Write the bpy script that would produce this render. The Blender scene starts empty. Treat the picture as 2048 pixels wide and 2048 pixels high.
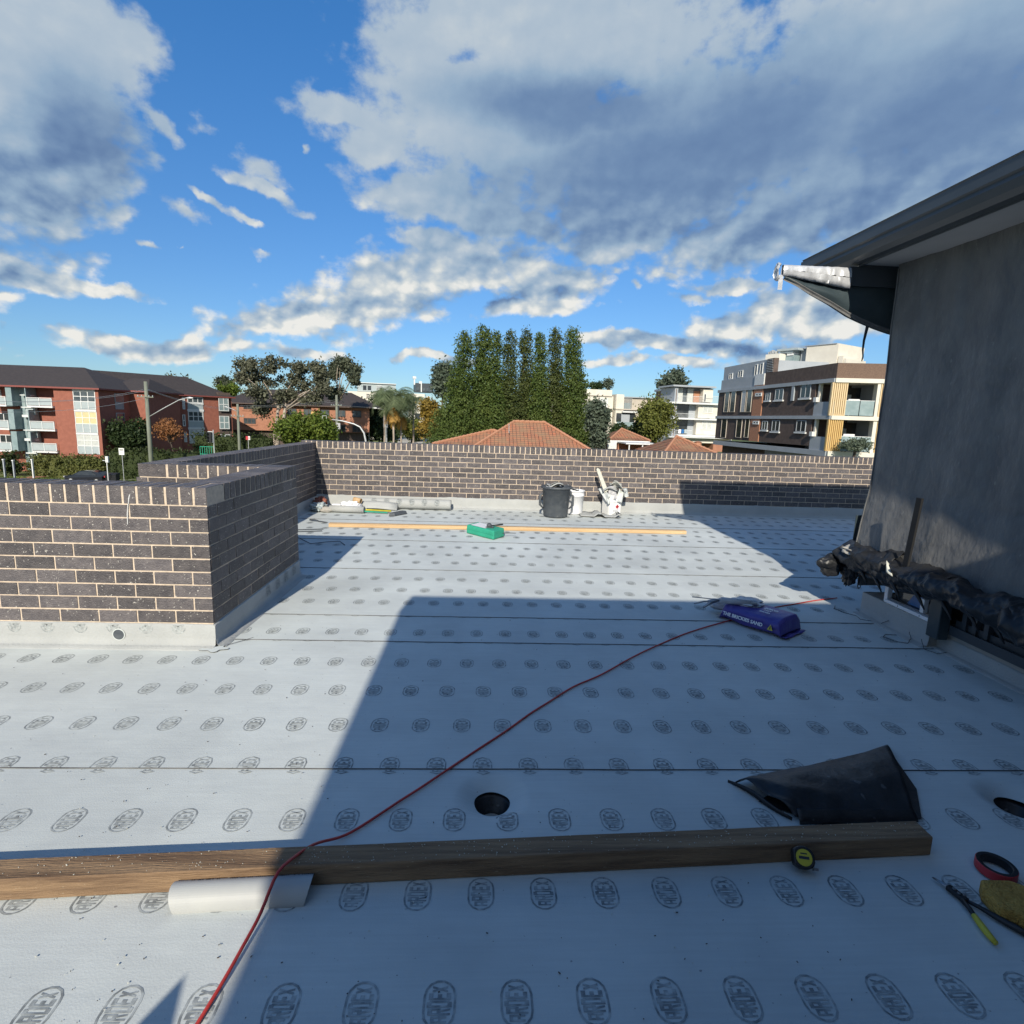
import bpy, math, random
import numpy as np
from mathutils import Vector, Matrix, noise as mnoise
R = math.radians
random.seed(7); rng = np.random.default_rng(7)
scn = bpy.context.scene
col = scn.collection
# ---------------------------------------------------------------- camera
F, PITCH, ROLL, YAW, HC = 1123.0, .1642, .0336, .0501, 1.5314       # focal in pixels of a 2048 frame
CAM = np.array([0, 0, HC])
_f = np.array([math.sin(YAW)*math.cos(PITCH), math.cos(YAW)*math.cos(PITCH), -math.sin(PITCH)])
_r = np.array([math.cos(YAW), -math.sin(YAW), 0.]); _d = np.cross(_f, _r)
RT = _r*math.cos(ROLL) - _d*math.sin(ROLL); DN = _d*math.cos(ROLL) + _r*math.sin(ROLL); FW = _f
cd = bpy.data.cameras.new('camera'); cam = bpy.data.objects.new('camera', cd); col.objects.link(cam)
cd.sensor_fit = 'HORIZONTAL'; cd.sensor_width = 36; cd.lens = 36*F/2048; cd.clip_start = .05; cd.clip_end = 3000
cam.matrix_world = Matrix(((RT[0], -DN[0], -FW[0], 0), (RT[1], -DN[1], -FW[1], 0), (RT[2], -DN[2], -FW[2], HC), (0, 0, 0, 1)))
scn.camera = cam
scn.render.resolution_x = scn.render.resolution_y = 1024
def ray(x, y): return FW + RT*(x-1024)/F + DN*(y-1024)/F
def gz(x, y, z=0.):
    d = ray(x, y); return CAM + d*((z-HC)/d[2])
def gy(x, y, Y):
    d = ray(x, y); return CAM + d*(Y/d[1])
# ---------------------------------------------------------------- world: Nishita sky with clouds
scn.view_settings.view_transform = 'Standard'; scn.view_settings.look = 'None'
scn.view_settings.exposure = 0.6; scn.view_settings.gamma = 1; scn.view_settings.use_curve_mapping = False
SUN = Vector((-.22, -1.72, 1)).normalized()
sun_el = math.asin(SUN.z); sun_rot = math.atan2(SUN.x, SUN.y)
w = bpy.data.worlds.new('World'); scn.world = w; w.use_nodes = True
N = w.node_tree.nodes; L = w.node_tree.links; N.clear()
def nd(t, **kw):
    n = N.new(t)
    for k, v in kw.items():
        if k == 'ins':
            for i, x in v.items():
                if hasattr(x, 'is_output') or isinstance(x, bpy.types.NodeSocket): L.new(x, n.inputs[i])
                else: n.inputs[i].default_value = x
        else: setattr(n, k, v)
    return n
def M(op, a, b=None, c=None, clamp=False):
    n = nd('ShaderNodeMath', operation=op, use_clamp=clamp, ins={0: a})
    for i, v in ((1, b), (2, c)):
        if v is None: continue
        if isinstance(v, bpy.types.NodeSocket): L.new(v, n.inputs[i])
        else: n.inputs[i].default_value = v
    return n.outputs[0]
def sstep(v, a, b):
    n = nd('ShaderNodeMapRange', interpolation_type='SMOOTHSTEP', ins={0: v, 1: a, 2: b}); return n.outputs[0]
def rgbmix(f, a, b):
    n = nd('ShaderNodeMix', data_type='RGBA')
    for i, v in ((0, f), (6, a), (7, b)):
        if isinstance(v, bpy.types.NodeSocket): L.new(v, n.inputs[i])
        else: n.inputs[i].default_value = v
    return n.outputs[2]
tc = nd('ShaderNodeTexCoord'); sx = nd('ShaderNodeSeparateXYZ', ins={0: tc.outputs['Generated']})
az = M('ARCTAN2', sx.outputs[0], sx.outputs[1]); el = M('ARCSINE', sx.outputs[2])
pv = nd('ShaderNodeCombineXYZ', ins={0: az, 1: el}).outputs[0]
def azel(x, y):
    d = ray(x, y); d = d/np.linalg.norm(d); return math.atan2(d[0], d[1]), math.asin(d[2])
# warp the coordinates so that cloud outlines billow
wn = nd('ShaderNodeTexNoise', ins={'Vector': pv, 'Scale': 5.5, 'Detail': 7., 'Roughness': .58})
wsub = nd('ShaderNodeVectorMath', operation='SUBTRACT', ins={0: wn.outputs['Color'], 1: (.5, .5, .5)}).outputs[0]
wsc = nd('ShaderNodeVectorMath', operation='MULTIPLY', ins={0: wsub, 1: (.15, .10, 0)}).outputs[0]
pw = nd('ShaderNodeVectorMath', operation='ADD', ins={0: pv, 1: wsc}).outputs[0]
def field(blobs):
    out = None
    for (x, y, rx, ry, rot) in blobs:
        rx *= 1.14; ry *= 1.18
        a, e = azel(x, y); a2, e2 = azel(x+rx, y); a3, e3 = azel(x, y-ry)
        sa = math.hypot(a2-a, e2-e); se = math.hypot(a3-a, e3-e)
        src = pw if out is None else nd('ShaderNodeVectorMath', operation='MULTIPLY_ADD', ins={0: out, 1: (0, 0, 1e-7), 2: pw}).outputs[0]
        mp = nd('ShaderNodeMapping', vector_type='TEXTURE', ins={'Vector': src, 'Location': (a, e, 0), 'Rotation': (0, 0, R(rot)), 'Scale': (sa, se, 1)})
        ln = nd('ShaderNodeVectorMath', operation='LENGTH', ins={0: mp.outputs[0]}).outputs['Value']
        v = M('MULTIPLY', M('SUBTRACT', 1., ln), max(.5, min(1, rx/115)))
        out = v if out is None else M('SMOOTH_MAX', out, v, .12)
    return out
CL = [(1700, 400, 300, 120, 0), (1280, 400, 320, 130, 0), (1080, 20, 330, 140, 0), (1000, 180, 300, 130, 0), (90, 300, 200, 200, 0),  # cloud masses: centre, half sizes (pixels of the photograph), tilt
 (60, 170, 250, 330, 0), (10, 330, 230, 210, -20), (200, 60, 130, 110, 0), (330, 235, 75, 28, -38), (415, 235, 24, 30, 40), (160, 450, 45, 32, -30), (130, 370, 100, 40, -25),
 (255, 345, 24, 14, -30), (270, 432, 26, 22, 0), (60, 540, 130, 38, -8), (190, 565, 100, 16, -5), (20, 600, 60, 16, 0), (8, 672, 34, 17, 0),
 (530, 340, 50, 26, -35), (545, 390, 85, 20, -22), (390, 440, 55, 20, -12), (455, 420, 55, 11, -32), (515, 452, 32, 9, -15), (535, 517, 28, 12, 0), (600, 285, 14, 10, 0), (290, 494, 20, 8, -20), (345, 497, 9, 7, 0),
 (1150, 60, 430, 170, 0), (860, 60, 130, 110, 10), (1000, 260, 340, 170, 0), (1350, 300, 560, 250, 8), (1800, 150, 600, 330, 0), (2100, 300, 500, 300, 0), (700, 215, 130, 36, 5), (760, 275, 110, 60, 0), (860, 395, 160, 62, 0),
 (1010, 440, 180, 40, -5), (1250, 470, 190, 60, 0), (1480, 480, 300, 70, 8), (1200, 500, 90, 40, -15),
 (780, 590, 220, 80, 14), (930, 530, 190, 88, 0), (1090, 570, 115, 65, 0), (1010, 500, 50, 52, 0), (850, 480, 90, 36, 0), (560, 640, 170, 38, 6), (330, 680, 200, 26, 2), (700, 630, 220, 30, 3), (620, 705, 110, 16, -3), (1060, 620, 130, 22, 0),
 (1345, 550, 52, 17, -5), (1215, 545, 28, 14, -15), (1460, 572, 120, 18, -4), (1390, 590, 60, 12, 0), (1258, 580, 18, 8, 0),
 (1590, 625, 150, 62, 4), (1440, 655, 110, 40, 8), (1700, 640, 200, 60, 0), (1250, 682, 110, 17, -5), (1400, 690, 240, 20, 0), (1230, 722, 80, 10, -3), (1370, 728, 90, 14, 0), (880, 715, 100, 12, 0), (1560, 700, 200, 26, 0),
 (1900, 1100, 400, 60, 0), (-400, 600, 420, 120, 5), (-500, 200, 500, 260, 0), (2700, 350, 500, 420, 0)]
DK = [(1350, 340, 600, 170, 10), (1900, 270, 460, 220, 14), (1150, 210, 280, 80, 0), (1300, 450, 330, 55, 2), (190, 300, 150, 160, 0), (60, 380, 210, 110, 0), (1650, 440, 300, 80, 14), (960, 606, 190, 16, 6), (60, 565, 130, 26, 0), (1480, 684, 280, 14, 0), (1140, 500, 60, 22, -8), (2500, 380, 400, 300, 0)]
f_cl = field(CL); f_dk = field(DK)
pv2 = nd('ShaderNodeVectorMath', operation='MULTIPLY', ins={0: pv, 1: (1, 1.5, 1)}).outputs[0]
pv3 = nd('ShaderNodeVectorMath', operation='MULTIPLY_ADD', ins={0: pv, 1: (1, 1.5, 1), 2: (.012, -.024, 0)}).outputs[0]
nz = nd('ShaderNodeTexNoise', ins={'Vector': pv2, 'Scale': 7.5, 'Detail': 7., 'Roughness': .58})
nzb = nd('ShaderNodeTexNoise', ins={'Vector': pv3, 'Scale': 7.5, 'Detail': 5., 'Roughness': .55})
nf = nd('ShaderNodeTexNoise', ins={'Vector': pv2, 'Scale': 27., 'Detail': 6., 'Roughness': .62})
pwp = nd('ShaderNodeVectorMath', operation='MULTIPLY', ins={0: nd('ShaderNodeVectorMath', operation='MULTIPLY_ADD', ins={0: wsub, 1: (.05, .05, 0), 2: pv}).outputs[0], 1: (1, 1.35, 1)}).outputs[0]
vo = nd('ShaderNodeTexVoronoi', voronoi_dimensions='2D', feature='SMOOTH_F1', ins={'Vector': pwp, 'Scale': 17., 'Smoothness': .35, 'Detail': 2.5, 'Roughness': .5})
vp = nd('ShaderNodeVectorMath', operation='ADD', ins={0: pwp, 1: (.010, -.016, 0)}).outputs[0]
vo2 = nd('ShaderNodeTexVoronoi', voronoi_dimensions='2D', feature='SMOOTH_F1', ins={'Vector': vp, 'Scale': 17., 'Smoothness': .35, 'Detail': 1., 'Roughness': .5})
nb = nd('ShaderNodeTexNoise', ins={'Vector': pv, 'Scale': 3.2, 'Detail': 6., 'Roughness': .55})
back = sstep(M('MULTIPLY', sx.outputs[1], -1.), -.1, .5)     # behind the camera, unseen: cloud cover thickened to raise the fill light
gen = M('MULTIPLY', back, sstep(nb.outputs[0], .40, .56))
lowf = sstep(el, .42, .10)                                    # low far cumulus stand whiter against the sky
base_d = M('ADD', f_cl, M('MULTIPLY', M('SUBTRACT', nz.outputs[0], .5), .80))
base_d = M('ADD', base_d, M('MULTIPLY', M('SUBTRACT', nf.outputs[0], .5), .75))
base_d = M('ADD', base_d, M('MULTIPLY', M('SUBTRACT', .62, vo.outputs['Distance']), M('ADD', M('MULTIPLY', lowf, .25), .28)))
dens = sstep(base_d, -.02, .42)
dens = M('MAXIMUM', dens, gen)
relief = M('SUBTRACT', nz.outputs[0], nzb.outputs[0])
br = M('ADD', M('MULTIPLY', relief, M('ADD', M('MULTIPLY', lowf, 1.5), .3)), .68)
br = M('ADD', br, M('MULTIPLY', M('SUBTRACT', nf.outputs[0], .5), M('ADD', M('MULTIPLY', lowf, .16), .03)))
br = M('ADD', br, M('MULTIPLY', M('SUBTRACT', nb.outputs[0], .5), .20))
br = M('SUBTRACT', br, M('MULTIPLY', sstep(f_dk, -.35, .80), M('ADD', M('MULTIPLY', lowf, -.22), .52)))
br = M('ADD', br, M('MULTIPLY', M('SUBTRACT', vo2.outputs['Distance'], vo.outputs['Distance']), M('ADD', M('MULTIPLY', lowf, .75), .05)))
br = M('ADD', br, M('MULTIPLY', lowf, .16), clamp=True)
cr = nd('ShaderNodeValToRGB', ins={0: br}); e = cr.color_ramp.elements
e[0].position = .0; e[0].color = (.11, .19, .36, 1)
e[1].position = 1.; e[1].color = (.86, .85, .80, 1)
for p, c in ((.2, (.17, .27, .44, 1)), (.45, (.30, .42, .56, 1)), (.68, (.45, .54, .63, 1)), (.86, (.66, .70, .70, 1))):
    q = e.new(p); q.color = c
SKYK = 0.1
csc = nd('ShaderNodeVectorMath', operation='SCALE', ins={0: cr.outputs[0], 'Scale': .66/SKYK}).outputs[0]
sky = nd('ShaderNodeTexSky', sky_type='NISHITA'); sky.sun_disc = False
sky.sun_elevation = sun_el; sky.sun_rotation = sun_rot; sky.air_density = 1.0; sky.dust_density = .25; sky.ozone_density = 3.0
tint = nd('ShaderNodeVectorMath', operation='MULTIPLY', ins={0: sky.outputs[0], 1: rgbmix(sstep(el, -.05, .75), (.42, .55, .70, 1), (.33, .80, 1.14, 1))}).outputs[0]
skyc = rgbmix(M('MULTIPLY', dens, .97), tint, csc)
bg = nd('ShaderNodeBackground', ins={'Color': skyc, 'Strength': SKYK})
L.new(bg.outputs[0], nd('ShaderNodeOutputWorld').inputs[0])
w.cycles.sampling_method = 'MANUAL'; w.cycles.sample_map_resolution = 1024
sd = bpy.data.lights.new('sun', 'SUN'); sd.energy = 3.7; sd.angle = R(.55); sd.color = (1, .92, .78)
so = bpy.data.objects.new('sun', sd); col.objects.link(so); so.rotation_euler = SUN.to_track_quat('Z', 'Y').to_euler(); so.location = (-3, -20, 15)

# ---------------------------------------------------------------- materials
def pmat(name, c1, c2=None, scale=8., rough=.7, bump=0., bscale=None, metal=0., spec=.4, detail=4., speck=None, objrand=0., coord='Object', stretch=None, trans=0., sss=0., lo=.35, hi=.65):
    m = bpy.data.materials.new(name); m.use_nodes = True; nt = m.node_tree; n = nt.nodes; l = nt.links
    b = n['Principled BSDF']; b.inputs['Roughness'].default_value = rough; b.inputs['Metallic'].default_value = metal
    b.inputs['Specular IOR Level'].default_value = spec
    if trans: b.inputs['Transmission Weight'].default_value = trans
    c1 = tuple(c1)+(1,); c2 = tuple(c2)+(1,) if c2 else tuple(x*.8 for x in c1[:3])+(1,)
    t = n.new('ShaderNodeTexCoord'); vec = t.outputs[coord]
    if objrand or stretch:
        mp = n.new('ShaderNodeMapping'); l.new(vec, mp.inputs[0]); vec = mp.outputs[0]
        if stretch: mp.inputs['Scale'].default_value = stretch
        if objrand:
            oi = n.new('ShaderNodeObjectInfo'); ge = n.new('ShaderNodeNewGeometry')
            ad = n.new('ShaderNodeMath'); ad.operation = 'ADD'; l.new(oi.outputs['Random'], ad.inputs[0]); l.new(ge.outputs['Random Per Island'], ad.inputs[1])
            fr = n.new('ShaderNodeMath'); fr.operation = 'FRACT'; l.new(ad.outputs[0], fr.inputs[0])
            sc = n.new('ShaderNodeMath'); sc.operation = 'MULTIPLY'; sc.inputs[1].default_value = 50; l.new(fr.outputs[0], sc.inputs[0])
            cx = n.new('ShaderNodeCombineXYZ'); l.new(sc.outputs[0], cx.inputs[0]); l.new(sc.outputs[0], cx.inputs[1]); l.new(cx.outputs[0], mp.inputs['Location'])
    nt1 = n.new('ShaderNodeTexNoise'); nt1.inputs['Scale'].default_value = scale; nt1.inputs['Detail'].default_value = detail; nt1.inputs['Roughness'].default_value = .6; l.new(vec, nt1.inputs['Vector'])
    mr = n.new('ShaderNodeMapRange'); mr.inputs[1].default_value = lo; mr.inputs[2].default_value = hi; l.new(nt1.outputs[0], mr.inputs[0])
    mx = n.new('ShaderNodeMix'); mx.data_type = 'RGBA'; mx.inputs[6].default_value = c1; mx.inputs[7].default_value = c2; l.new(mr.outputs[0], mx.inputs[0])
    outc = mx.outputs[2]
    if objrand:
        hs = n.new('ShaderNodeHueSaturation'); l.new(outc, hs.inputs['Color'])
        m1 = n.new('ShaderNodeMapRange'); m1.inputs[3].default_value = 1-objrand; m1.inputs[4].default_value = 1+objrand; l.new(fr.outputs[0], m1.inputs[0]); l.new(m1.outputs[0], hs.inputs['Value'])
        outc = hs.outputs[0]
    if speck:      # (scale, threshold, colour)
        sn = n.new('ShaderNodeTexNoise'); sn.inputs['Scale'].default_value = speck[0]; sn.inputs['Detail'].default_value = 2; l.new(vec, sn.inputs['Vector'])
        sm = n.new('ShaderNodeMapRange'); sm.inputs[1].default_value = speck[1]; sm.inputs[2].default_value = speck[1]+.03; l.new(sn.outputs[0], sm.inputs[0])
        m2 = n.new('ShaderNodeMix'); m2.data_type = 'RGBA'; m2.inputs[7].default_value = tuple(speck[2])+(1,); l.new(sm.outputs[0], m2.inputs[0]); l.new(outc, m2.inputs[6]); outc = m2.outputs[2]
    l.new(outc, b.inputs['Base Color'])
    if bump:
        bn = n.new('ShaderNodeTexNoise'); bn.inputs['Scale'].default_value = bscale or scale*3; bn.inputs['Detail'].default_value = 5; l.new(vec, bn.inputs['Vector'])
        bp = n.new('ShaderNodeBump'); bp.inputs['Strength'].default_value = bump; bp.inputs['Distance'].default_value = .02; l.new(bn.outputs[0], bp.inputs['Height']); l.new(bp.outputs[0], b.inputs['Normal'])
    return m
def leafmat(name, c1, c2, tr=.25):
    m = bpy.data.materials.new(name); m.use_nodes = True; nt = m.node_tree; n = nt.nodes; l = nt.links
    b = n['Principled BSDF']; b.inputs['Roughness'].default_value = .6; b.inputs['Specular IOR Level'].default_value = .3
    ge = n.new('ShaderNodeNewGeometry'); t = n.new('ShaderNodeTexCoord'); nz = n.new('ShaderNodeTexNoise'); nz.inputs['Scale'].default_value = .7; nz.inputs['Detail'].default_value = 3; l.new(t.outputs['Object'], nz.inputs['Vector'])
    ad = n.new('ShaderNodeMath'); ad.operation = 'MULTIPLY_ADD'; ad.inputs[1].default_value = .5; l.new(ge.outputs['Random Per Island'], ad.inputs[0]); 
    s2 = n.new('ShaderNodeMapRange'); s2.inputs[1].default_value = .3; s2.inputs[2].default_value = .7; s2.inputs[4].default_value = .5; l.new(nz.outputs[0], s2.inputs[0]); l.new(s2.outputs[0], ad.inputs[2])
    mx = n.new('ShaderNodeMix'); mx.data_type = 'RGBA'; mx.inputs[6].default_value = tuple(c1)+(1,); mx.inputs[7].default_value = tuple(c2)+(1,); l.new(ad.outputs[0], mx.inputs[0]); l.new(mx.outputs[2], b.inputs['Base Color'])
    tl = n.new('ShaderNodeBsdfTranslucent'); l.new(mx.outputs[2], tl.inputs[0]); ms = n.new('ShaderNodeMixShader'); ms.inputs[0].default_value = tr
    l.new(b.outputs[0], ms.inputs[1]); l.new(tl.outputs[0], ms.inputs[2]); l.new(ms.outputs[0], n['Material Output'].inputs[0])
    return m
MT = dict(
 brick=pmat('brick_dark', (.072, .064, .068), (.118, .104, .104), 22, .55, .6, 120, objrand=.30, speck=(75, .675, (.42, .40, .36)), spec=.5),
 mortar=pmat('mortar', (.66, .54, .42), (.50, .41, .32), 30, .9, .3, 200),
 membrane=None,
 upstand=pmat('upstand_membrane', (.40, .41, .40), (.34, .35, .345), 3, .85, .3, 60, detail=8, speck=(40, .72, (.26, .26, .25))),  # darker copy of the membrane, offsets the bright light on turned-up faces
 bitumen=pmat('bitumen', (.035, .036, .04), (.10, .10, .105), 9, .6),
 timber=pmat('timber', (.62, .44, .25), (.48, .31, .16), 3.5, .7, .4, 30, stretch=(.35, 9, 9), detail=6, speck=(26, .735, (.75, .68, .55))),
 timberdk=pmat('timber_old', (.30, .195, .11), (.13, .078, .045), 3.5, .75, .5, 30, stretch=(.5, 10, 10), detail=6, speck=(60, .735, (.70, .62, .48))),
 pvc=pmat('pvc', (.40, .41, .40), (.36, .37, .37), 6, .5, spec=.3),
 ink=pmat('ink', (.03, .035, .05), rough=.7),
 cord=pmat('cord_red', (.52, .055, .045), (.42, .04, .035), 30, .45),
 blackpl=pmat('black_plastic', (.011, .012, .014), (.024, .025, .028), 9, .42, .35, 14, speck=(14, .70, (.08, .08, .08))),
 bin=pmat('bin_plastic', (.055, .065, .078), (.085, .095, .105), 9, .55, .3, 30, speck=(16, .7, (.22, .22, .22))),
 darkin=pmat('dark_inside', (.01, .01, .011), rough=.8),
 white=pmat('white_paint', (.74, .74, .72), (.66, .66, .64), 4, .5, speck=(9, .68, (.5, .49, .46))),
 whitepl=pmat('white_plastic', (.80, .81, .83), (.74, .75, .78), 5, .35),
 red=pmat('red_print', (.50, .04, .05), rough=.5),
 green=pmat('green_foam', (.035, .36, .23), (.028, .30, .19), 6, .6, .2, 60),
 yellow=pmat('yellow_grip', (.55, .48, .05), (.45, .38, .04), 10, .5),
 sponge=pmat('sponge', (.50, .30, .07), (.36, .20, .045), 14, .9, .9, 90),
 purple=pmat('bag_purple', (.065, .052, .25), (.085, .072, .30), 8, .38, .4, 14),
 bagwhite=pmat('bag_grey', (.42, .42, .44), (.36, .36, .38), 8, .45, .3, 18),
 clear=pmat('clear_film', (.5, .52, .55), (.38, .40, .44), 9, .25, .8, 16),
 steel=pmat('steel', (.35, .36, .38), (.25, .26, .28), 10, .35, metal=.9),
 gutter=pmat('gutter_grey', (.045, .055, .065), (.055, .065, .075), 3, .42, spec=.5),
 soffit=pmat('soffit', (.42, .42, .42), (.37, .37, .37), 2, .8),
 wrap=None,
 silver=pmat('silver_wrap', (.62, .63, .65), (.50, .51, .53), 6, .35, .5, 10, metal=.35),
 sheet=pmat('dark_sheet', (.035, .05, .058), (.05, .068, .075), 3, .35, .4, 6),
 bluefilm=pmat('blue_film', (.03, .16, .40), (.02, .10, .28), 6, .35, .5, 9),
 foil=pmat('off_white_scrap', (.62, .62, .55), (.48, .48, .42), 12, .6, .5, 30),
 redbrick=pmat('red_brick', (.31, .115, .078), (.25, .09, .062), 2.2, .85, speck=(30, .66, (.22, .06, .04))),
 orangebrick=pmat('orange_brick', (.40, .19, .12), (.33, .15, .095), 2, .85),
 browndk=pmat('dark_brick', (.12, .088, .075), (.085, .062, .054), 3, .8),
 brownlt=pmat('mottled_brick', (.20, .13, .095), (.10, .066, .052), 26, .85, detail=2),
 terra=pmat('terracotta_brick', (.50, .25, .15), (.30, .14, .085), 22, .85, detail=2),
 roofdk=pmat('dark_roof_tile', (.055, .045, .042), (.04, .033, .032), 3, .8, .3, 14),
 fascia=pmat('fascia_maroon', (.24, .07, .06), rough=.6),
 glassw=pmat('glazing', (.045, .06, .07), (.10, .12, .13), .9, .12, spec=.8),
 glassd=pmat('glazing_dark', (.02, .025, .03), (.04, .045, .05), 1.2, .12, spec=.8),
 blindw=pmat('net_blind', (.55, .56, .52), (.44, .46, .44), 2.5, .8),
 blindy=pmat('cream_blind', (.62, .53, .30), (.55, .47, .26), 2.5, .8),
 panelg=pmat('panel_bluegrey', (.38, .43, .44), (.34, .39, .40), 2, .5),
 panelt=pmat('panel_teal', (.27, .34, .35), (.20, .27, .28), 2, .4),
 frame=pmat('white_frame', (.72, .73, .72), rough=.5),
 cream=pmat('cream_render', (.70, .66, .57), (.62, .58, .50), .8, .8),
 greyr=pmat('grey_render', (.36, .39, .42), (.32, .35, .38), .8, .7),
 beige=pmat('beige_render', (.50, .45, .38), (.45, .40, .34), .8, .8),
 batten=pmat('timber_batten', (.62, .42, .16), (.52, .33, .12), 3, .6, stretch=(6, 6, .5)),
 battenp=pmat('pale_batten', (.66, .52, .32), (.58, .44, .25), 3, .6, stretch=(6, 6, .5)),
 concrete=pmat('concrete', (.40, .38, .34), (.34, .32, .29), .5, .85),
 grass=pmat('grass_ground', (.085, .12, .03), (.13, .15, .05), .6, .95),
 asphalt=pmat('asphalt', (.17, .165, .16), (.13, .127, .124), .4, .9),
 polew=pmat('pole_timber', (.22, .24, .19), (.15, .16, .13), 2, .85, stretch=(1, 1, .2)),
 galv=pmat('galvanised', (.55, .56, .56), rough=.45, metal=.3),
 carblack=pmat('car_paint_black', (.012, .014, .020), rough=.15, spec=.8),
 carwhite=pmat('car_paint_white', (.70, .71, .73), rough=.25, spec=.6),
 tyre=pmat('tyre', (.02, .02, .02), rough=.8),
 bark=pmat('pale_bark', (.42, .36, .30), (.24, .19, .15), 1.5, .85, stretch=(2, 2, .4)),
 barkdk=pmat('dark_bark', (.09, .065, .05), (.05, .038, .03), 3, .9),
 conifer=leafmat('leaf_conifer', (.04, .08, .018), (.135, .17, .04)),
 conifer2=leafmat('leaf_conifer_dry', (.042, .068, .02), (.12, .135, .038)),
 gum=leafmat('leaf_gum', (.07, .08, .05), (.18, .18, .12)),
 gum2=leafmat('leaf_gum_green', (.055, .075, .05), (.15, .16, .10)),
 dark=leafmat('leaf_dark', (.016, .034, .012), (.05, .075, .022)),
 bright=leafmat('leaf_bright', (.045, .09, .012), (.16, .20, .03)),
 hedge=leafmat('leaf_hedge', (.045, .065, .014), (.17, .17, .05)),
 hedgedk=leafmat('leaf_hedge_dark', (.018, .032, .010), (.055, .075, .02)),
 autumn=leafmat('leaf_autumn', (.12, .10, .02), (.34, .22, .04)),
 rust=leafmat('leaf_rust', (.20, .08, .03), (.36, .17, .07)),
 greyg=leafmat('leaf_greygreen', (.055, .08, .055), (.14, .17, .12)),
 olive=leafmat('leaf_olive', (.07, .09, .015), (.20, .21, .05)),
 palm=leafmat('leaf_palm', (.07, .11, .045), (.22, .26, .14)),
 palmdead=leafmat('leaf_palm_dead', (.36, .20, .04), (.50, .30, .08)),
)
def membrane_mat():
    m = pmat('membrane', (.58, .615, .60), (.52, .55, .54), 2.2, .80, .08, 170, detail=8, speck=(60, .745, (.28, .29, .30)))
    nt = m.node_tree; n = nt.nodes; l = nt.links; b = n['Principled BSDF']; src = b.inputs['Base Color'].links[0].from_socket
    t = n.new('ShaderNodeTexCoord')
    # fine scrim streaks along the roll and broad dust clouds
    mp = n.new('ShaderNodeMapping'); mp.inputs['Scale'].default_value = (1.2, 30, 1); l.new(t.outputs['Object'], mp.inputs[0])
    s = n.new('ShaderNodeTexNoise'); s.inputs['Scale'].default_value = 3; s.inputs['Detail'].default_value = 6; l.new(mp.outputs[0], s.inputs[0])
    d = n.new('ShaderNodeTexNoise'); d.inputs['Scale'].default_value = .9; d.inputs['Detail'].default_value = 5; l.new(t.outputs['Object'], d.inputs[0])
    a = n.new('ShaderNodeMapRange'); a.inputs[1].default_value = .3; a.inputs[2].default_value = .7; a.inputs[3].default_value = .955; a.inputs[4].default_value = 1.03; l.new(s.outputs[0], a.inputs[0])
    c = n.new('ShaderNodeMapRange'); c.inputs[1].default_value = .3; c.inputs[2].default_value = .7; c.inputs[3].default_value = .87; c.inputs[4].default_value = 1.06; l.new(d.outputs[0], c.inputs[0])
    mm = n.new('ShaderNodeMath'); mm.operation = 'MULTIPLY'; l.new(a.outputs[0], mm.inputs[0]); l.new(c.outputs[0], mm.inputs[1])
    v = n.new('ShaderNodeVectorMath'); v.operation = 'SCALE'; l.new(src, v.inputs[0]); l.new(mm.outputs[0], v.inputs['Scale']); l.new(v.outputs[0], b.inputs['Base Color'])
    w2 = n.new('ShaderNodeTexNoise'); w2.inputs['Scale'].default_value = 2.4; w2.inputs['Detail'].default_value = 3; l.new(t.outputs['Object'], w2.inputs[0])
    b2 = n.new('ShaderNodeBump'); b2.inputs['Strength'].default_value = .55; b2.inputs['Distance'].default_value = .02; l.new(w2.outputs[0], b2.inputs['Height'])
    old = b.inputs['Normal'].links[0].from_node; l.new(b2.outputs[0], old.inputs['Normal'])
    return m
MT['membrane'] = membrane_mat()
def print_mat():
    m = bpy.data.materials.new('membrane_print'); m.use_nodes = True; n = m.node_tree.nodes; l = m.node_tree.links; b = n['Principled BSDF']; b.inputs['Roughness'].default_value = .75
    t = n.new('ShaderNodeTexCoord'); s = n.new('ShaderNodeTexNoise'); s.inputs['Scale'].default_value = 40; s.inputs['Detail'].default_value = 6; l.new(t.outputs['Object'], s.inputs[0])
    r = n.new('ShaderNodeMapRange'); r.inputs[1].default_value = .35; r.inputs[2].default_value = .7; l.new(s.outputs[0], r.inputs[0])
    s2 = n.new('ShaderNodeTexNoise'); s2.inputs['Scale'].default_value = 1.3; l.new(t.outputs['Object'], s2.inputs[0])
    ad = n.new('ShaderNodeMath'); ad.operation = 'MULTIPLY_ADD'; ad.inputs[1].default_value = .6; l.new(s2.outputs[0], ad.inputs[0]); l.new(r.outputs[0], ad.inputs[2])
    mx = n.new('ShaderNodeMix'); mx.data_type = 'RGBA'; mx.inputs[6].default_value = (.17, .185, .19, 1); mx.inputs[7].default_value = (.43, .46, .455, 1)
    sb = n.new('ShaderNodeMath'); sb.operation = 'SUBTRACT'; sb.inputs[1].default_value = .3; sb.use_clamp = True; l.new(ad.outputs[0], sb.inputs[0]); l.new(sb.outputs[0], mx.inputs[0]); l.new(mx.outputs[2], b.inputs['Base Color'])
    return m
MT['print'] = print_mat()
def wrap_mat():
    m = pmat('wrap_fabric', (.088, .090, .093), (.142, .141, .138), 5, .55, .55, 20, stretch=(1, 1.3, .7), detail=8, spec=.5, speck=(24, .70, (.16, .16, .155)))
    b = m.node_tree.nodes['Principled BSDF']; b.inputs['Sheen Weight'].default_value = .15
    return m
MT['wrap'] = wrap_mat()
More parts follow.
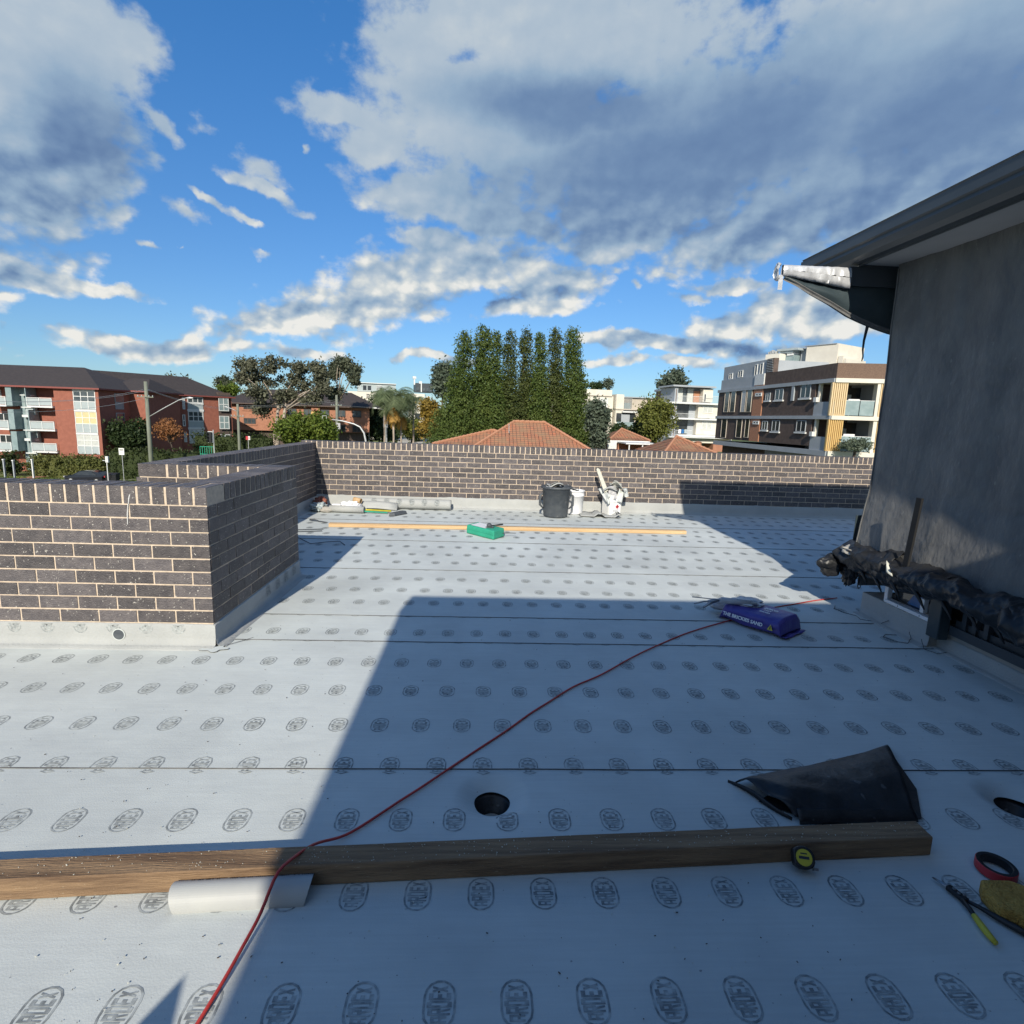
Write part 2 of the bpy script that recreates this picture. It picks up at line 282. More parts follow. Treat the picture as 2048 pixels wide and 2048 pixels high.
def roof_tile_mat():
    m = bpy.data.materials.new('terracotta_tiles'); m.use_nodes = True; n = m.node_tree.nodes; l = m.node_tree.links; b = n['Principled BSDF']; b.inputs['Roughness'].default_value = .8
    t = n.new('ShaderNodeTexCoord'); bt = n.new('ShaderNodeTexBrick'); l.new(t.outputs['UV'], bt.inputs['Vector'])
    bt.inputs['Color1'].default_value = (.42, .16, .085, 1); bt.inputs['Color2'].default_value = (.30, .15, .09, 1); bt.inputs['Mortar'].default_value = (.10, .045, .03, 1)
    for k, v in (('Scale', 1.), ('Mortar Size', .035), ('Brick Width', .30), ('Row Height', .34), ('Mortar Smooth', .4)): bt.inputs[k].default_value = v
    bt.offset = 0
    s = n.new('ShaderNodeTexNoise'); s.inputs['Scale'].default_value = .8; s.inputs['Detail'].default_value = 6; l.new(t.outputs['UV'], s.inputs[0])
    r = n.new('ShaderNodeMapRange'); r.inputs[1].default_value = .4; r.inputs[2].default_value = .62; l.new(s.outputs[0], r.inputs[0])
    mx = n.new('ShaderNodeMix'); mx.data_type = 'RGBA'; mx.inputs[7].default_value = (.27, .17, .10, 1); l.new(bt.outputs[0], mx.inputs[6])
    mu = n.new('ShaderNodeMath'); mu.operation = 'MULTIPLY'; mu.inputs[1].default_value = .75; l.new(r.outputs[0], mu.inputs[0]); l.new(mu.outputs[0], mx.inputs[0]); l.new(mx.outputs[2], b.inputs['Base Color'])
    return m
MT['tile'] = roof_tile_mat()

# ---------------------------------------------------------------- helpers
def tag(o, label=None, cat=None, group=None, kind=None):
    if label: o['label'] = label
    if cat: o['category'] = cat
    if group: o['group'] = group
    if kind: o['kind'] = kind
    return o
def thing(name, loc, label, cat, group=None, rz=0):
    o = bpy.data.objects.new(name, None); col.objects.link(o); o.location = loc; o.rotation_euler.z = rz; o.empty_display_size = .2
    return tag(o, label, cat, group)
def wpos(o):
    p = Vector(o.location)
    while o.parent: o = o.parent; p = p + Vector(o.location)
    return p
class MB:
    def __init__(s): s.v = []; s.f = []; s.uv = {}
    def poly(s, pts, uv=None):
        b = len(s.v); s.v += [tuple(float(c) for c in p) for p in pts]; s.f.append(tuple(range(b, b+len(pts))))
        if uv: s.uv[len(s.f)-1] = uv
        return s
    def hexa(s, p):   # 8 points: bottom 4 then top 4
        b = len(s.v); s.v += [tuple(float(c) for c in q) for q in p]
        for q in ((3, 2, 1, 0), (4, 5, 6, 7), (0, 1, 5, 4), (1, 2, 6, 5), (2, 3, 7, 6), (3, 0, 4, 7)): s.f.append(tuple(b+i for i in q))
        return s
    def box(s, x0, x1, y0, y1, z0, z1):
        return s.hexa([(x0, y0, z0), (x1, y0, z0), (x1, y1, z0), (x0, y1, z0), (x0, y0, z1), (x1, y0, z1), (x1, y1, z1), (x0, y1, z1)])
    def obox(s, c, size, rz=0, rx=0, ry=0):
        m = Matrix.Rotation(rz, 3, 'Z') @ Matrix.Rotation(ry, 3, 'Y') @ Matrix.Rotation(rx, 3, 'X'); a, b_, c_ = [q/2 for q in size]; c = Vector(c)
        return s.hexa([c + m @ Vector(p) for p in ((-a, -b_, -c_), (a, -b_, -c_), (a, b_, -c_), (-a, b_, -c_), (-a, -b_, c_), (a, -b_, c_), (a, b_, c_), (-a, b_, c_))])
    def tube(s, pts, r, n=8, caps=True):
        pts = [Vector(p) for p in pts]; rs = r if isinstance(r, (list, tuple)) else [r]*len(pts); b = len(s.v); up = None
        for i, p in enumerate(pts):
            t = (pts[min(i+1, len(pts)-1)] - pts[max(i-1, 0)]).normalized()
            if up is None: up = t.orthogonal().normalized()
            up = (up - t*up.dot(t)).normalized(); sd_ = t.cross(up)
            for k in range(n):
                a = 2*math.pi*k/n; q = p + (up*math.cos(a) + sd_*math.sin(a))*rs[i]; s.v.append(tuple(q))
        for i in range(len(pts)-1):
            for k in range(n): s.f.append((b+i*n+k, b+i*n+(k+1) % n, b+(i+1)*n+(k+1) % n, b+(i+1)*n+k))
        if caps: s.f.append(tuple(b+k for k in range(n))[::-1]); s.f.append(tuple(b+(len(pts)-1)*n+k for k in range(n)))
        return s
    def lathe(s, c, prof, n=24, ax=None, wob=None):   # prof: (r,z)
        c = Vector(c); b = len(s.v)
        for j, (r, z) in enumerate(prof):
            for k in range(n):
                a = 2*math.pi*k/n; rr = r*(1+(wob(a, z) if wob else 0)); p = Vector((rr*math.cos(a), rr*math.sin(a), z))
                if ax is not None: p = ax @ p
                s.v.append(tuple(c+p))
        for j in range(len(prof)-1):
            for k in range(n): s.f.append((b+j*n+k, b+j*n+(k+1) % n, b+(j+1)*n+(k+1) % n, b+(j+1)*n+k))
        return s
    def grid(s, P):   # P[i][j] points
        b = len(s.v); n = len(P); m = len(P[0])
        for r_ in P: s.v += [tuple(float(c) for c in q) for q in r_]
        for i in range(n-1):
            for j in range(m-1): s.f.append((b+i*m+j, b+i*m+j+1, b+(i+1)*m+j+1, b+(i+1)*m+j))
        return s
    def prism(s, pts, off):   # polygon swept along off
        off = Vector(off); n = len(pts); b = len(s.v); s.v += [tuple(Vector(p)) for p in pts] + [tuple(Vector(p)+off) for p in pts]
        s.f.append(tuple(range(b, b+n))[::-1]); s.f.append(tuple(range(b+n, b+2*n)))
        for k in range(n): s.f.append((b+k, b+(k+1) % n, b+n+(k+1) % n, b+n+k))
        return s
    def build(s, name, mat, parent=None, smooth=False, bevel=0, label=None, kind=None, solid=0, fixn=False, sub=0):
        me = bpy.data.meshes.new(name); off = wpos(parent) if parent else Vector((0, 0, 0))
        v = np.array(s.v, dtype=np.float64).reshape(-1, 3) - np.array(off)
        if parent is None and len(v):
            c = (v.min(0)+v.max(0))/2; c[2] = v[:, 2].min(); v = v-c
        me.from_pydata(v.tolist(), [], s.f)
        if s.uv:
            ul = me.uv_layers.new(name='UVMap')
            for p in me.polygons:
                if p.index in s.uv:
                    for li, uvc in zip(p.loop_indices, s.uv[p.index]): ul.data[li].uv = uvc
        me.materials.append(MT[mat] if isinstance(mat, str) else mat); me.validate(); me.update()
        if fixn:
            import bmesh
            bm = bmesh.new(); bm.from_mesh(me); bmesh.ops.remove_doubles(bm, verts=bm.verts, dist=1e-5); bmesh.ops.recalc_face_normals(bm, faces=bm.faces); bm.to_mesh(me); bm.free()
        if smooth: me.polygons.foreach_set('use_smooth', [True]*len(me.polygons))
        o = bpy.data.objects.new(name, me); col.objects.link(o)
        if parent: o.parent = parent
        else: o.location = Vector(c) if len(v) else (0, 0, 0)
        if bevel:
            q = o.modifiers.new('bevel', 'BEVEL'); q.width = bevel; q.segments = 2; q.limit_method = 'ANGLE'
        if solid:
            q = o.modifiers.new('solid', 'SOLIDIFY'); q.thickness = solid; q.offset = -1
        if sub:
            q = o.modifiers.new('sub', 'SUBSURF'); q.levels = q.render_levels = sub
        if label: o['label'] = label
        if kind: o['kind'] = kind
        return o
def nz3(x, y, z, s=1.): return mnoise.noise(Vector((x*s, y*s, z*s)))
def share(src, name, loc, parent, rot=None):
    o = bpy.data.objects.new(name, src); col.objects.link(o); o.parent = parent; o.location = Vector(loc) - wpos(parent)
    if rot: o.rotation_euler = rot
    return o

# ================================================================ THE ROOF DECK
slab = MB(); slab.box(-6, 9, -2.2, 3.6, -.35, -.12); slab.box(-3.03, 9, 3.6, 9.68, -.35, -.12)
deck = slab.build('roof_deck', 'concrete'); tag(deck, kind='structure')
DR = [(.062, 2.090, .074), (2.30, 2.06, .072)]                    # drain holes
def drain_dz(x, y):
    z = 0
    for cx, cy, r in DR:
        d = math.hypot(x-cx, y-cy)
        z -= .040*max(0, 1-max(0, d-r)/.085)**1.5 if d < r+.085 else 0
    return z
YS = [-2.1, -.42, .92, 2.26, 3.675, 4.175, 5.515, 6.84, 8.17, 9.46]
def mz(k, x, y):
    t = (y-YS[k])/(YS[k+1]-YS[k]); return .0065 - .0055*min(1, max(0, t)) + drain_dz(x, y) + .0016*nz3(x*1.3, y*1.7, 3)
strips = []
for k in range(len(YS)-1):
    y0, y1 = YS[k], YS[k+1]+.06 if k < len(YS)-2 else YS[k+1]
    x0, x1 = (-6, 9) if y0 < 3.0 else (-2.81, 9)
    m = MB()
    nx = int((x1-x0)/(.04 if k == 2 else .12)); ny = 34 if k == 2 else 12
    xs = [x0+(x1-x0)*i/nx for i in range(nx+1)]; ys = [y0+(y1-y0)*j/ny for j in range(ny+1)]
    hole = [d for d in DR if y0 < d[1] < y1]
    sq = []
    for cx, cy, r in hole:
        i0 = max(i for i, x in enumerate(xs) if x < cx-.19); i1 = min(i for i, x in enumerate(xs) if x > cx+.19)
        j0 = max(j for j, y in enumerate(ys) if y < cy-.16); j1 = len(ys)-1
        sq.append((i0, i1, j0, j1, cx, cy, r))
    def wob(x, j): return .004*nz3(x*2.1, k*5., 1.) if j == 0 else 0
    V = {}
    def vid(i, j):
        if (i, j) not in V: V[(i, j)] = len(m.v); m.v.append((xs[i], ys[j]+wob(xs[i], j), mz(k, xs[i], ys[j])))
        return V[(i, j)]
    for i in range(nx):
        for j in range(ny):
            if any(a <= i < b_ and c <= j < d_ for a, b_, c, d_, *_ in sq): continue
            m.f.append((vid(i, j), vid(i+1, j), vid(i+1, j+1), vid(i, j+1)))
    for a, b_, c, d_, cx, cy, r in sq:       # ring patch from square border to the round hole
        bd = [(i, c) for i in range(a, b_)] + [(b_, j) for j in range(c, d_)] + [(i, d_) for i in range(b_, a, -1)] + [(a, j) for j in range(d_, c, -1)]
        prev = [vid(*q) for q in bd]; P0 = [Vector(m.v[q]) for q in prev]
        for t in (.2, .34, .44, .52, .60, .68, .76, .84, .92, 1.0):
            cur = []
            for p in P0:
                an = math.atan2(p.y-cy, p.x-cx); rr = r*(1+.02*math.sin(3*an+1)+.012*math.sin(5*an)); q = Vector((cx+rr*math.cos(an), cy+rr*math.sin(an), 0)); z = p*(1-t)+q*t
                cur.append(len(m.v)); m.v.append((z.x, z.y, mz(k, z.x, z.y)))
            for q in range(len(prev)): m.f.append((prev[q], prev[(q+1) % len(prev)], cur[(q+1) % len(prev)], cur[q]))
            prev = cur
    o = m.build('membrane_strip', 'membrane', deck, smooth=True)
    strips.append(o)
    if 0 < k < 9:      # bitumen bleed at the lap
        b = MB(); n = 260 
        vis = .0018
        if k == 3: vis = .0030001
        if k == 4: vis = .0036
        P = [[], []]
        for i in range(n+1):
            x = x0+(x1-x0)*i/n; yy = y0+.004*nz3(x*2.1, k*5., 1.)
            wd = max(.0006, vis*(.75+.9*nz3(x*3, k, 7))) if vis > .003 else max(.0, vis*(2.6*nz3(x*2.2, k, 7)+.2))
            P[0].append((x, yy-wd, mz(k-1, x, y0)+.0016)); P[1].append((x, yy+.002, mz(k-1, x, y0)+.0055))
        b.grid(P).build('bitumen_bead', 'bitumen', deck)
# printed marks: a stadium outline with the word inside
def logo(m, cx, cy, zf, detail=2, clip=None, ax=0):
    polys = []
    W, Hh = .0435, .0645
    def st(w_, h_, n):
        r = w_; pts = []
        for k in range(n+1): a = math.pi*k/n; pts.append((r*math.cos(a), h_-r + r*math.sin(a)))
        for k in range(n+1): a = math.pi+math.pi*k/n; pts.append((r*math.cos(a), -(h_-r) + r*math.sin(a)))
        return pts
    n = 7 if detail > 1 else 4
    o_, i_ = st(W, Hh, n), st(W-.0062, Hh-.0062, n)
    for k in range(len(o_)): j = (k+1) % len(o_); polys.append([o_[k], o_[j], i_[j], i_[k]])
    # letters run along +v, tops towards -u
    T = .3
    G = dict(A=[((0, 0), (T, 0), (T, 1), (0, 1)), ((1-T, 0), (1, 0), (1, 1), (1-T, 1)), ((T, .78), (1-T, .78), (1-T, 1), (T, 1)), ((T, .3), (1-T, .3), (1-T, .5), (T, .5))],
             R=[((0, 0), (T, 0), (T, 1), (0, 1)), ((T, .8), (1, .8), (1, 1), (T, 1)), ((1-T, .45), (1, .45), (1, .8), (1-T, .8)), ((T, .42), (1, .42), (1, .6), (T, .6)), ((.45, .42), (.75, .42), (1, 0), (.7, 0))],
             D=[((0, 0), (T, 0), (T, 1), (0, 1)), ((T, .82), (.9, .82), (.8, 1), (T, 1)), ((T, 0), (.8, 0), (.9, .18), (T, .18)), ((1-T, .1), (1, .1), (1, .9), (1-T, .9))],
             E=[((0, 0), (T, 0), (T, 1), (0, 1)), ((T, .8), (1, .8), (1, 1), (T, 1)), ((T, .4), (.85, .4), (.85, .6), (T, .6)), ((T, 0), (1, 0), (1, .2), (T, .2))],
             X=[((0, 0), (.33, 0), (1, 1), (.67, 1)), ((.67, 0), (1, 0), (.33, 1), (0, 1))])
    cw = .0172; gp = .0024; tot = 5*cw+4*gp; hh = [.021, .030, .0335, .030, .021]; T = .33
    for q, ch in enumerate('ARDEX'):
        v0 = -tot/2+q*(cw+gp)
        if detail > 0:
            for g in G[ch]: polys.append([(-(p[1]-.5)*2*hh[q]*.98, v0+p[0]*cw) for p in g])
        else: polys.append([(-hh[q]*.98, v0), (hh[q]*.98, v0), (hh[q]*.98, v0+cw), (-hh[q]*.98, v0+cw)])
    for p in polys:
        my = cy+sum(q[1] for q in p)/len(p)
        if clip and not (clip[0] <= my <= clip[1]): continue
        if ax == 0: m.poly([(cx+u, cy+v, zf(cx+u, cy+v)+.0009) for u, v in p])
        else: m.poly([zf(cx+u, cy+v) for u, v in p])
for k in range(len(YS)-1):
    m = MB(); y0, y1 = YS[k], YS[k+1]
    rows = [(y0+.33+.345*i, i % 2) for i in range(4) if y0+.33+.345*i < y1-.06]
    if k == 3: rows = [(2.613, 0), (2.972, 1), (3.343, 0)]
    if k == 4: rows = [(3.835, 1)]
    if k == 5: rows = [(4.487, 0), (4.83, 1), (5.19, 0)]
    if k == 6: rows = [(5.80, 1), (6.16, 0), (6.54, 1)]
    if k == 2: rows = [(1.252, 1), (1.601, 0), (1.946, 1)]
    if k == 3: rows = [(2.613, 1), (2.972, 0), (3.343, 1)]
    for y, ph in rows:
        xx = .119 if ph else .032-.011
        if k == 4: xx = .172
        if k == 5: xx = .01 if ph == 0 else -.1
        i0 = int((-4.2-xx)/.2041); jx = random.uniform(-.01, .01) if y > 5 else 0
        for i in range(i0, 45):
            x = xx+jx+i*.2041
            if y > 3.5 and x < -2.75: continue
            if y > 3.4 and y < 5.4 and x < -1.76: continue
            if x > .58*y+3.4 or x < -y*1.35-.6: continue
            if any(math.hypot(x-a, y-b_) < .10 for a, b_, c in DR): continue
            logo(m, x, y, lambda a, b_, k=k: mz(k, a, b_), 2 if y < 4.2 else 1 if y < 6.5 else 0)
    if k >= 2:   # marks cut by the laps
        for i in range(-22, 45):
            x = .032-.011+i*.2041
            if (y0 > 3.5 and x < -2.75) or x > .58*y0+3.4 or x < -y0*1.35-.6: continue
            if 3.4 < y0 < 5.4 and x < -1.76: continue
            if k in (2, 3): logo(m, x, y0+.018, lambda a, b_, k=k: mz(k, a, b_), 1, (y0+.002, y0+1))
            if k >= 3: logo(m, x+(.004 if k == 3 else .03), y0+.030 if k == 3 else y0+.045, lambda a, b_, k=k: mz(k-1, a, b_)+.0004, 1, (y0-1, y0-.006))
    if m.f: m.build('printed_marks', 'print', deck, kind='stuff')
# light drain bowls below the holes
for i, (cx, cy, r) in enumerate(DR):
    t = thing('roof_drain', (cx, cy, -.12), ('round black roof drain hole in the membrane near the middle of the timber beam' if i == 0 else 'round black roof drain hole at the right edge of the picture behind the yellow sponge'), 'drain', 'roof drains')
    MB().lathe((cx, cy, 0), [(r+.03, -.052), (r+.012, -.056), (r*.98, -.064), (r*.95, -.10), (r*.66, -.105), (r*.62, -.2)], 28).build('drain_throat', 'blackpl', t, smooth=True)
    MB().lathe((cx, cy, 0), [(r*.62, -.2), (.001, -.2)], 28).build('drain_bottom', 'darkin', t)

# ---------------------------------------------------------------- brick parapets
def brick_mesh(name, l, h, d):
    ms = []
    for v in range(4):
        m = MB(); j = lambda: random.uniform(-.0012, .0012)
        pts = [(-l/2+j(), -d/2+j(), -h/2+j()), (l/2+j(), -d/2+j(), -h/2+j()), (l/2, d/2, -h/2), (-l/2, d/2, -h/2), (-l/2+j(), -d/2+j(), h/2+j()), (l/2+j(), -d/2+j(), h/2+j()), (l/2, d/2, h/2), (-l/2, d/2, h/2)]
        m.hexa(pts); me = bpy.data.meshes.new(name); me.from_pydata(m.v, [], m.f); me.materials.append(MT['brick']); ms.append(me)
    return ms
BR = {}
def put_brick(root, P, U, Nn, l, h, d, jit=.0012):
    key = (round(l, 2), round(h, 3), round(d, 3))
    if key not in BR: BR[key] = brick_mesh('brick', key[0], key[1], key[2])
    a = math.atan2(U[1], U[0])+random.uniform(-.004, .004)
    o = share(random.choice(BR[key]), 'brick', (P[0]+Nn[0]*random.uniform(-jit, jit), P[1]+Nn[1]*random.uniform(-jit, jit), P[2]+random.uniform(-jit, jit)*.7), root, (0, random.uniform(-.004, .004), a))
    return o
def wall_run(root, A, U, Nn, length, zb, ncourse=9, phase=0, z_first=0, top=True, limit=None, end_full=True, rowl=True, stuff=None, thick=.11, coff=0.):
    """bricks of one face. A: start corner on the face line, U along, Nn outward normal (faces out of the wall)."""
    cnt = 0
    def put(P, l, h, d):
        nonlocal cnt
        if limit is not None and cnt >= limit: 
            a = math.atan2(U[1], U[0]); stuff.obox(P, (l, d, h), a)
        else: put_brick(root, P, U, Nn, l, h, d)
        cnt += 1
    d = .09
    order = []
    for c in range(z_first, ncourse):
        z = zb+.005+.038+c*.086; s = -.12 if (c+phase) % 2 else 0.
        s += coff
        while s < length-.02:
            a, b_ = max(s, 0), min(s+.23, length)
            if b_-a > .03: order.append((c, a, b_, z))
            s += .24
    order.sort(key=lambda q: -q[3]) 
    for c, a, b_, z in order:
        l = b_-a; mid = (a+b_)/2
        put((A[0]+U[0]*mid-Nn[0]*(d/2-.0022), A[1]+U[1]*mid-Nn[1]*(d/2-.0022), z), l, .076, d)
    return cnt
def rowlock(root, A, U, Nn, length, zb, thick=.23, start=0.):
    s = start; z = zb+.774+.005+.055
    while s < length-.02:
        l = min(.074, length-s)
        put_brick(root, (A[0]+U[0]*(s+l/2)-Nn[0]*(thick/2-.0025), A[1]+U[1]*(s+l/2)-Nn[1]*(thick/2-.0025), z), U, Nn, l, .110, thick)
        s += .086
B0 = .155
CX, CY, BL = -1.737, 3.562, 1.672
MORT = .0
# front parapet + return + back leg
pw_ = thing('brick_parapet', (-3.2, 3.7, 0), 'dark brick parapet nearest the camera, turning a corner at left', 'wall', 'brick parapets around the roof deck')
core = MB(); zc = B0+.774+.112
core.box(-5.4, CX-.001, CY+.001, CY+.222, 0, zc); core.box(CX-.222, CX-.001, CY+.222, CY+BL-.2251, 0, zc); core.box(-3.00, CX-.001, CY+BL-.225, CY+BL-.004, 0, zc)
core.build('mortar', 'mortar', pw_)
wall_run(pw_, (CX, CY), (-1, 0), (0, -1), 3.5, B0, phase=0)
rowlock(pw_, (CX, CY), (-1, 0), (0, -1), 3.5, B0)
wall_run(pw_, (CX, CY+.012), (0, 1), (1, 0), BL-.012, B0, phase=1)
rowlock(pw_, (CX, CY+.24), (0, 1), (1, 0), BL-.24, B0)
wall_run(pw_, (CX-.24, CY+BL-.226), (-1, 0), (0, -1), 1.05, B0, z_first=6)
rowlock(pw_, (CX, CY+BL-.226), (-1, 0), (0, -1), 1.28-.24, B0)
put_brick(pw_, (CX-1.04-.115, CY+BL-.226+.047, B0+.774+.06), (1, 0), (0, -1), .23, .110, .10)
put_brick(pw_, (CX-1.04-.115, CY+BL-.226+.170, B0+.774+.06), (1, 0), (0, -1), .23, .110, .10)
# left wall, running away
wl = thing('brick_parapet', (-2.9, 7.4, 0), 'long dark brick parapet running away along the left, in shade', 'wall', 'brick parapets around the roof deck')
MB().box(-3.026, -2.801, CY+BL+.002, 9.43, 0, zc).build('mortar', 'mortar', wl)
wall_run(wl, (-2.8, CY+BL+.005), (0, 1), (1, 0), 4.19, B0, phase=0)
rowlock(wl, (-2.8, CY+BL+.005), (0, 1), (1, 0), 4.19, B0)
# far wall
FY = 9.43
BF = .182
wf = thing('brick_parapet', (2., FY+.1, 0), 'long dark brick parapet across the far end of the roof deck, in sun', 'wall', 'brick parapets around the roof deck')
MB().box(-3.03, 9.2, FY+.001, FY+.226, 0, BF+.774+.112).build('mortar', 'mortar', wf)
stf = MB()
fx0 = -.5133-.01-10*.24
wall_run(wf, (fx0, FY), (1, 0), (0, -1), 9.9, BF, phase=1, limit=310, stuff=stf, coff=.10)
stf.build('brick_remainder', 'brick', wf, kind='stuff')
wall_run(wf, (-2.79, FY), (1, 0), (0, -1), fx0+2.79-.01, BF, phase=1)
rowlock(wf, (-3.03, FY), (1, 0), (0, -1), 11.4, BF)
# outer faces of the storeys below the deck
hb = MB(); hb.box(-5.4, -3.03, -2.2, CY+.2, -7.4, -.36); hb.box(-3.029, 9.2, -2.2, 9.655, -7.4, -.361)
h = hb.build('house_below', 'browndk'); tag(h, 'brick storeys of the building under the roof deck', 'building')
# upstands (membrane turned up the walls)
def upstand(name, A, U, Nn, length, h, parent, amp=.006, thick=.012, hole=None, n=None, fil=.035):
    m = MB(); n = n or int(length/.05); P = []
    for i in range(n+1):
        s = length*i/n; hh = h+amp*nz3(s*4, A[0], A[1])+amp*.5*nz3(s*13, A[0], 5)
        t = thick+.002*nz3(s*3, 2, 9)
        x, y = A[0]+U[0]*s, A[1]+U[1]*s
        P.append([(x+Nn[0]*q, y+Nn[1]*q, z) for q, z in ((.001, hh), (t*.6, hh-.001), (t, hh-.012), (t+.001, fil+.03), (t+.008, fil*.5), (t+fil*.6, .012), (t+fil*1.9, .0075), (t+fil*1.9+.002, .001))])
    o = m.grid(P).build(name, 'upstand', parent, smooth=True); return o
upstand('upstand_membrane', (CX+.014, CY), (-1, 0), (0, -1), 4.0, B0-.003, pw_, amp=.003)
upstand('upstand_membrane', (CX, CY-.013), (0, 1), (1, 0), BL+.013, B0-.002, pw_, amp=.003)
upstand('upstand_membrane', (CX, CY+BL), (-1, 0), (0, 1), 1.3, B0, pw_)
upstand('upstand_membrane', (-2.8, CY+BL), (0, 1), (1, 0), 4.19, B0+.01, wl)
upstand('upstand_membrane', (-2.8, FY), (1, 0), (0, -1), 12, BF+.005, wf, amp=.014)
mk = MB()
for i in range(18):
    x = -1.955-.2041*i
    if x < -4.6: break
    logo(mk, x, .165-.015, lambda u, v: (u, CY-.0139, v), 2, (0, B0-.006), ax=1)
mk.build('printed_marks', 'print', pw_, kind='stuff')
mk = MB()
for i in range(4): logo(mk, 0, 0, lambda u, v, i=i: (CX+.0142, 4.45+.205*i+u, .085+v), 2, ax=1)
mk.build('printed_marks', 'print', pw_, kind='stuff')
# round outlet hole through the front upstand, with a torn collar
o = thing('overflow_outlet', (-2.33, CY-.02, .075), 'small round grey overflow outlet in the membrane upstand under the near brick parapet', 'outlet')
rotx = Matrix.Rotation(R(90), 3, 'X')
MB().lathe((-2.33, CY-.0165, .078), [(.040, 0), (.037, .003), (.034, .002), (.034, -.0005)], 24, rotx).build('collar', 'membrane', o, smooth=True)
MB().lathe((-2.33, CY-.0172, .078), [(.0345, 0), (.001, 0)], 24, rotx).build('pipe_end', 'bin', o)
# corner patches with bitumen squeezed at the edge
for nm, c, rad in (('corner_patch', (CX+.02, CY-.05), .075),):
    m = MB(); pts = []; pb = []
    for k in range(22):
        a = -math.pi*.95+math.pi*1.25*k/21; r_ = rad*(1+.25*math.sin(k*.9)); pts.append((c[0]+r_*math.cos(a), c[1]+r_*math.sin(a)*.7, .0095)); 
    m.poly(pts).build(nm, 'membrane', deck)
    MB().tube([(p[0], p[1], .008) for p in pts]+[(CX+.16, CY+.10, .008), (CX+.19, CY+.14, .008)], .0016, 5).build('bitumen_bead', 'bitumen', deck)
# drips of mortar / efflorescence at the near wall
for (x, z0, z1) in ((-2.215, .93, .80), (-2.20, .99, .93)):
    MB().tube([(x, CY-.0035, z0), (x-.008, CY-.0040, (z0+z1)/2), (x-.012, CY-.0035, z1)], [.003, .0035, .002], 5).build('mortar_drip', 'white', pw_)

# ================================================================ HOUSES THAT FLANK THE DECK
# the storey behind the camera whose eaves throw the big shadow over the deck
hbk = thing('house_behind', (2, -2, 0), 'upper storey behind the camera whose flat eaves shade the deck', 'building')
m = MB(); m.box(-.85, 8, -6, -1.0, 0, 2.75); m.build('wall', 'browndk', hbk)
m = MB(); m.box(-1.26, 9, -6.4, -.48, 2.78, 3.0); m.build('roof', 'gutter', hbk)
pr = thing('shadow_gobo', (-1.01, -.45, 0), 'board with a pointed top added unseen behind the camera to cast the wedge shadow on the deck', 'gobo')
tx_, tz_ = -1.006, 1.02
MB().prism([(tx_, -.422, tz_), (tx_-.0345, -.43, tz_-.066), (tx_-.13, -.44, tz_-.25), (tx_-.13, -.60, 0), (tx_+.17, -.60, 0), (tx_+.17, -.44, tz_-.25), (tx_+.05, -.43, tz_-.066)], (0, .02, 0)).build('gobo', 'timberdk', pr, fixn=True)  # unseen cutout added out of frame, shaped only to throw the wedge shadow

WX, WY, SZ = 3.215, 4.52, 2.80
hr = thing('wrapped_house', (4.5, 2, 0), 'upper storey at right wrapped in dark shade cloth with grey gutter and pale soffit', 'building')
GX = 2.80
m = MB(); m.box(WX+.30, 9, -1.5, WY-.08, 0, SZ-.01); m.build('wall', 'browndk', hr)
# soffit, fascia, gutter (a rolled section), roof
m = MB(); m.box(2.925, 9, -1.5, 4.575, SZ+.025, SZ+.037); m.build('soffit', 'soffit', hr)
m = MB(); m.box(2.911, 2.924, -1.5, 4.575, SZ+.012, SZ+.19); m.box(2.925, 9, 4.576, 4.598, SZ+.01, SZ+.18); m.build('fascia', 'gutter', hr)
prof = [(2.853, 2.795), (2.80, 2.80), (2.765, 2.825), (2.748, 2.87), (2.752, 2.895), (2.735, 2.905), (2.735, 2.975), (2.728, 2.985), (2.740, 2.990), (2.745, 2.91), (2.762, 2.90), (2.76, 2.875), (2.775, 2.835), (2.81, 2.812), (2.853, 2.807)]
m = MB(); m.prism([(x*1.02, -1.5, HC+(z-HC)*1.02) for x, z in prof], (0, 6.70, 0)); m.build('gutter', 'gutter', hr, fixn=True)
m = MB()
for i in range(34):   # pan ribs of the metal roof behind the gutter
    pass
E1, E2, RZ = (2.80, 5.23, 3.00), (9.2, 5.23, 3.00), 3.62
m.poly([(2.80, -1.5, 3.0), (5.6, -1.5, RZ), (5.6, 2.4, RZ), E1]); m.poly([E1, (5.6, 2.4, RZ), (9.2, 2.4, RZ), E2]); m.poly([(5.6, -1.5, RZ), (9.2, -1.5, RZ), (9.2, 2.4, RZ), (5.6, 2.4, RZ)])
m.build('roof', 'gutter', hr, solid=.02)
m = MB(); m.box(2.93, 9.2, 4.60, 5.20, 2.85, 2.99); m.build('eaves_box', 'gutter', hr)
MB().box(2.80, 9.2, 5.201, 5.25, 2.87, 3.01).build('gutter', 'gutter', hr)
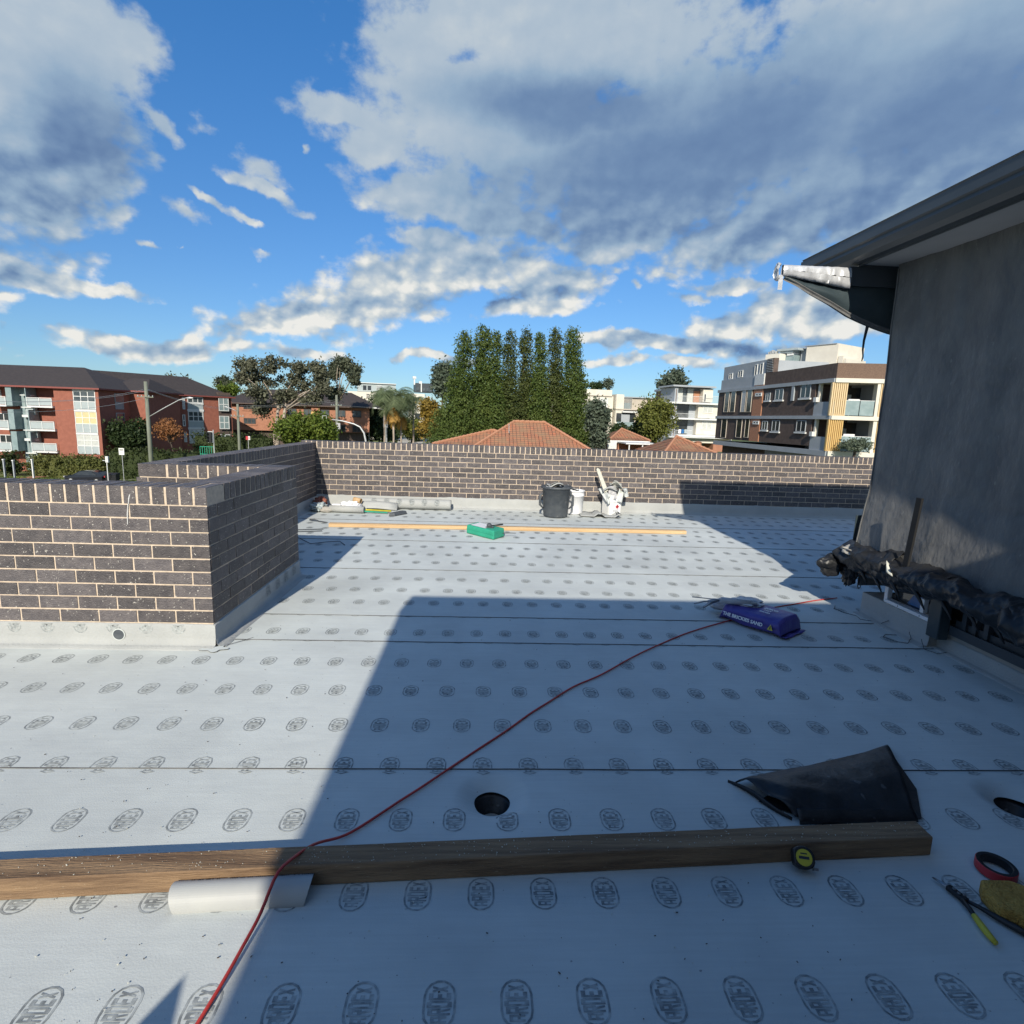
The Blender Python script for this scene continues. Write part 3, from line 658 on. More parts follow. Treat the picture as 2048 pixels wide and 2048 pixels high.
# wrap cloth: wavy sheet hanging in front of the wall
P = []
ny, nzv = 150, 90
def wrapx(y, z):
    x = WX - .016
    # the foot of the cloth flares out over the rubbish to catch the sun; nearer the camera an unseen fold is added to shade the rest
    x += .13*min(0, z-1.05) + .07*max(0, WY-max(y, 3.1))
    fold = max(.04, min(.23, .134+(z-1.3)*.086))*max(0, min(1, (2.79-z)/.5))
    x -= fold*(math.exp(-((y-2.25)/.33)**2) if y > 2.25 else 1)
    x += .016*nz3(y*1.1, z*.35, 2) + .022*nz3(y*4.5+z*.5, z*.6, 5) + .009*nz3(y*13+z*1.2, z*1.1, 8) + .0028*nz3(y*26, z*14, 3)
    x += .010*math.sin((y*2.2+z*.5)*4.2)*max(0, 1-z/2.9)*.6
    return x
for i in range(ny+1):
    y = -1.2+(WY+1.2)*(i/ny)**.9
    P.append([(wrapx(y, z), y, z) for z in [.38+(SZ+.024-.38)*j/nzv for j in range(nzv+1)]])
MB().grid(P).build('wrap_cloth', 'wrap', hr, smooth=True)
P = []
for i in range(26):      # wrap turned round the corner, edge seam
    x = WX+ (i/25)*2.2
    P.append([(x+(.01*nz3(j, i, 2)), WY+.004+.02*nz3(x*3, j*.2, 1)-(.004 if i == 0 else 0), .22+(SZ+.02-.225)*j/40) for j in range(41)])
MB().grid(P).build('wrap_cloth', 'wrap', hr, smooth=True)
MB().tube([(wrapx(WY-.02, z)-.004, WY-.012+.004*math.sin(z*9), z) for z in [.3+2.49*j/60 for j in range(61)]], .006, 6).build('wrap_seam', 'wrap', hr, smooth=True)
# beam wrapped in silver film with the dark sheet slung under it
bm_ = thing('wrapped_beam', (2.7, 4.57, 2.74), 'beam end bound in silver plastic film sticking out under the gutter corner', 'beam')
def beamgrid(x0, x1, y0, y1, z0, z1, n, amp, sq=0):
    P = []
    for i in range(n+1):
        x = x0+(x1-x0)*i/n; row = []
        for a in range(13):
            t = 2*math.pi*a/12; cx_, cz = math.cos(t), math.sin(t)
            sc = min(1/max(abs(cx_), 1e-3), 1/max(abs(cz), 1e-3)); py = cx_*sc; pz = cz*sc
            k = amp*nz3(x*9, a % 12*1.3, 2)
            row.append((x+.3*k, (y0+y1)/2+py*((y1-y0)/2+k), (z0+z1)/2+pz*((z1-z0)/2+k)))
        P.append(row)
    return P
def bz(x): return 2.655 + (0.03 if x < 2.5 else 0)
P = []
for i in range(49):
    x = 2.30+(2.85-2.30)*i/48; row = []
    sl = max(0, (x-2.36))*.16        # lower edge spreads
    for a in range(15):
        t = a/14; ang = t*2*math.pi
        yy = 4.585-.022*math.cos(ang)*1.0; 
        z0 = 2.715-sl*.9; z1 = 2.797
        z = (z0+z1)/2+(z1-z0)/2*max(-1, min(1, 1.3*math.sin(ang)))
        k = .006*nz3(x*14, a*.9, 3)+.004*nz3(x*40, a*2, 3)+ .005*math.sin(a*2.4+x*5)*(i/48)
        row.append((x, yy-abs(k)*2, z+k*.6))
    P.append(row)
MB().grid(P).build('silver_film', 'silver', bm_, smooth=True)
m = MB(); b0 = []
for j in range(13):
    t = -math.pi/2+math.pi*j/12; rr = .062+.012*nz3(j, 3, 3)
    b0.append([(2.285-.035*math.cos(t)+.018*nz3(j*1.7, k*2.1, 9), 4.583+rr*math.cos(t)*.6*math.cos(2*math.pi*k/14), 2.745+.055*math.sin(t)+.045*math.sin(2*math.pi*k/14)*math.cos(t)+.014*nz3(k, j, 5)) for k in range(15)])
m.grid(b0).build('film_knot', 'silver', bm_)
m = MB(); m.grid([[(2.27+.03*nz3(i, j, 1)+.012*i, 4.57+.012*nz3(i*2, j, 4), 2.72-.028*j+.01*nz3(i, j*2, 7)) for j in range(5)] for i in range(4)]).build('film_end', 'silver', bm_)
MB().box(2.846, 3.4, 4.577, 4.597, 2.665, 2.809).build('beam_body', 'gutter', bm_)
hs = thing('hanging_sheet', (2.9, 4.6, 2.5), 'dark plastic sheet slung below the beam against the wrapped wall', 'plastic sheet')
ctrl = [(2.30, 2.70), (2.42, 2.655), (2.545, 2.595), (2.72, 2.52), (2.88, 2.44), (3.003, 2.393), (3.12, 2.352), (3.25, 2.318), (3.4, 2.285)]
P = []
for i in range(41):
    x = 2.32+(3.38-2.32)*i/40
    zb = np.interp(x, [c[0] for c in ctrl], [c[1] for c in ctrl]); zt = 2.775-(x-2.3)*.07
    P.append([(x, 4.60+.03*math.sin(j*.55+x*2.5)*(j/12)+.014*nz3(x*5, j*.5, 2), zb+(zt-zb)*(1-j/12)) for j in range(13)])
MB().grid(P).build('sheet', 'sheet', hs, smooth=True, solid=.002)
P = [[(p[-1][0], 4.592-.01+.008*math.sin(a*1.2), p[-1][2]+.026*a/5-.01*(1 if a == 0 else 0)) for a in range(6)] for p in P]
MB().grid(P).build('sheet_hem', 'wrap', hs, smooth=True)
st = MB(); pts = [(3.052, 4.585, 2.365), (3.04, 4.58, 2.31), (3.028, 4.575, 2.25), (3.024, 4.572, 2.18), (3.030, 4.57, 2.125), (3.022, 4.57, 2.09)]
for a, b_ in zip(pts, pts[1:]): pass
st.grid([[(p[0]-.016+.004*i_, p[1], p[2]), (p[0]+.014, p[1]+.006, p[2]-.003)] for i_, p in enumerate(pts)]).build('loose_strap', 'gutter', hs, solid=.003)

# the hob (low upstand wall) under the wrapped wall with window frame let into it
hob = thing('door_sill_hob', (3.4, 2.5, 0), 'low membrane covered hob along the foot of the wrapped house', 'upstand')
m = MB(); m.box(3.235, 3.6, 3.72, 4.44, -.002, .172); m.box(3.32, 3.6, -1.5, 3.719, -.002, .145); m.build('kerb', 'concrete', hob)
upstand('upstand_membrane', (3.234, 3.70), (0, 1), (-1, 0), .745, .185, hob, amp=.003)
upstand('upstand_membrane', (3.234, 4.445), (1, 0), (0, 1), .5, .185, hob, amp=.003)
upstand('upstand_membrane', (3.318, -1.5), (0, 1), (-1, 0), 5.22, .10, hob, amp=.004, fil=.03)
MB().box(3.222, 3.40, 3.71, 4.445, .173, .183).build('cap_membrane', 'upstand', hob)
for pts in ([(3.10, 4.60, .008), (3.04, 4.52, .008), (3.06, 4.42, .008), (3.12, 4.34, .008), (3.10, 4.26, .008), (3.17, 4.22, .008), (3.215, 4.25, .008), (3.20, 4.16, .008), (3.212, 4.10, .06)],
            [(3.20, 3.86, .06), (3.19, 3.82, .02), (3.12, 3.76, .008), (3.05, 3.80, .008), (3.02, 3.88, .008), (3.07, 3.93, .008), (3.15, 3.92, .01)],
            [(3.20, 3.74, .05), (3.16, 3.66, .01), (3.20, 3.58, .008), (3.28, 3.60, .012)]):
    q = [Vector(pts[0])]
    for a, b_ in zip(pts, pts[1:]):
        for t in (.33, .66, 1): q.append(Vector(a).lerp(Vector(b_), t)+Vector((.006*nz3(t*9, a[0]*9, 1), .006*nz3(t*7, a[1]*9, 5), 0)))
    MB().tube(q, .0022, 5).build('bitumen_bead', 'bitumen', hob)
# window frame over the hob
wfm = thing('window_frame', (3.25, 3.95, .2), 'low window frame with white bottom rail and blue film behind, beside the rubbish', 'window')
m = MB(); m.box(3.205, 3.245, 3.71, 4.165, .192, .218); m.build('bottom_rail', 'whitepl', wfm, bevel=.002)
m = MB(); m.box(3.246, 3.30, 3.71, 4.165, .186, .226); m.build('sill_track', 'steel', wfm)
for yy in (3.80, 4.02): MB().lathe((3.2045, yy, .205), [(.005, 0), (.001, .001)], 10, Matrix.Rotation(R(-90), 3, 'Y')).build('screw', 'darkin', wfm)
m = MB(); m.box(3.225, 3.262, 4.166, 4.200, .19, .36); m.build('jamb', 'whitepl', wfm)
m = MB(); m.box(3.228, 3.262, 3.80, 3.832, .227, .33); m.build('mullion', 'whitepl', wfm)
m = MB(); m.box(3.29, 3.296, 3.71, 4.165, .227, .40); m.build('glass', 'glassd', wfm)
m = MB(); m.grid([[(3.278+.006*nz3(i, j, 2), 3.87+.03*i-.02*j+.012*nz3(i, j, 4), .23+.03*j) for j in range(5)] for i in range(6)]).build('blue_film', 'bluefilm', wfm, smooth=True)
m = MB(); m.box(3.262, 3.285, 3.83, 4.08, .325, .40); m.build('card_panel', 'barkdk', wfm)
m = MB(); m.box(3.19, 3.27, 3.60, 3.705, .10, .40); m.build('post', 'sheet', wfm, bevel=.006)
tr = thing('door_track', (3.3, 2., .2), 'dark aluminium sliding door tracks running towards the camera along the hob', 'door track')
for q, (x0, x1, z0, z1) in enumerate(((3.27, 3.285, .145, .21), (3.31, 3.318, .145, .25), (3.36, 3.372, .145, .28))): MB().box(x0, x1, -1.4, 3.60, z0, z1).build('track', 'gutter', tr)
for yy in (3.50, 3.42, 3.33): MB().box(3.292, 3.33, yy, yy+.035, .146, .40).build('jamb', 'gutter', tr)
MB().box(3.335, 3.343, -1.4, 3.30, .146, .60).build('glass', 'glassd', tr)

# crumpled black plastic and rubbish on the hob
def lump(name, c, r, mat, parent, amp=.25, seed=0, n=40, flat=True, sc=3.):
    P = []
    for i in range(n+1):
        th = math.pi*i/n; row = []
        for j in range(2*n+1):
            ph = 2*math.pi*(j % (2*n))/(2*n); d = Vector((math.sin(th)*math.cos(ph), math.sin(th)*math.sin(ph), math.cos(th)))
            k = 1+amp*(nz3(d.x*sc+seed, d.y*sc, d.z*sc)+.5*abs(nz3(d.x*sc*2.2+seed, d.y*sc*2.2, d.z*sc*2.2)))
            row.append((c[0]+d.x*r[0]*k, c[1]+d.y*r[1]*k, c[2]+d.z*r[2]*k))
        P.append(row)
    return MB().grid(P).build(name, mat, parent, smooth=True)
rb = thing('black_plastic_pile', (3.18, 3.7, .38), 'long pile of crumpled black plastic sheeting heaped along the foot of the wrapped wall', 'plastic sheeting')
def ridge(a, b, c): return 1-2*abs(nz3(a, b, c))
def drape(y0, y1, xw, xo, zt, zb, seed, n=170, m_=34, amp=.03):
    P = []
    for i in range(n+1):
        y = y0+(y1-y0)*i/n; row = []
        e = min(1, (i/n)/.06)*min(1, (1-i/n)/.06)
        w1 = .035*nz3(y*2.3, seed, 1); w2 = .03*nz3(y*3.1, seed, 5)
        for j in range(m_+1):
            v = j/m_; an = math.pi*(.5-1.05*v)
            cx, cz = xw+(xo-xw)*math.cos(an)**.8 if math.cos(an) > 0 else xw, (zt+zb)/2+(zt-zb)/2*math.sin(an)
            d = amp*ridge(y*3.2+v*1.6+seed, v*1.3+y*.7, seed)+amp*.55*ridge(y*8-v*2.2, v*2.6+y, seed+3)+amp*.25*ridge(y*19+v*3, v*6, seed+7)
            sx, sz = -math.cos(an), math.sin(an)
            row.append((cx+sx*d*e+w1, y+.35*d, max(.19, cz+w2+sz*d*.8)))
        P.append(row)
    return MB().grid(P).build('plastic_fold', 'blackpl', rb, smooth=True, solid=.002)
drape(4.56, 3.95, 3.20, 3.04, .57, .43, 1, amp=.045); drape(4.10, 3.45, 3.18, 3.05, .55, .44, 5, amp=.045); drape(3.62, 2.75, 3.14, 3.02, .56, .43, 9, amp=.036); drape(2.95, 1.9, 3.08, 2.98, .56, .42, 13, amp=.036); drape(2.0, .8, 3.02, 2.92, .56, .40, 17)
drape(4.50, 3.72, 3.18, 3.10, .47, .37, 21, amp=.022)
lump('plastic_fold', (3.12, 4.50, .33), (.05, .06, .10), 'blackpl', rb, .42, 18, 40, sc=2.6)
for s_ in range(9):      # ridged folds hanging over the pile
    y0 = 4.5-.2*s_; pts = [(3.07-.03*math.sin(s_), y0-.05*k, .50-.005*k*k+.02*nz3(k, s_, 1)) for k in range(7)]
    MB().tube(pts, [.006, .014, .018, .020, .016, .012, .004], 7).build('plastic_crease', 'blackpl', rb, smooth=True)
o = lump('black_bag', (2.985, 4.56, .385), (.105, .06, .085), 'blackpl', None, .30, 31, 40, sc=1.6); tag(o, 'loose flap of black plastic jutting out left of the rubbish heap', 'plastic bag')
o = lump('dusty_cloth', (3.09, 4.44, .535), (.08, .12, .035), 'concrete', None, .45, 41, 44, sc=2.6); tag(o, 'dusty grey cloth draped on top of the black plastic pile', 'cloth')
def scrap(name, pts, mat, label, cat, th=.003, group=None):
    m = MB(); m.grid(pts); o = m.build(name, mat, None, smooth=True, solid=th); return tag(o, label, cat, group)
scrap('paper_scrap', [[(2.985+.004*i+.006*j, 3.905+.008*i-.018*j*(1-i/5), .505+.020*i-.008*j) for j in range(4)] for i in range(5)], 'foil', 'small pale torn scrap lying on the black plastic below the upright lath', 'scrap')
scrap('membrane_offcut', [[(2.985+.012*math.sin(i*.8)+.012*j, 3.40+.028*i, .512+.010*math.sin(i*1.2)-.018*j*(.3+.1*i)) for j in range(3)] for i in range(7)], 'silver', 'pale grey curled strip on the black plastic above the window frame', 'scrap')
o = MB().prism([(3.06, 3.815, .42), (3.06, 3.865, .42), (3.10, 3.865, 1.07), (3.10, 3.815, 1.07)], (.016, 0, 0)).build('dark_lath', 'darkin', None, fixn=True); tag(o, 'dark lath standing upright out of the black plastic pile', 'lath')
o = MB().tube([(3.21, 4.50, .36), (3.205, 4.50, .28), (3.20, 4.49, .22), (3.20, 4.475, .205), (3.20, 4.455, .22), (3.195, 4.45, .30), (3.20, 4.46, .37)], .004, 6).build('wire_loop', 'gutter', None, smooth=True); tag(o, 'loop of dark wire hanging at the corner of the hob', 'wire')
lp = MB(); lp.grid([[(3.05+.04*i, 4.57+.01*i, .42+.30*j/6+.01*nz3(i, j, 3)) for i in range(3)] for j in range(7)]); o = lp.build('loose_wrap_edge', 'sheet', None, solid=.003); tag(o, 'strip of grey sheeting standing up against the wrapped wall corner', 'sheeting')
o.location = Vector(o.location)+Vector((.11, 0, .1))

# ================================================================ THINGS ON THE DECK
Z0 = .0075
# near timber beam
bt = thing('timber_beam', (0, 1.7, Z0), 'long weathered timber beam across the foreground, left end in sun', 'timber')
m = MB(); n = 60; y_l, y_r = 1.575, 1.755
P = []
for i in range(n+1):
    x = -2.6+(1.665+2.6)*i/n; yc = 1.528+(x+2.6)*(1.757-1.528)/4.335; k = lambda q: .0015*nz3(x*4, q, 2)
    P.append([(x, yc+k(1), Z0), (x, yc+.001+k(2), Z0+.066), (x, yc+.004+k(2), Z0+.070+k(3)), (x, yc+.045, Z0+.0695+k(4)*1.5), (x, yc+.086, Z0+.070+k(5)), (x, yc+.090, Z0+.066), (x, yc+.09, Z0), (x, yc, Z0)])
m.grid(P); m.f.append(tuple(range(7))[::-1]); b_ = n*8; m.f.append(tuple(b_+q for q in range(7)))
o = m.build('beam', 'timberdk', bt)
m = MB()
for i in range(330):
    x = random.uniform(-1.7, 1.7); yc = 1.528+(x+2.6)*(1.757-1.528)/4.335; c = (x, yc+random.uniform(.006, .085), Z0+.0712); s_ = random.uniform(.0008, .0026)
    m.obox(c, (s_*1.5, s_, s_*.7), random.uniform(0, 3), random.uniform(0, 1))
m.build('debris', 'foil', bt, kind='stuff')
# far timber
bt = thing('timber_batten', (.4, 7.6, Z0), 'long clean timber batten lying straight across the sunlit far deck', 'timber')
xl, yl, xr, yr = -2.10, 7.575, 2.86, 7.66
m = MB(); n = 40; P = []
for i in range(n+1):
    t = i/n; x = xl+(xr-xl)*t; y = yl+(yr-yl)*t+.006*math.sin(t*5)
    P.append([(x, y, Z0), (x, y, Z0+.044), (x, y+.002, Z0+.046), (x, y+.089, Z0+.046), (x, y+.09, Z0+.044), (x, y+.09, Z0), (x, y, Z0)])
m.grid(P); m.f.append(tuple(range(6))[::-1]); m.f.append(tuple(n*7+q for q in range(6))); m.build('beam', 'timber', bt)
# PVC pipe half shell
a0, a1 = Vector((-.925, 1.582, 0)), Vector((-.535, 1.606, 0)); ax_ = (a1-a0).normalized(); sd_ = Vector((-ax_.y, ax_.x, 0))
pp = thing('pvc_pipe', (-.72, 1.6, Z0), 'short length of white PVC pipe lying against the near timber beam', 'pipe')
P = []; r_ = .049
for i in range(25):
    t = i/24; q = a0.lerp(a1, t); skew = lambda an: .018*math.cos(an)*(1-2*t)
    P.append([tuple(q+ax_*(-.02*math.sin(an)*(1-t)+.015*math.sin(an)*t)+sd_*(-r_*.93*math.cos(an))+Vector((0, 0, Z0-.012+r_*.95*math.sin(an)+.016))) for an in [R(-14)+R(185)*k/26 for k in range(27)]])
MB().grid(P).build('pipe_wall', 'pvc', pp, solid=.0035)
P2 = []
# printed line of small characters along the top
mk = MB(); x = .03
while x < .40:
    wch = random.choice((.0030, .0042, .0050)); an = R(112)
    if random.random() < .78:
        for _ in range(2):
            dx = random.uniform(0, wch*.6); q = a0+ax_*(x+dx); h0 = random.uniform(0, .04)
            rr = r_*.95+.0044
            pt = lambda u, v: tuple(q+ax_*u+sd_*(-(r_*.93+.0044)*math.cos(an+v))+Vector((0, 0, Z0+.004+rr*math.sin(an+v))))
            mk.poly([pt(0, 0), pt(.0022, 0), pt(.0022, .15), pt(0, .15)])
        mk.poly([pt(0, h0), pt(wch*.7, h0), pt(wch*.7, h0+.05), pt(0, h0+.05)])
    x += wch+.0018
mk.build('printed_line', 'ink', pp)
# red cord from the bottom of the frame to the hob
cp = [(-.75, .9), (-.70, 1.10), (-.681, 1.221), (-.662, 1.351), (-.648, 1.47), (-.615, 1.60), (-.554, 1.78), (-.43, 1.89), (-.30, 2.04), (-.221, 2.125), (-.05, 2.34), (.123, 2.546), (.27, 2.735), (.395, 2.865), (.55, 3.04), (.722, 3.174), (.93, 3.39), (1.126, 3.564), (1.45, 3.83), (1.762, 4.052), (2.1, 4.25), (2.4, 4.47), (2.738, 4.61), (3.0, 4.73), (3.3, 4.83)]
def zc_(x, y):
    if y < 1.50: 
        return .011 + max(0, (y-1.15))*.11*.6
    if y < 1.63: return .011+.021+ (.125-.032)*min(1, (y-1.50)/.07) if y < 1.60 else .118
    if y < 1.75: return .085
    if y < 1.80: return .05
    return .0115
pts = []
for a, b_ in zip(cp, cp[1:]):
    for k in range(6):
        t = k/6; x = a[0]+(b_[0]-a[0])*t; y = a[1]+(b_[1]-a[1])*t; pts.append([x+.004*nz3(y*5, x, 1)+.012*nz3(y*1.7, x*1.7, 4), y+.008*nz3(x*2.3, y*2, 9), zc_(x, y)])
for _ in range(5):
    pts = [pts[0]]+[[(pts[i-1][q]+2*pts[i][q]+pts[i+1][q])/4 for q in range(3)] for i in range(1, len(pts)-1)]+[pts[-1]]
o = MB().tube(pts, .0050, 10).build('extension_cord', 'cord', None, smooth=True); tag(o, 'red extension cord snaking from the bottom left to the rubbish at right', 'cord')
# folded black membrane offcut
mo = thing('black_membrane_offcut', (1.5, 2.1, Z0), 'folded offcut of black rubbery membrane lying behind the near timber beam', 'membrane offcut')
P = []
A, B_, C_, D_ = Vector((1.10, 2.15, 0)), Vector((2.00, 2.44, 0)), Vector((1.26, 1.94, 0)), Vector((1.76, 1.955, 0))
for i in range(31):
    u = i/30; row = []
    for j in range(25):
        v = j/24; p = A.lerp(B_, u).lerp(C_.lerp(D_, u), v)
        z = .012+.046*math.sin(math.pi*min(1, v*1.05))**.8*(1-.35*u)*(1 if v < .95 else .8)+.012*math.sin(u*7+v*2)*(1-v)+.008*nz3(u*4, v*4, 3)
        if u < .1: z += .015*math.sin(v*9)
        row.append((p.x+.01*nz3(v*3, 1, u*3), p.y, max(.010, z)))
    P.append(row)
MB().grid(P).build('top_fold', 'blackpl', mo, smooth=True, solid=.003)
P = []
for i in range(31):
    u = i/30; row = []
    for j in range(9):
        v = j/8; p = C_.lerp(D_+Vector((-.01, -.002, 0)), u); row.append((p.x, p.y-.035*v+.0, .045*(1-v)**.6*(1-.3*u)+.009))
    P.append(row)
MB().grid(P).build('front_fold', 'blackpl', mo, smooth=True, solid=.003)
MB().grid([[(1.085+.16*t_+.012*math.sin(t_*6), 2.165-.235*t_, .009+.012*s_*(1+math.sin(t_*3))) for s_ in (0, 1)] for t_ in [k/16 for k in range(17)]]).build('lower_flap', 'blackpl', mo, smooth=True, solid=.003)
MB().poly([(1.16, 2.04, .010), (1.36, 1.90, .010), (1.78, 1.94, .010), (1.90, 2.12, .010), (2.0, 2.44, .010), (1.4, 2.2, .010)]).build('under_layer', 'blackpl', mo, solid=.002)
# tape measure
tm = thing('tape_measure', (1.14, 1.70, Z0), 'black tape measure with yellow label leaning on the near timber beam', 'tape measure')
mt = Matrix.Rotation(R(-12), 3, 'Z') @ Matrix.Rotation(R(48), 3, 'X')
def xf(m, mat3, c): m.v = [tuple(mat3 @ Vector(p)+Vector(c)) for p in m.v]; return m
cc = (1.142, 1.690, .052)
body = [(.036*math.cos(a)*(1 if math.cos(a) > 0 else 1.05), .036*math.sin(a), -.018) for a in [2*math.pi*k/20 for k in range(20)]]
xf(MB().prism([(max(-.034, min(.036, p[0]*1.1)), p[1], p[2]) for p in body], (0, 0, .036)), mt, cc).build('case', 'blackpl', tm, bevel=.005, fixn=True)
xf(MB().prism([(p[0]*.72, p[1]*.72, .0185) for p in body], (0, 0, .0012)), mt, cc).build('label_disc', 'yellow', tm)
xf(MB().box(-.018, .016, -.005, .004, .0198, .0204), mt, cc).build('label_print', 'ink', tm)
xf(MB().box(-.012, .010, .010, .014, .0198, .0204), mt, cc).build('label_print', 'ink', tm)
xf(MB().box(.030, .046, -.034, -.026, -.007, .007), mt, cc).build('tape_hook', 'steel', tm)
# tape roll
trl = thing('tape_roll', (1.838, 1.672, Z0), 'roll of red tape with dark outer rim lying at the right near the cutters', 'tape roll')
MB().lathe((1.838, 1.672, Z0), [(.058, .0), (.060, .002), (.060, .030), (.058, .032)], 40).build('tape_wound', 'red', trl, smooth=False)
MB().lathe((1.838, 1.672, Z0), [(.058, .0322), (.046, .0322), (.044, .030), (.044, .002), (.046, 0)], 40).build('tape_core', 'blackpl', trl)
# snips
sn = thing('wire_cutters', (1.62, 1.5, Z0), 'cutters with one yellow and one black handle lying open at the lower right', 'cutters')
MB().tube([(1.578, 1.640, .016), (1.590, 1.615, .017), (1.604, 1.585, .018)], [.0012, .003, .006], 8).build('jaw', 'steel', sn, smooth=True)
MB().tube([(1.582, 1.642, .016), (1.596, 1.618, .017), (1.610, 1.587, .018)], [.0012, .003, .006], 8).build('jaw', 'steel', sn, smooth=True)
MB().obox((1.606, 1.568, .019), (.022, .062, .016), R(15)).build('head', 'blackpl', sn, bevel=.003)
for q in ((1.604, 1.580, .028), (1.606, 1.562, .028), (1.620, 1.556, .027)): MB().lathe(q, [(.0055, 0), (.005, .002), (.001, .0025)], 12).build('rivet', 'steel', sn)
MB().tube([(1.603, 1.545, .019), (1.600, 1.510, .018), (1.590, 1.475, .017)], [.008, .0075, .007], 10).build('handle', 'blackpl', sn, smooth=True)
MB().tube([(1.594, 1.488, .017), (1.586, 1.455, .018), (1.580, 1.425, .018), (1.577, 1.396, .018)], [.0085, .010, .010, .008], 12).build('handle_grip', 'yellow', sn, smooth=True)
MB().tube([(1.612, 1.548, .019), (1.640, 1.515, .018), (1.665, 1.475, .018), (1.690, 1.440, .018), (1.712, 1.405, .018)], [.006, .007, .010, .011, .009], 12).build('handle_grip', 'blackpl', sn, smooth=True)
MB().lathe((1.577, 1.393, .018), [(.0085, 0), (.006, .003), (.001, .004)], 12, Matrix.Rotation(R(90), 3, 'X')).build('handle_tip', 'yellow', sn)
sp = thing('sponge', (1.74, 1.52, Z0), 'worn yellow sponge cut off by the right edge of the picture', 'sponge')
P = [(1.665, 1.475), (1.672, 1.55), (1.70, 1.59), (1.80, 1.585), (1.86, 1.54), (1.85, 1.44), (1.74, 1.425)]
MB().prism([(x, y, Z0) for x, y in P], (0, 0, .05)).build('sponge_block', 'sponge', sp, bevel=.009, fixn=True, smooth=False)
# sand bag with caulking gun, film
sb = thing('sand_bag', (2.2, 4.15, Z0), 'purple plastic bag of brickies sand lying where the big shadow ends', 'sand bag')
U_ = (Vector((2.20, 3.84, 0))-Vector((1.93, 4.17, 0))).normalized()
c0 = Vector((2.215, 4.135, 0)); lx = Vector((.66, -.30, 0)).normalized()
p1, p2, p3, p4 = Vector((1.90, 4.17, 0)), Vector((2.19, 3.82, 0)), Vector((2.56, 4.14, 0)), Vector((2.20, 4.50, 0))
def bagpt(u, v, top):   # u along the long side p1->p2.. v across
    a = p1.lerp(p2, u); b2 = p4.lerp(p3, u); p = a.lerp(b2, v)
    e = (4*u*(1-u))**.28*(4*v*(1-v))**.36
    z = .012+ (.105*e if top else 0)+(.006*nz3(u*6, v*6, 3) if top else 0)
    k = .02*(1-e) if not top else 0
    return (p.x, p.y, z)
n = 28
cen = (p1+p2+p3+p4)/4
# bag laid with its long axis from (1.93,4.3) to (2.5,3.95)
La, Lb = Vector((2.03, 4.31, 0)), Vector((2.315, 3.90, 0)); dL = (Lb-La); ln_ = dL.length; dL.normalize(); dW = Vector((dL.y, -dL.x, 0)); W_ = .17
def bp(u, a):
    w_ = W_*(.90+.10*math.sin(math.pi*u)); e = max(0, min(1, u/.06))**.5*max(0, min(1, (1-u)/.05))**.5
    h_ = (.012+.054*e); c = math.copysign(abs(math.cos(a))**.55, math.cos(a)); s2 = math.copysign(abs(math.sin(a))**.6, math.sin(a))
    k = 1+.10*nz3(u*4, a*1.5, 2)+.04*nz3(u*13, a*4, 5)
    p = La+dL*(u*ln_)+dW*(w_*c*k); return (p.x, p.y, Z0+h_*(1+s2*k)+.001)
MB().grid([[bp(i/36, 2*math.pi*j/40) for j in range(41)] for i in range(37)]).build('bag_body', 'purple', sb, smooth=True)
for e_, s_ in ((La, -1), (Lb, 1)): MB().grid([[tuple(e_+dL*s_*(.02*k)+dW*(W_*.88*(j/10-.5)*2)+Vector((0, 0, Z0+.012+.006*math.sin(j*1.3+k)))) for j in range(11)] for k in range(3)]).build('bag_seam', 'purple' if s_ > 0 else 'bagwhite', sb, smooth=True, solid=.002)
def text(name, body, size, mtx, mat, parent, ext=.0004):
    cu = bpy.data.curves.new(name, 'FONT'); cu.body = body; cu.size = size; cu.align_x = 'CENTER'; cu.align_y = 'CENTER'; cu.extrude = ext; cu.offset = size*.03
    o = bpy.data.objects.new(name, cu); col.objects.link(o); bpy.context.view_layer.update()
    me = bpy.data.meshes.new_from_object(o.evaluated_get(bpy.context.evaluated_depsgraph_get())); bpy.data.objects.remove(o)
    off = wpos(parent)
    me.transform(mtx); me.transform(Matrix.Translation(-off)); me.materials.clear(); me.materials.append(MT[mat])
    o = bpy.data.objects.new(name, me); col.objects.link(o); o.parent = parent; return o
def frame(o_, x_, y_):
    x_ = Vector(x_).normalized(); y_ = Vector(y_); y_ = (y_-x_*y_.dot(x_)).normalized(); z_ = x_.cross(y_); o_ = Vector(o_)
    return Matrix(((x_.x, y_.x, z_.x, o_.x), (x_.y, y_.y, z_.y, o_.y), (x_.z, y_.z, z_.z, o_.z), (0, 0, 0, 1)))
fc = La+dL*(ln_*.42)+dW*(W_*1.10)
text('print_brickies_sand', 'THE BRICKIES SAND', .036, frame((fc.x, fc.y, Z0+.070), dL, Vector((0, 0, 1))-dW*.25), 'whitepl', sb)
q = La+dL*(ln_*.86)+dW*(W_*1.09)
MB().prism([tuple(q+dL*a+Vector((0, 0, Z0+.05+b2))-dW*b2*.2) for a, b2 in ((-.022, 0), (.022, 0), (0, .042))], tuple(dW*.001)).build('warning_triangle', 'yellow', sb)
MB().prism([tuple(q+dW*.0012+dL*a+Vector((0, 0, Z0+.057+b2))-dW*b2*.2) for a, b2 in ((-.003, 0), (.003, 0), (.002, .024), (-.002, .024))], tuple(dW*.001)).build('warning_mark', 'ink', sb)
q = La+dL*(ln_*.66)
for k in range(3): text('print_weight', ('20KG', 'NET', 'SAND')[k], .045 if k == 0 else .03, frame(tuple(q+dW*(.02+.05*k-.03)+Vector((0, 0, Z0+.1415))), dL, -dW), 'whitepl', sb)
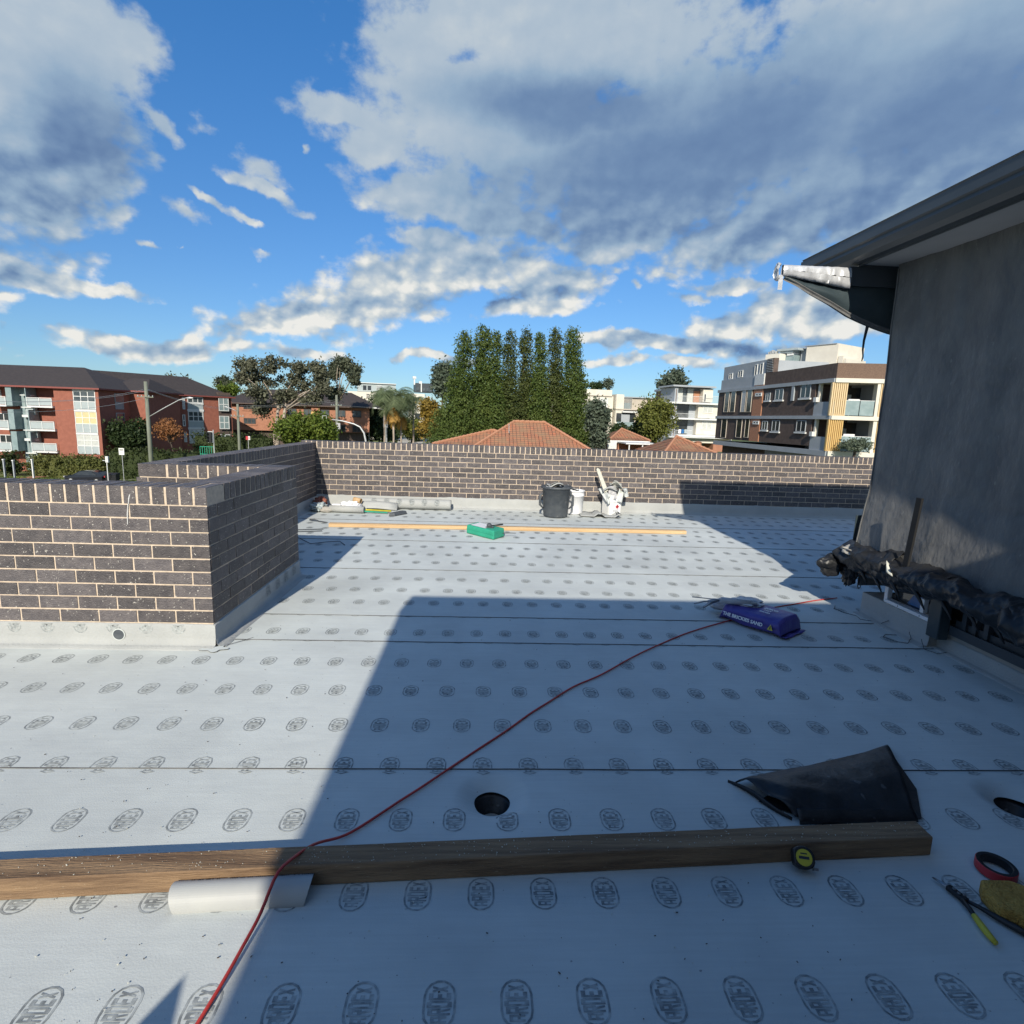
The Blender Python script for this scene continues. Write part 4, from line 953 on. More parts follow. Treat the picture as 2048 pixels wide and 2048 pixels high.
fl = lump('clear_wrapper', (2.12, 4.22, .155), (.11, .10, .022), 'clear', None, .35, 55, 40, sc=2); tag(fl, 'crumpled clear plastic wrapper on top of the purple sand bag', 'wrapper')
fl = lump('white_sachet', (1.97, 4.36, .085), (.10, .08, .04), 'bagwhite', None, .35, 60, 36, sc=2); tag(fl, 'pale plastic bag tucked under the far end of the purple sand bag', 'plastic bag')
cg = thing('caulking_gun', (1.970, 4.230, 0.140), 'metal caulking gun lying across the far end of the purple sand bag', 'caulking gun')
MB().tube([(1.900, 4.220, 0.165), (2.110, 4.140, 0.165)], .024, 14).build('cartridge', 'bagwhite', cg, smooth=True)
MB().tube([(2.110, 4.140, 0.165), (2.150, 4.125, 0.167)], [.026, .024], 14).build('front_plate', 'steel', cg)
MB().tube([(2.150, 4.125, 0.167), (2.195, 4.110, 0.168)], [.007, .004], 8).build('nozzle', 'whitepl', cg)
MB().tube([(1.900, 4.220, 0.165), (1.690, 4.280, 0.166)], .0045, 6).build('push_rod', 'steel', cg)
MB().tube([(1.890, 4.225, 0.160), (1.820, 4.220, 0.140), (1.750, 4.180, 0.115)], [.009, .012, .010], 8).build('handle', 'steel', cg, smooth=True)
MB().tube([(1.870, 4.230, 0.150), (1.790, 4.280, 0.130), (1.710, 4.280, 0.110)], [.006, .007, .006], 8).build('trigger', 'steel', cg, smooth=True)
# bin
bn = thing('rubbish_bin', (1.145, 8.87, Z0), 'tall black ribbed plastic bin full of membrane offcuts near the far wall', 'bin')
c = (1.145, 8.87, Z0)
MB().lathe(c, [(.165, 0), (.185, .006), (.192, .03), (.225, .455), (.252, .462), (.256, .478), (.250, .492), (.232, .494), (.222, .488), (.188, .05), (.001, .045)], 72, wob=lambda a, z: (.010*math.sin(a*26) if .04 < z < .40 else 0)).build('bin_body', 'bin', bn, smooth=True)
for s_ in (-1, 1):
    MB().tube([(c[0]+s_*.20, c[1]-.04, .40), (c[0]+s_*.262, c[1]-.05, .35), (c[0]+s_*.262, c[1]-.05, .20), (c[0]+s_*.205, c[1]-.04, .14)], [.010, .020, .020, .010], 8).build('bin_handle', 'bin', bn, smooth=True)
for k in range(7):
    a = k*.9; x, y = c[0]+.11*math.cos(a)*(k % 3)/1.6, c[1]+.10*math.sin(a)
    o = MB().grid([[(x-.11+.044*i, y-.05+.045*j, .47+.035*math.sin(i*.8+k)+.02*math.cos(j+k)+.008*k) for j in range(4)] for i in range(6)]).build('membrane_offcut', 'upstand', None, smooth=True, solid=.004)
    tag(o, ('membrane offcut at the middle of the black bin top, lowest of the heap', 'membrane offcut at the back right inside the black bin', 'membrane offcut at the back of the black bin rim', 'membrane offcut at the left middle of the black bin', 'membrane offcut curled at the front left of the black bin', 'membrane offcut at the front of the black bin rim', 'topmost membrane offcut on the black bin')[k], 'membrane offcut', 'offcuts in the black bin')
# white bucket
bk = thing('white_bucket', (1.50, 9.20, Z0), 'plain white plastic bucket between the black bin and the far wall', 'bucket')
MB().lathe((1.50, 9.20, Z0), [(.12, 0), (.132, .004), (.136, .02), (.148, .30), (.156, .302), (.157, .325), (.150, .327), (.151, .375), (.160, .378), (.161, .395), (.150, .396), (.145, .39), (.130, .02), (.001, .015)], 40).build('bucket_body', 'whitepl', bk, smooth=True)
MB().lathe((1.455, 9.05, .345), [(.018, 0), (.016, .008), (.006, .010), (.001, .010)], 14, rotx).build('handle_lug', 'whitepl', bk)
o = MB().grid([[(1.37+.05*i, 9.12+.05*j, .41+.03*math.sin(i+j*.7)+(.06 if i == 0 else 0)) for j in range(4)] for i in range(5)]).build('membrane_offcut', 'upstand', None, smooth=True, solid=.004); tag(o, 'grey membrane offcut poking out of the plain white bucket', 'membrane offcut')
# metal tin with diamond sign, scraps, stick
tn = thing('solvent_tin', (2.12, 9.20, Z0), 'square white metal tin with a red hazard diamond, stuffed with scraps', 'tin')
def rsq(cx, cy, h, s, rz, z): return [(cx+math.cos(a)*s/max(abs(math.cos(a-rz)), abs(math.sin(a-rz)), .78), cy+math.sin(a)*s/max(abs(math.cos(a-rz)), abs(math.sin(a-rz)), .78), z) for a in [2*math.pi*k/32 for k in range(32)]]
P = [rsq(2.12, 9.20, 0, s, R(24), z) for s, z in ((.118, Z0), (.122, Z0+.006), (.122, Z0+.33), (.126, Z0+.335), (.122, Z0+.34), (.115, Z0+.335), (.115, .03))]
P = [q+[q[0]] for q in P]; MB().grid(P).build('tin_body', 'white', tn)
rr = R(24); nx_, ny_ = math.sin(rr), -math.cos(rr); tx_, ty_ = math.cos(rr), math.sin(rr)
def face(u, z, d=.1235): return (2.12+nx_*d+tx_*u, 9.20+ny_*d+ty_*u, z)
MB().poly([face(-.085, .05), face(.095, .05), face(.095, .28), face(-.085, .28)]).build('paper_label', 'whitepl', tn)
MB().poly([face(.03-.038, .155, .1245), face(.03, .115, .1245), face(.03+.038, .155, .1245), face(.03, .195, .1245)]).build('hazard_diamond', 'red', tn)
MB().poly([face(.028, .14, .1252), face(.042, .14, .1252), face(.038, .165, .1252), face(.03, .172, .1252)]).build('diamond_mark', 'ink', tn)
for k in range(5): MB().poly([face(-.06, .235-.018*k if k < 2 else .10-.014*k+.03, .1245), face(.06-.02*(k % 2), .235-.018*k if k < 2 else .10-.014*k+.03, .1245), face(.06-.02*(k % 2), .240-.018*k if k < 2 else .104-.014*k+.03, .1245), face(-.06, .240-.018*k if k < 2 else .104-.014*k+.03, .1245)]).build('label_lines', 'ink', tn)
for k, (x, y, z, w_, h_, ry, rx, mt_) in enumerate([(2.05, 9.15, .46, .24, .20, -12, 20, 'upstand'), (2.22, 9.18, .47, .26, .18, 22, -25, 'upstand'), (2.33, 9.17, .40, .12, .24, 30, 14, 'membrane'), (2.10, 9.10, .38, .13, .22, 4, 62, 'bagwhite'), (1.98, 9.12, .36, .09, .26, -32, 40, 'membrane'), (2.24, 9.12, .33, .10, .22, 15, 70, 'membrane'), (2.16, 9.14, .52, .20, .12, 8, 5, 'foil'), (2.04, 9.06, .28, .07, .16, -10, 75, 'membrane')]):
    m = MB(); m.grid([[(w_*(i/6-.5), h_*(j/5-.5), .05*math.sin(i*.7+k)*math.cos(j*.5)) for j in range(6)] for i in range(7)])
    xf(m, Matrix.Rotation(R(ry), 3, 'Y') @ Matrix.Rotation(R(rx), 3, 'X'), (x, y, z)); o = m.build('membrane_offcut', mt_, None, smooth=True, solid=.004)
    tag(o, ('wide pale offcut leaning left behind the stick in the white tin', 'large pale offcut arching right over the white tin', 'offcut drooping far right of the white tin', 'whitish offcut hanging over the front of the white tin', 'small offcut sticking out left of the white tin', 'offcut hanging down the right front of the white tin', 'topmost crumpled off white scrap on the white tin', 'narrow offcut tongue at the lower left of the white tin')[k], 'membrane offcut', 'offcuts in the white tin')
o = MB().prism([(1.815, 9.10, .76), (1.83, 9.10, .79), (1.865, 9.10, .77), (2.03, 9.10, .42), (1.97, 9.10, .38)], (.0, .03, 0)).build('wooden_stick', 'foil', None, fixn=True); tag(o, 'pale crusted stick standing slanted in the white metal tin', 'stick')
m = MB()
o = MB().grid([[(1.56+.055*i, 8.88+.06*j-.02*i*(j % 2 == 0)*.3, .020+max(0, .055*math.sin((i-4)*1.05))*(1 if i > 3 else 0)+.03*(math.exp(-((i-2)/1.6)**2))*(j/5)) for j in range(6)] for i in range(13)]).build('membrane_offcut', 'upstand', None, smooth=True, solid=.004); tag(o, 'wavy grey membrane offcut lying on the deck before the white metal tin', 'membrane offcut')
m = MB()
for k in range(26): m.obox((1.86+random.uniform(-.10, .10), 9.22+random.uniform(-.05, .08), .014+random.uniform(0, .02)), (random.uniform(.01, .04), .006, .004), random.uniform(0, 3))
o = m.build('crumbs', 'steel', None); tag(o, 'small dark crumbs and shavings beside the white metal tin', 'debris', kind='stuff')
# green box with tools
gb = thing('green_foam_box', (.03, 7.13, Z0), 'green box lying on the far timber batten', 'box')
g1, g2, g3, g4 = (-.235, 7.37), (.125, 6.965), (.275, 7.20), (-.08, 7.60)
h_ = .125
m = MB(); m.hexa([(*g1, Z0), (*g2, Z0), (*g3, Z0), (*g4, Z0), (g1[0]+.006, g1[1], h_), (g2[0]+.0, g2[1]+.008, h_), (g3[0]-.006, g3[1], h_), (g4[0], g4[1]-.006, h_)]); m.build('box_body', 'green', gb, bevel=.018)
def lerp2(a, b, t): return (a[0]+(b[0]-a[0])*t, a[1]+(b[1]-a[1])*t)
MB().tube([(*lerp2(g1, g2, .02), .072), (*lerp2(g1, g2, .98), .072)], .0035, 5).build('lid_line', 'green', gb)
q1, q2, q3, q4 = [lerp2(p, (.02, 7.28), .22) for p in (g1, g2, g3, g4)]
MB().poly([(*q1, h_+.0015), (*lerp2(q1, q2, .7), h_+.0015), (*lerp2(q4, q3, .7), h_+.0015), (*q4, h_+.0015)]).build('paper_sheet', 'whitepl', gb)
o = lump('putty_lump', (.07, 7.20, .155), (.032, .03, .026), 'bin', None, .3, 70, 16); tag(o, 'small dark lump on top of the green box', 'putty')
tw = thing('trowel', (.16, 7.21, .135), 'small trowel with dark handle lying on the green box', 'trowel')
MB().tube([(.10, 7.20, .15), (.20, 7.235, .157), (.25, 7.25, .16)], [.008, .011, .009], 8).build('handle', 'blackpl', tw, smooth=True)
MB().hexa([(.02, 7.17, .130), (.12, 7.14, .130), (.14, 7.22, .130), (.03, 7.23, .130), (.02, 7.17, .134), (.12, 7.14, .134), (.14, 7.22, .134), (.03, 7.23, .134)]).build('blade', 'steel', tw)
o = MB().tube([(.24, 7.16, .06), (.34, 7.18, .062), (.42, 7.17, .064)], .005, 6).build('metal_rod', 'bitumen', None); tag(o, 'thin dark rod poking out behind the right end of the green box', 'rod')
# rolled membrane along the far wall
rm = thing('membrane_roll', (-1.35, 9.22, Z0), 'long roll of grey membrane lying along the far wall', 'membrane roll')
P = []
for i in range(41):
    x = -2.12+1.57*i/40; P.append([(x, 9.22+(.085-.008*k/30)*math.cos(2*math.pi*k/24), Z0+.088+(.085-.008*k/30)*math.sin(2*math.pi*k/24)+.003*nz3(x*5, k, 1)) for k in range(54)])
MB().grid(P).build('roll', 'upstand', rm, smooth=True, solid=.003)
MB().grid([[(-2.05+.16*i+.05*j*(i == 0), 9.13-.035*j, .13-.035*j+.015*math.sin(i)) for j in range(4)] for i in range(5)]).build('loose_end', 'upstand', rm, smooth=True, solid=.004)
mk = MB()
for i in range(6):
    logo(mk, -1.8+.2041*i, 0, lambda u, v: (u, 9.22-.0885*math.cos(v/.088+.6), Z0+.088+.0885*math.sin(v/.088+.6)), 1, ax=1)
mk.build('printed_marks', 'print', rm, kind='stuff')
# second short roll on a squeegee
rr_ = thing('membrane_roll', (-2.1, 8.70, Z0), 'short roll of grey membrane lying over the yellow broom handle', 'membrane roll')
MB().tube([(-2.40, 8.74, .065), (-1.86, 8.70, .065)], .052, 20, caps=False).build('roll', 'upstand', rr_, smooth=True, solid=.004)
bq = thing('squeegee_broom', (-1.9, 8.72, Z0), 'broom with pale green handle and grey head on the far deck', 'broom')
MB().tube([(-2.52, 8.84, .06), (-1.45, 8.72, .05)], .014, 10).build('handle', 'yellow', bq, smooth=True)
MB().tube([(-2.52, 8.78, .05), (-1.50, 8.68, .03)], .012, 10).build('handle', 'green', bq, smooth=True)
MB().hexa([(-1.46, 8.52, .01), (-1.36, 8.50, .01), (-1.20, 8.74, .01), (-1.30, 8.78, .01), (-1.44, 8.54, .06), (-1.37, 8.52, .06), (-1.22, 8.74, .06), (-1.29, 8.77, .06)]).build('head', 'bin', bq, bevel=.008)
bg_ = thing('film_bundle', (-2.15, 9.05, Z0), 'crumpled white film bundle with a yellow reel by the far wall', 'film bundle')
lump('film', (-2.15, 9.02, .07), (.16, .10, .065), 'whitepl', bg_, .6, 80, 34, sc=3)
MB().tube([(-2.10, 9.06, .17), (-1.98, 9.02, .15)], .042, 18, caps=False).build('reel', 'timber', bg_, smooth=True, solid=.006)
o = lump('red_bag', (-2.66, 9.15, .09), (.09, .09, .08), 'redbrick', None, .5, 90, 26); tag(o, 'dull red bag slumped in the shaded far left corner', 'bag')
o = lump('blue_cloth', (-2.60, 8.83, .07), (.11, .13, .06), 'panelg', None, .7, 93, 26); tag(o, 'grey blue cloth heap beside the shaded left wall', 'cloth')
o = lump('grey_block', (-2.45, 8.72, .05), (.10, .06, .042), 'concrete', None, .25, 95, 20); tag(o, 'grey lump of mortar left of the short membrane roll', 'mortar lump')
o = MB().obox((-2.32, 8.84, .07), (.13, .06, .11), .1).build('paper_packet', 'whitepl', None, bevel=.006); tag(o, 'white packet standing left of the short membrane roll', 'packet')
kn = thing('hand_tool', (-2.37, 7.93, Z0), 'small dark trowel lying left of the far timber batten', 'trowel')
MB().tube([(-2.47, 7.96, .025), (-2.40, 7.95, .03), (-2.34, 7.93, .022)], [.012, .014, .006], 8).build('handle', 'bin', kn, smooth=True)
MB().hexa([(-2.36, 7.93, .012), (-2.22, 7.87, .010), (-2.20, 7.89, .010), (-2.34, 7.96, .012), (-2.36, 7.93, .016), (-2.22, 7.87, .013), (-2.20, 7.89, .013), (-2.34, 7.96, .016)]).build('blade', 'steel', kn)
for q, (ya, yb, xb) in enumerate(((7.29, 7.42, -2.12), (7.16, 7.30, -2.10))):
    o = MB().tube([(-2.62, ya-.03, .016), (-2.4, ya+.02, .014), (xb, yb-.03, .014)], .007, 6).build('thin_rod', 'bin', None); tag(o, 'thin dark steel rod on the deck left of the batten, %s of the pair' % ('farther', 'nearer')[q], 'rod')
o = MB().tube([(-2.55, 7.10, .012), (-2.25, 6.82, .012), (-2.02, 6.52, .014), (-1.86, 6.60, .02), (-1.72, 6.66, .02), (-1.62, 6.50, .012)], .0045, 6).build('bent_wire', 'bitumen', None); tag(o, 'thin bent dark wire lying in the box-shaped shadow', 'wire')
for x, y, s_ in ((-1.99, 7.62, .02), (-2.3, 7.7, .015)): pass
m = MB()
for k in range(420):
    y = 1.2+6.5*random.random()**1.5; x = random.uniform(-y*.95, y*.95)
    if (y > 3.4 and x < -1.6) or x > 3.0: continue
    s_ = random.uniform(.0010, .0028); m.obox((x, y, .0088), (s_*random.uniform(1, 3), s_, s_*.6), random.uniform(0, 3))
o = m.build('grit', 'barkdk', None); tag(o, 'specks of grit scattered on the membrane', 'grit', kind='stuff')
m = MB()
for k in range(170):
    y = 1.2+3*random.random()**1.5; x = random.uniform(-y*.95, y*.95)
    if y > 3.4 and x < -1.6: continue
    s_ = random.uniform(.0012, .0032); m.obox((x, y, .0090), (s_*random.uniform(1, 2), s_, s_*.6), random.uniform(0, 3))
o = m.build('chips', 'foil', None); tag(o, 'pale wood chips scattered on the membrane', 'chips', kind='stuff')

# ================================================================ THE TOWN BEYOND
GZ = -7.5
def ground_z(x, y):
    t = min(1, max(0, (y-90)/90)); return GZ + 1.3*t*t*(3-2*t)
P = []
xs = [-2500, -1200, -600, -300, -200, -150]+list(range(-120, 121, 10))+[150, 200, 300, 600, 1200, 2500]; ys = [-2500, -900, -300, -100, -40]+list(range(0, 260, 10))+[300, 400, 600, 1000, 2500]
g = MB().grid([[(x, y, ground_z(x, y)-.1) for x in xs] for y in ys]).build('ground', 'grass', None, smooth=True); tag(g, kind='structure')
def strip(name, mat, pts, w_, dz, kind='structure'):
    m = MB(); P = []
    for i, (x, y) in enumerate(pts):
        a = Vector(pts[max(i-1, 0)]+(0,)); b = Vector(pts[min(i+1, len(pts)-1)]+(0,)); t = (b-a).normalized(); n = Vector((-t.y, t.x, 0))
        P.append([(x+n.x*w_*k, y+n.y*w_*k, ground_z(x+n.x*w_*k, y+n.y*w_*k)+dz) for k in (-.5, -.25, 0, .25, .5)])
    o = m.grid(P).build(name, mat, None); return tag(o, kind=kind)
SP = [(-160, 52), (-110, 56), (-75, 62), (-57, 66.8), (-50, 70.5), (-43, 75), (-34, 84), (-30, 92)]
strip('road', 'asphalt', [(-160, 42), (-110, 46), (-75, 53), (-56, 60), (-46, 65), (-37, 70), (-27, 79), (-21, 90)], 9, -.05)
strip('cross_road', 'asphalt', [(x, 60) for x in range(-30, 201, 10)], 9, -.06)
strip('side_road', 'concrete', [(-4-.155*(y-62), y) for y in range(64, 300, 8)], 11, -.03)
strip('footpath', 'concrete', SP, 1.5, .01)
strip('kerb', 'concrete', [(x+.2, y-2.9) for x, y in SP], .3, .04)

class Fac:
    """a facade plane through ground points A and B; s runs A->B, z up, d outwards"""
    def __init__(s, A, B):
        s.A = np.array([A[0], A[1], 0.]); d = np.array([B[0]-A[0], B[1]-A[1], 0.]); s.L = np.linalg.norm(d); s.u = d/s.L
        s.n = np.array([s.u[1], -s.u[0], 0.])
        if s.n @ (CAM-s.A) < 0: s.n = -s.n
    def loc(s, x, y):
        d = ray(x, y); t = (s.n @ (s.A-CAM))/(s.n @ d); p = CAM+d*t; return float((p-s.A) @ s.u), float(p[2])
    def pt(s, a, z, d=0.): return tuple(s.A+s.u*a+s.n*d+np.array([0, 0, z]))
    def box(s, m, a0, a1, z0, z1, d0, d1):
        return m.hexa([s.pt(a0, z0, d0), s.pt(a1, z0, d0), s.pt(a1, z0, d1), s.pt(a0, z0, d1), s.pt(a0, z1, d0), s.pt(a1, z1, d0), s.pt(a1, z1, d1), s.pt(a0, z1, d1)])
    def rect(s, x0, y0, x1, y1):
        a0 = s.loc(x0, (y0+y1)/2)[0]; a1 = s.loc(x1, (y0+y1)/2)[0]; z1 = s.loc((x0+x1)/2, y0)[1]; z0 = s.loc((x0+x1)/2, y1)[1]; return a0, a1, z0, z1
    def b(s, name, mat, par, a0, a1, z0, z1, d0, d1, **k): 
        m = MB(); s.box(m, a0, a1, z0, z1, d0, d1); return m.build(name, mat, par, **k)
def window(f, par, a0, a1, z0, z1, glass='glassw', fr='frame', cols=2, rows=1, d=.0, ft=.06, name='window'):
    m = MB(); f.box(m, a0, a1, z0, z0+ft, d-.02, d+.05); f.box(m, a0, a1, z1-ft, z1, d-.02, d+.05)
    for k in range(cols+1): x = a0+(a1-a0-ft)*k/cols; f.box(m, x, x+ft, z0+ft, z1-ft, d-.02, d+.05)
    for k in range(1, rows): z = z0+(z1-z0)*k/rows; f.box(m, a0+ft, a1-ft, z-ft/2, z+ft/2, d-.02, d+.045)
    o = m.build(name, fr, par); f.b('pane', glass, o, a0+ft*.5, a1-ft*.5, z0+ft*.5, z1-ft*.5, d-.03, d+.015); return o

# ---- block A: red brick flats at the left edge
A = Fac((-71, 77), (-50.3, 77)); sA = lambda cx, cy=1000: A.loc(cx*.13458, 700+cy*.13458)[0]; zA = lambda cy, cx=1250: A.loc(cx*.13458, 700+cy*.13458)[1]
bA = thing('apartment_block', (-60, 82, GZ), 'three storey red brick flats with white balconies at the left edge', 'building', 'red brick flats')
eA = 3.72; zf = [GZ+1.35, GZ+1.35+3.02, GZ+1.35+6.04, eA-.25]
zf = [zA(1545), zA(1225), zA(880), eA-.18]
s_p0, s_p1, s_w0, s_w1, s_e = sA(830), sA(1095), sA(1112), sA(1440), sA(1490)
MB().box(-71-14, A.A[0]+s_p0, 77.0+1.5, 91, GZ-.3, eA-.15).build('wall', 'redbrick', bA)
A.b('wall', 'redbrick', bA, s_p0, s_w0-.02, GZ-.3, eA-.15, -13, 0)
A.b('wall', 'redbrick', bA, s_w1+.02, s_e, GZ-.3, eA-.151, -13, 0)
A.b('wall', 'redbrick', bA, s_w0-.02, s_w1+.02, GZ-.3, eA-.152, -13, -.12)
for i in range(3):
    z0, z1 = zf[i], zf[i+1]; hgt = z1-z0
    gl = ('blindw', 'blindy', 'glassw')[i]
    fr_ = A.b('floor_band', 'frame', bA, s_w0, s_w1, z1-.28, z1-.03, -.1, .06)
    A.b('spandrel', 'panelg', bA, s_w0+.05, s_w1-.05, z0, z0+hgt*.36, -.1, -.02)
    window(A, bA, s_w0, s_w1, z0+hgt*.36, z1-.28, gl, 'frame', 3, 2, -.05, .09)
    for k in range(4): x = s_w0+(s_w1-s_w0-.09)*k/3; A.b('mullion', 'frame', bA, x, x+.09, z0, z0+hgt*.36, -.03, .03)
# balconies
for i, (c0, c1) in enumerate(((512, 880), (478, 840), (425, 800))):
    a0, a1 = sA(c0, 1500-370*i), sA(c1, 1500-370*i); z = zf[i]+.25
    A.b('balcony_slab', 'frame', bA, a0, a1, z-.22, z, -1.5, .35)
    A.b('balcony_panel', 'panelg', bA, a0+.05, a1-.05, z+.06, z+.92, .28, .33)
    for k in range(3): x = a0+(a1-a0-.08)*k/2; A.b('balcony_post', 'frame', bA, x, x+.08, z, z+1.02, .26, .38)
    A.b('balcony_rail', 'frame', bA, a0, a1, z+.97, z+1.04, .25, .39)
    cw_ = (770, 735, 690)[i]; x0, x1 = sA(cw_, 1350-370*i), sA(cw_+95, 1350-370*i)
    window(A, bA, x0, x1, z+.55, z+1.85, 'blindw' if i < 2 else 'glassd', 'frame', 1, 1, -1.48, .09)
    b0, b1 = sA((20, -20, -160)[i], 1500-370*i), sA((215, 165, 120)[i], 1500-370*i)
    A.b('balcony_slab', 'frame', bA, b0, b1, z-.22, z, -1.5, .35); A.b('balcony_panel', 'panelg', bA, b0+.05, b1-.05, z+.06, z+.92, .28, .33); A.b('balcony_rail', 'frame', bA, b0, b1, z+.97, z+1.04, .25, .39)
    for k in range(2): x = b0+(b1-b0-.08)*k; A.b('balcony_post', 'frame', bA, x, x+.08, z, z+1.02, .26, .38)
    A.b('privacy_screen', 'panelt', bA, b1+.02, b1+.75, z-.1, z+2.45, -1.4, .3)
    A.b('privacy_screen', 'panelt', bA, a0-.12 if i else a0-.12, a0-.02, z-.1, z+2.45, -1.4, .34)
    window(A, bA, b0-1.2, b0+.4, z+.4, z+1.9, 'glassd', 'frame', 2, 1, -1.48, .09)
# glazed stair in between
a0, a1 = sA(232), sA(440)
A.b('stair_glazing', 'panelt', bA, a0, a1, GZ+.1, eA-.3, -1.5, -1.0)
for z, q in ((zA(700), .10), (zA(880), .12), (zA(1010), .30), (zA(1220), .12), (zA(1360), .32), (zA(1560), .14)): A.b('stair_ledge', 'frame', bA, a0+.5, a1+.15, z-q/2, z+q/2, -1.0, -.4)
for z0, z1 in ((zA(990), zA(875)), (zA(1330), zA(1225)), (zA(1690), zA(1570))): A.b('stair_panel', 'panelg', bA, a0+.9, a1+.3, z0, z1, -.99, -.6)
for z0, z1 in ((zA(1200), zA(1040)), (zA(850), zA(600)), (zA(1440), zA(1380))): A.b('stair_window', 'glassd', bA, a0+.8, a1, z0, z1, -.99, -.95)
for k in range(4): x = a0+(a1-a0)*k/3; A.b('mullion', 'panelg', bA, x, x+.05, GZ+.3, eA-.3, -.999, -.93)
# side windows (shaded face)
SA_ = Fac((A.A[0]+s_e, 77), (A.A[0]+s_e+.001, 90))
for i in range(3):
    z0, z1 = zf[i], zf[i+1]
    m = MB(); m.box(A.A[0]+s_e-.02, A.A[0]+s_e+.05, 80.2, 82.0, z0+.1, z1-.35); o = m.build('window', 'panelt', bA)
    m = MB(); m.box(A.A[0]+s_e+.05, A.A[0]+s_e+.06, 80.3, 81.9, z0+1.1, z1-.45); m.build('pane', 'glassw', o)
MB().box(A.A[0]+s_e-.01, A.A[0]+s_e+2.4, 83.5, 92, GZ-.3, eA-.16).build('wall', 'redbrick', bA)
def hip(par, x0, x1, y0, y1, ze, hr, inset, mat='roofdk', fas='fascia', ov=.5, u=None, o=None, courses=0, ridge=None):
    """hip roof in local axes: u (unit) and origin o, or world axes"""
    T = (lambda x, y, z: (x, y, z)) if u is None else (lambda x, y, z: (o[0]+u[0]*x-u[1]*y, o[1]+u[1]*x+u[0]*y, z))
    X0, X1, Y0, Y1 = x0-ov, x1+ov, y0-ov, y1+ov; ym = (Y0+Y1)/2; a, b = X0+inset, X1-inset
    if a > b: a = b = (a+b)/2
    if ridge: a, b = ridge
    m = MB(); zr = ze+hr
    faces = [([(X0, Y0, ze), (X1, Y0, ze)], [(a, ym, zr), (b, ym, zr)]), ([(X1, Y1, ze), (X0, Y1, ze)], [(b, ym, zr), (a, ym, zr)]), ([(X1, Y0, ze), (X1, Y1, ze)], [(b, ym, zr), (b, ym, zr)]), ([(X0, Y1, ze), (X0, Y0, ze)], [(a, ym, zr), (a, ym, zr)])]
    for (p0, p1), (q0, q1) in faces:
        p0, p1, q0, q1 = map(Vector, (p0, p1, q0, q1)); up = (p1-p0).normalized(); sl = ((q0+q1)/2-(p0+p1)/2); n = courses or 1
        slope = (sl - up*sl.dot(up)).length
        for k in range(n):
            t0, t1 = k/n, (k+1)/n; A0, A1, B0_, B1_ = p0.lerp(q0, t0), p1.lerp(q1, t0), p0.lerp(q0, t1), p1.lerp(q1, t1)
            lift = Vector((0, 0, .05 if courses else 0)); pts = [A0+lift, A1+lift, B1_, B0_]
            uv = [((q-p0).dot(up), slope*t) for q, t in zip(pts, (t0, t0, t1, t1))]
            m.poly([T(*q) for q in pts], uv)
            if courses: m.poly([T(*A0), T(*A1), T(*(A1+lift)), T(*(A0+lift))], [(uv[0][0], uv[0][1]), (uv[1][0], uv[1][1]), (uv[1][0], uv[1][1]+.02), (uv[0][0], uv[0][1]+.02)])
    r = m.build('roof', mat, par)
    if courses:
        for e0, e1 in (((X0, Y0, ze), (a, ym, zr)), ((X1, Y0, ze), (b, ym, zr)), ((a, ym, zr), (b, ym, zr)), ((X1, Y1, ze), (b, ym, zr))):
            e0, e1 = Vector(e0), Vector(e1); n = max(2, int((e1-e0).length/.4)); mm = MB()
            for k in range(n): mm.tube([T(*(e0.lerp(e1, k/n)+Vector((0, 0, .05)))), T(*(e0.lerp(e1, (k+.97)/n)+Vector((0, 0, .08))))], [.11, .13], 6)
            mm.build('ridge_cap', 'terra', r)
    mf = MB()
    c = [T(X0, Y0, 0), T(X1, Y0, 0), T(X1, Y1, 0), T(X0, Y1, 0)]
    for k in range(4):
        p, q = Vector(c[k]), Vector(c[(k+1) % 4]); mf.prism([tuple(p+Vector((0, 0, ze-.20))), tuple(q+Vector((0, 0, ze-.20))), tuple(q+Vector((0, 0, ze+.01))), tuple(p+Vector((0, 0, ze+.01)))], ((Vector(c[(k+2) % 4])-q).normalized()*.04))
    mf.poly([(p[0], p[1], ze-.13) for p in c]); mf.build('fascia', fas, par)
    return r
hip(bA, -85, A.A[0]+s_e, 77, 91, eA-.05, 3.0, 7.0, ridge=(-78, -56.8))
hip(bA, A.A[0]+s_e-3, A.A[0]+s_e+2.4, 83.5, 92, eA-.02, 1.9, 3, ridge=(A.A[0]+s_e-2, A.A[0]+s_e+.5))
# ---- block B
B = Fac((-54.3, 88), (-43.7, 100.)); B_end = B.L
c3 = lambda cx, cy: (250+cx*.16046, 740+cy*.16046)
bB = thing('apartment_block', (-50, 97, GZ), 'second red brick flats with tall white window bays, behind the wooden pole', 'building', 'red brick flats')
B.b('wall', 'redbrick', bB, -3, B.L, GZ-.3, 3.65, -11, 0)
for (x0, y0, x1, y1, gl, c_, r_) in ((10, 305, 65, 380, 'blindw', 2, 1), (105, 315, 300, 480, 'blindw', 3, 2), (115, 495, 305, 612, 'glassd', 2, 2), (775, 335, 970, 412, 'glassw', 3, 1), (785, 515, 975, 640, 'glassw', 3, 2), (800, 745, 985, 915, 'blindw', 3, 3), (712, 335, 745, 490, 'blindw', 1, 2), (716, 555, 752, 700, 'glassw', 1, 2), (735, 770, 770, 900, 'blindw', 1, 2)):
    a0, a1, z0, z1 = B.rect(*c3(x0, y0), *c3(x1, y1)); window(B, bB, a0, a1, z0, z1, gl, 'frame', c_, r_, .03, .12)
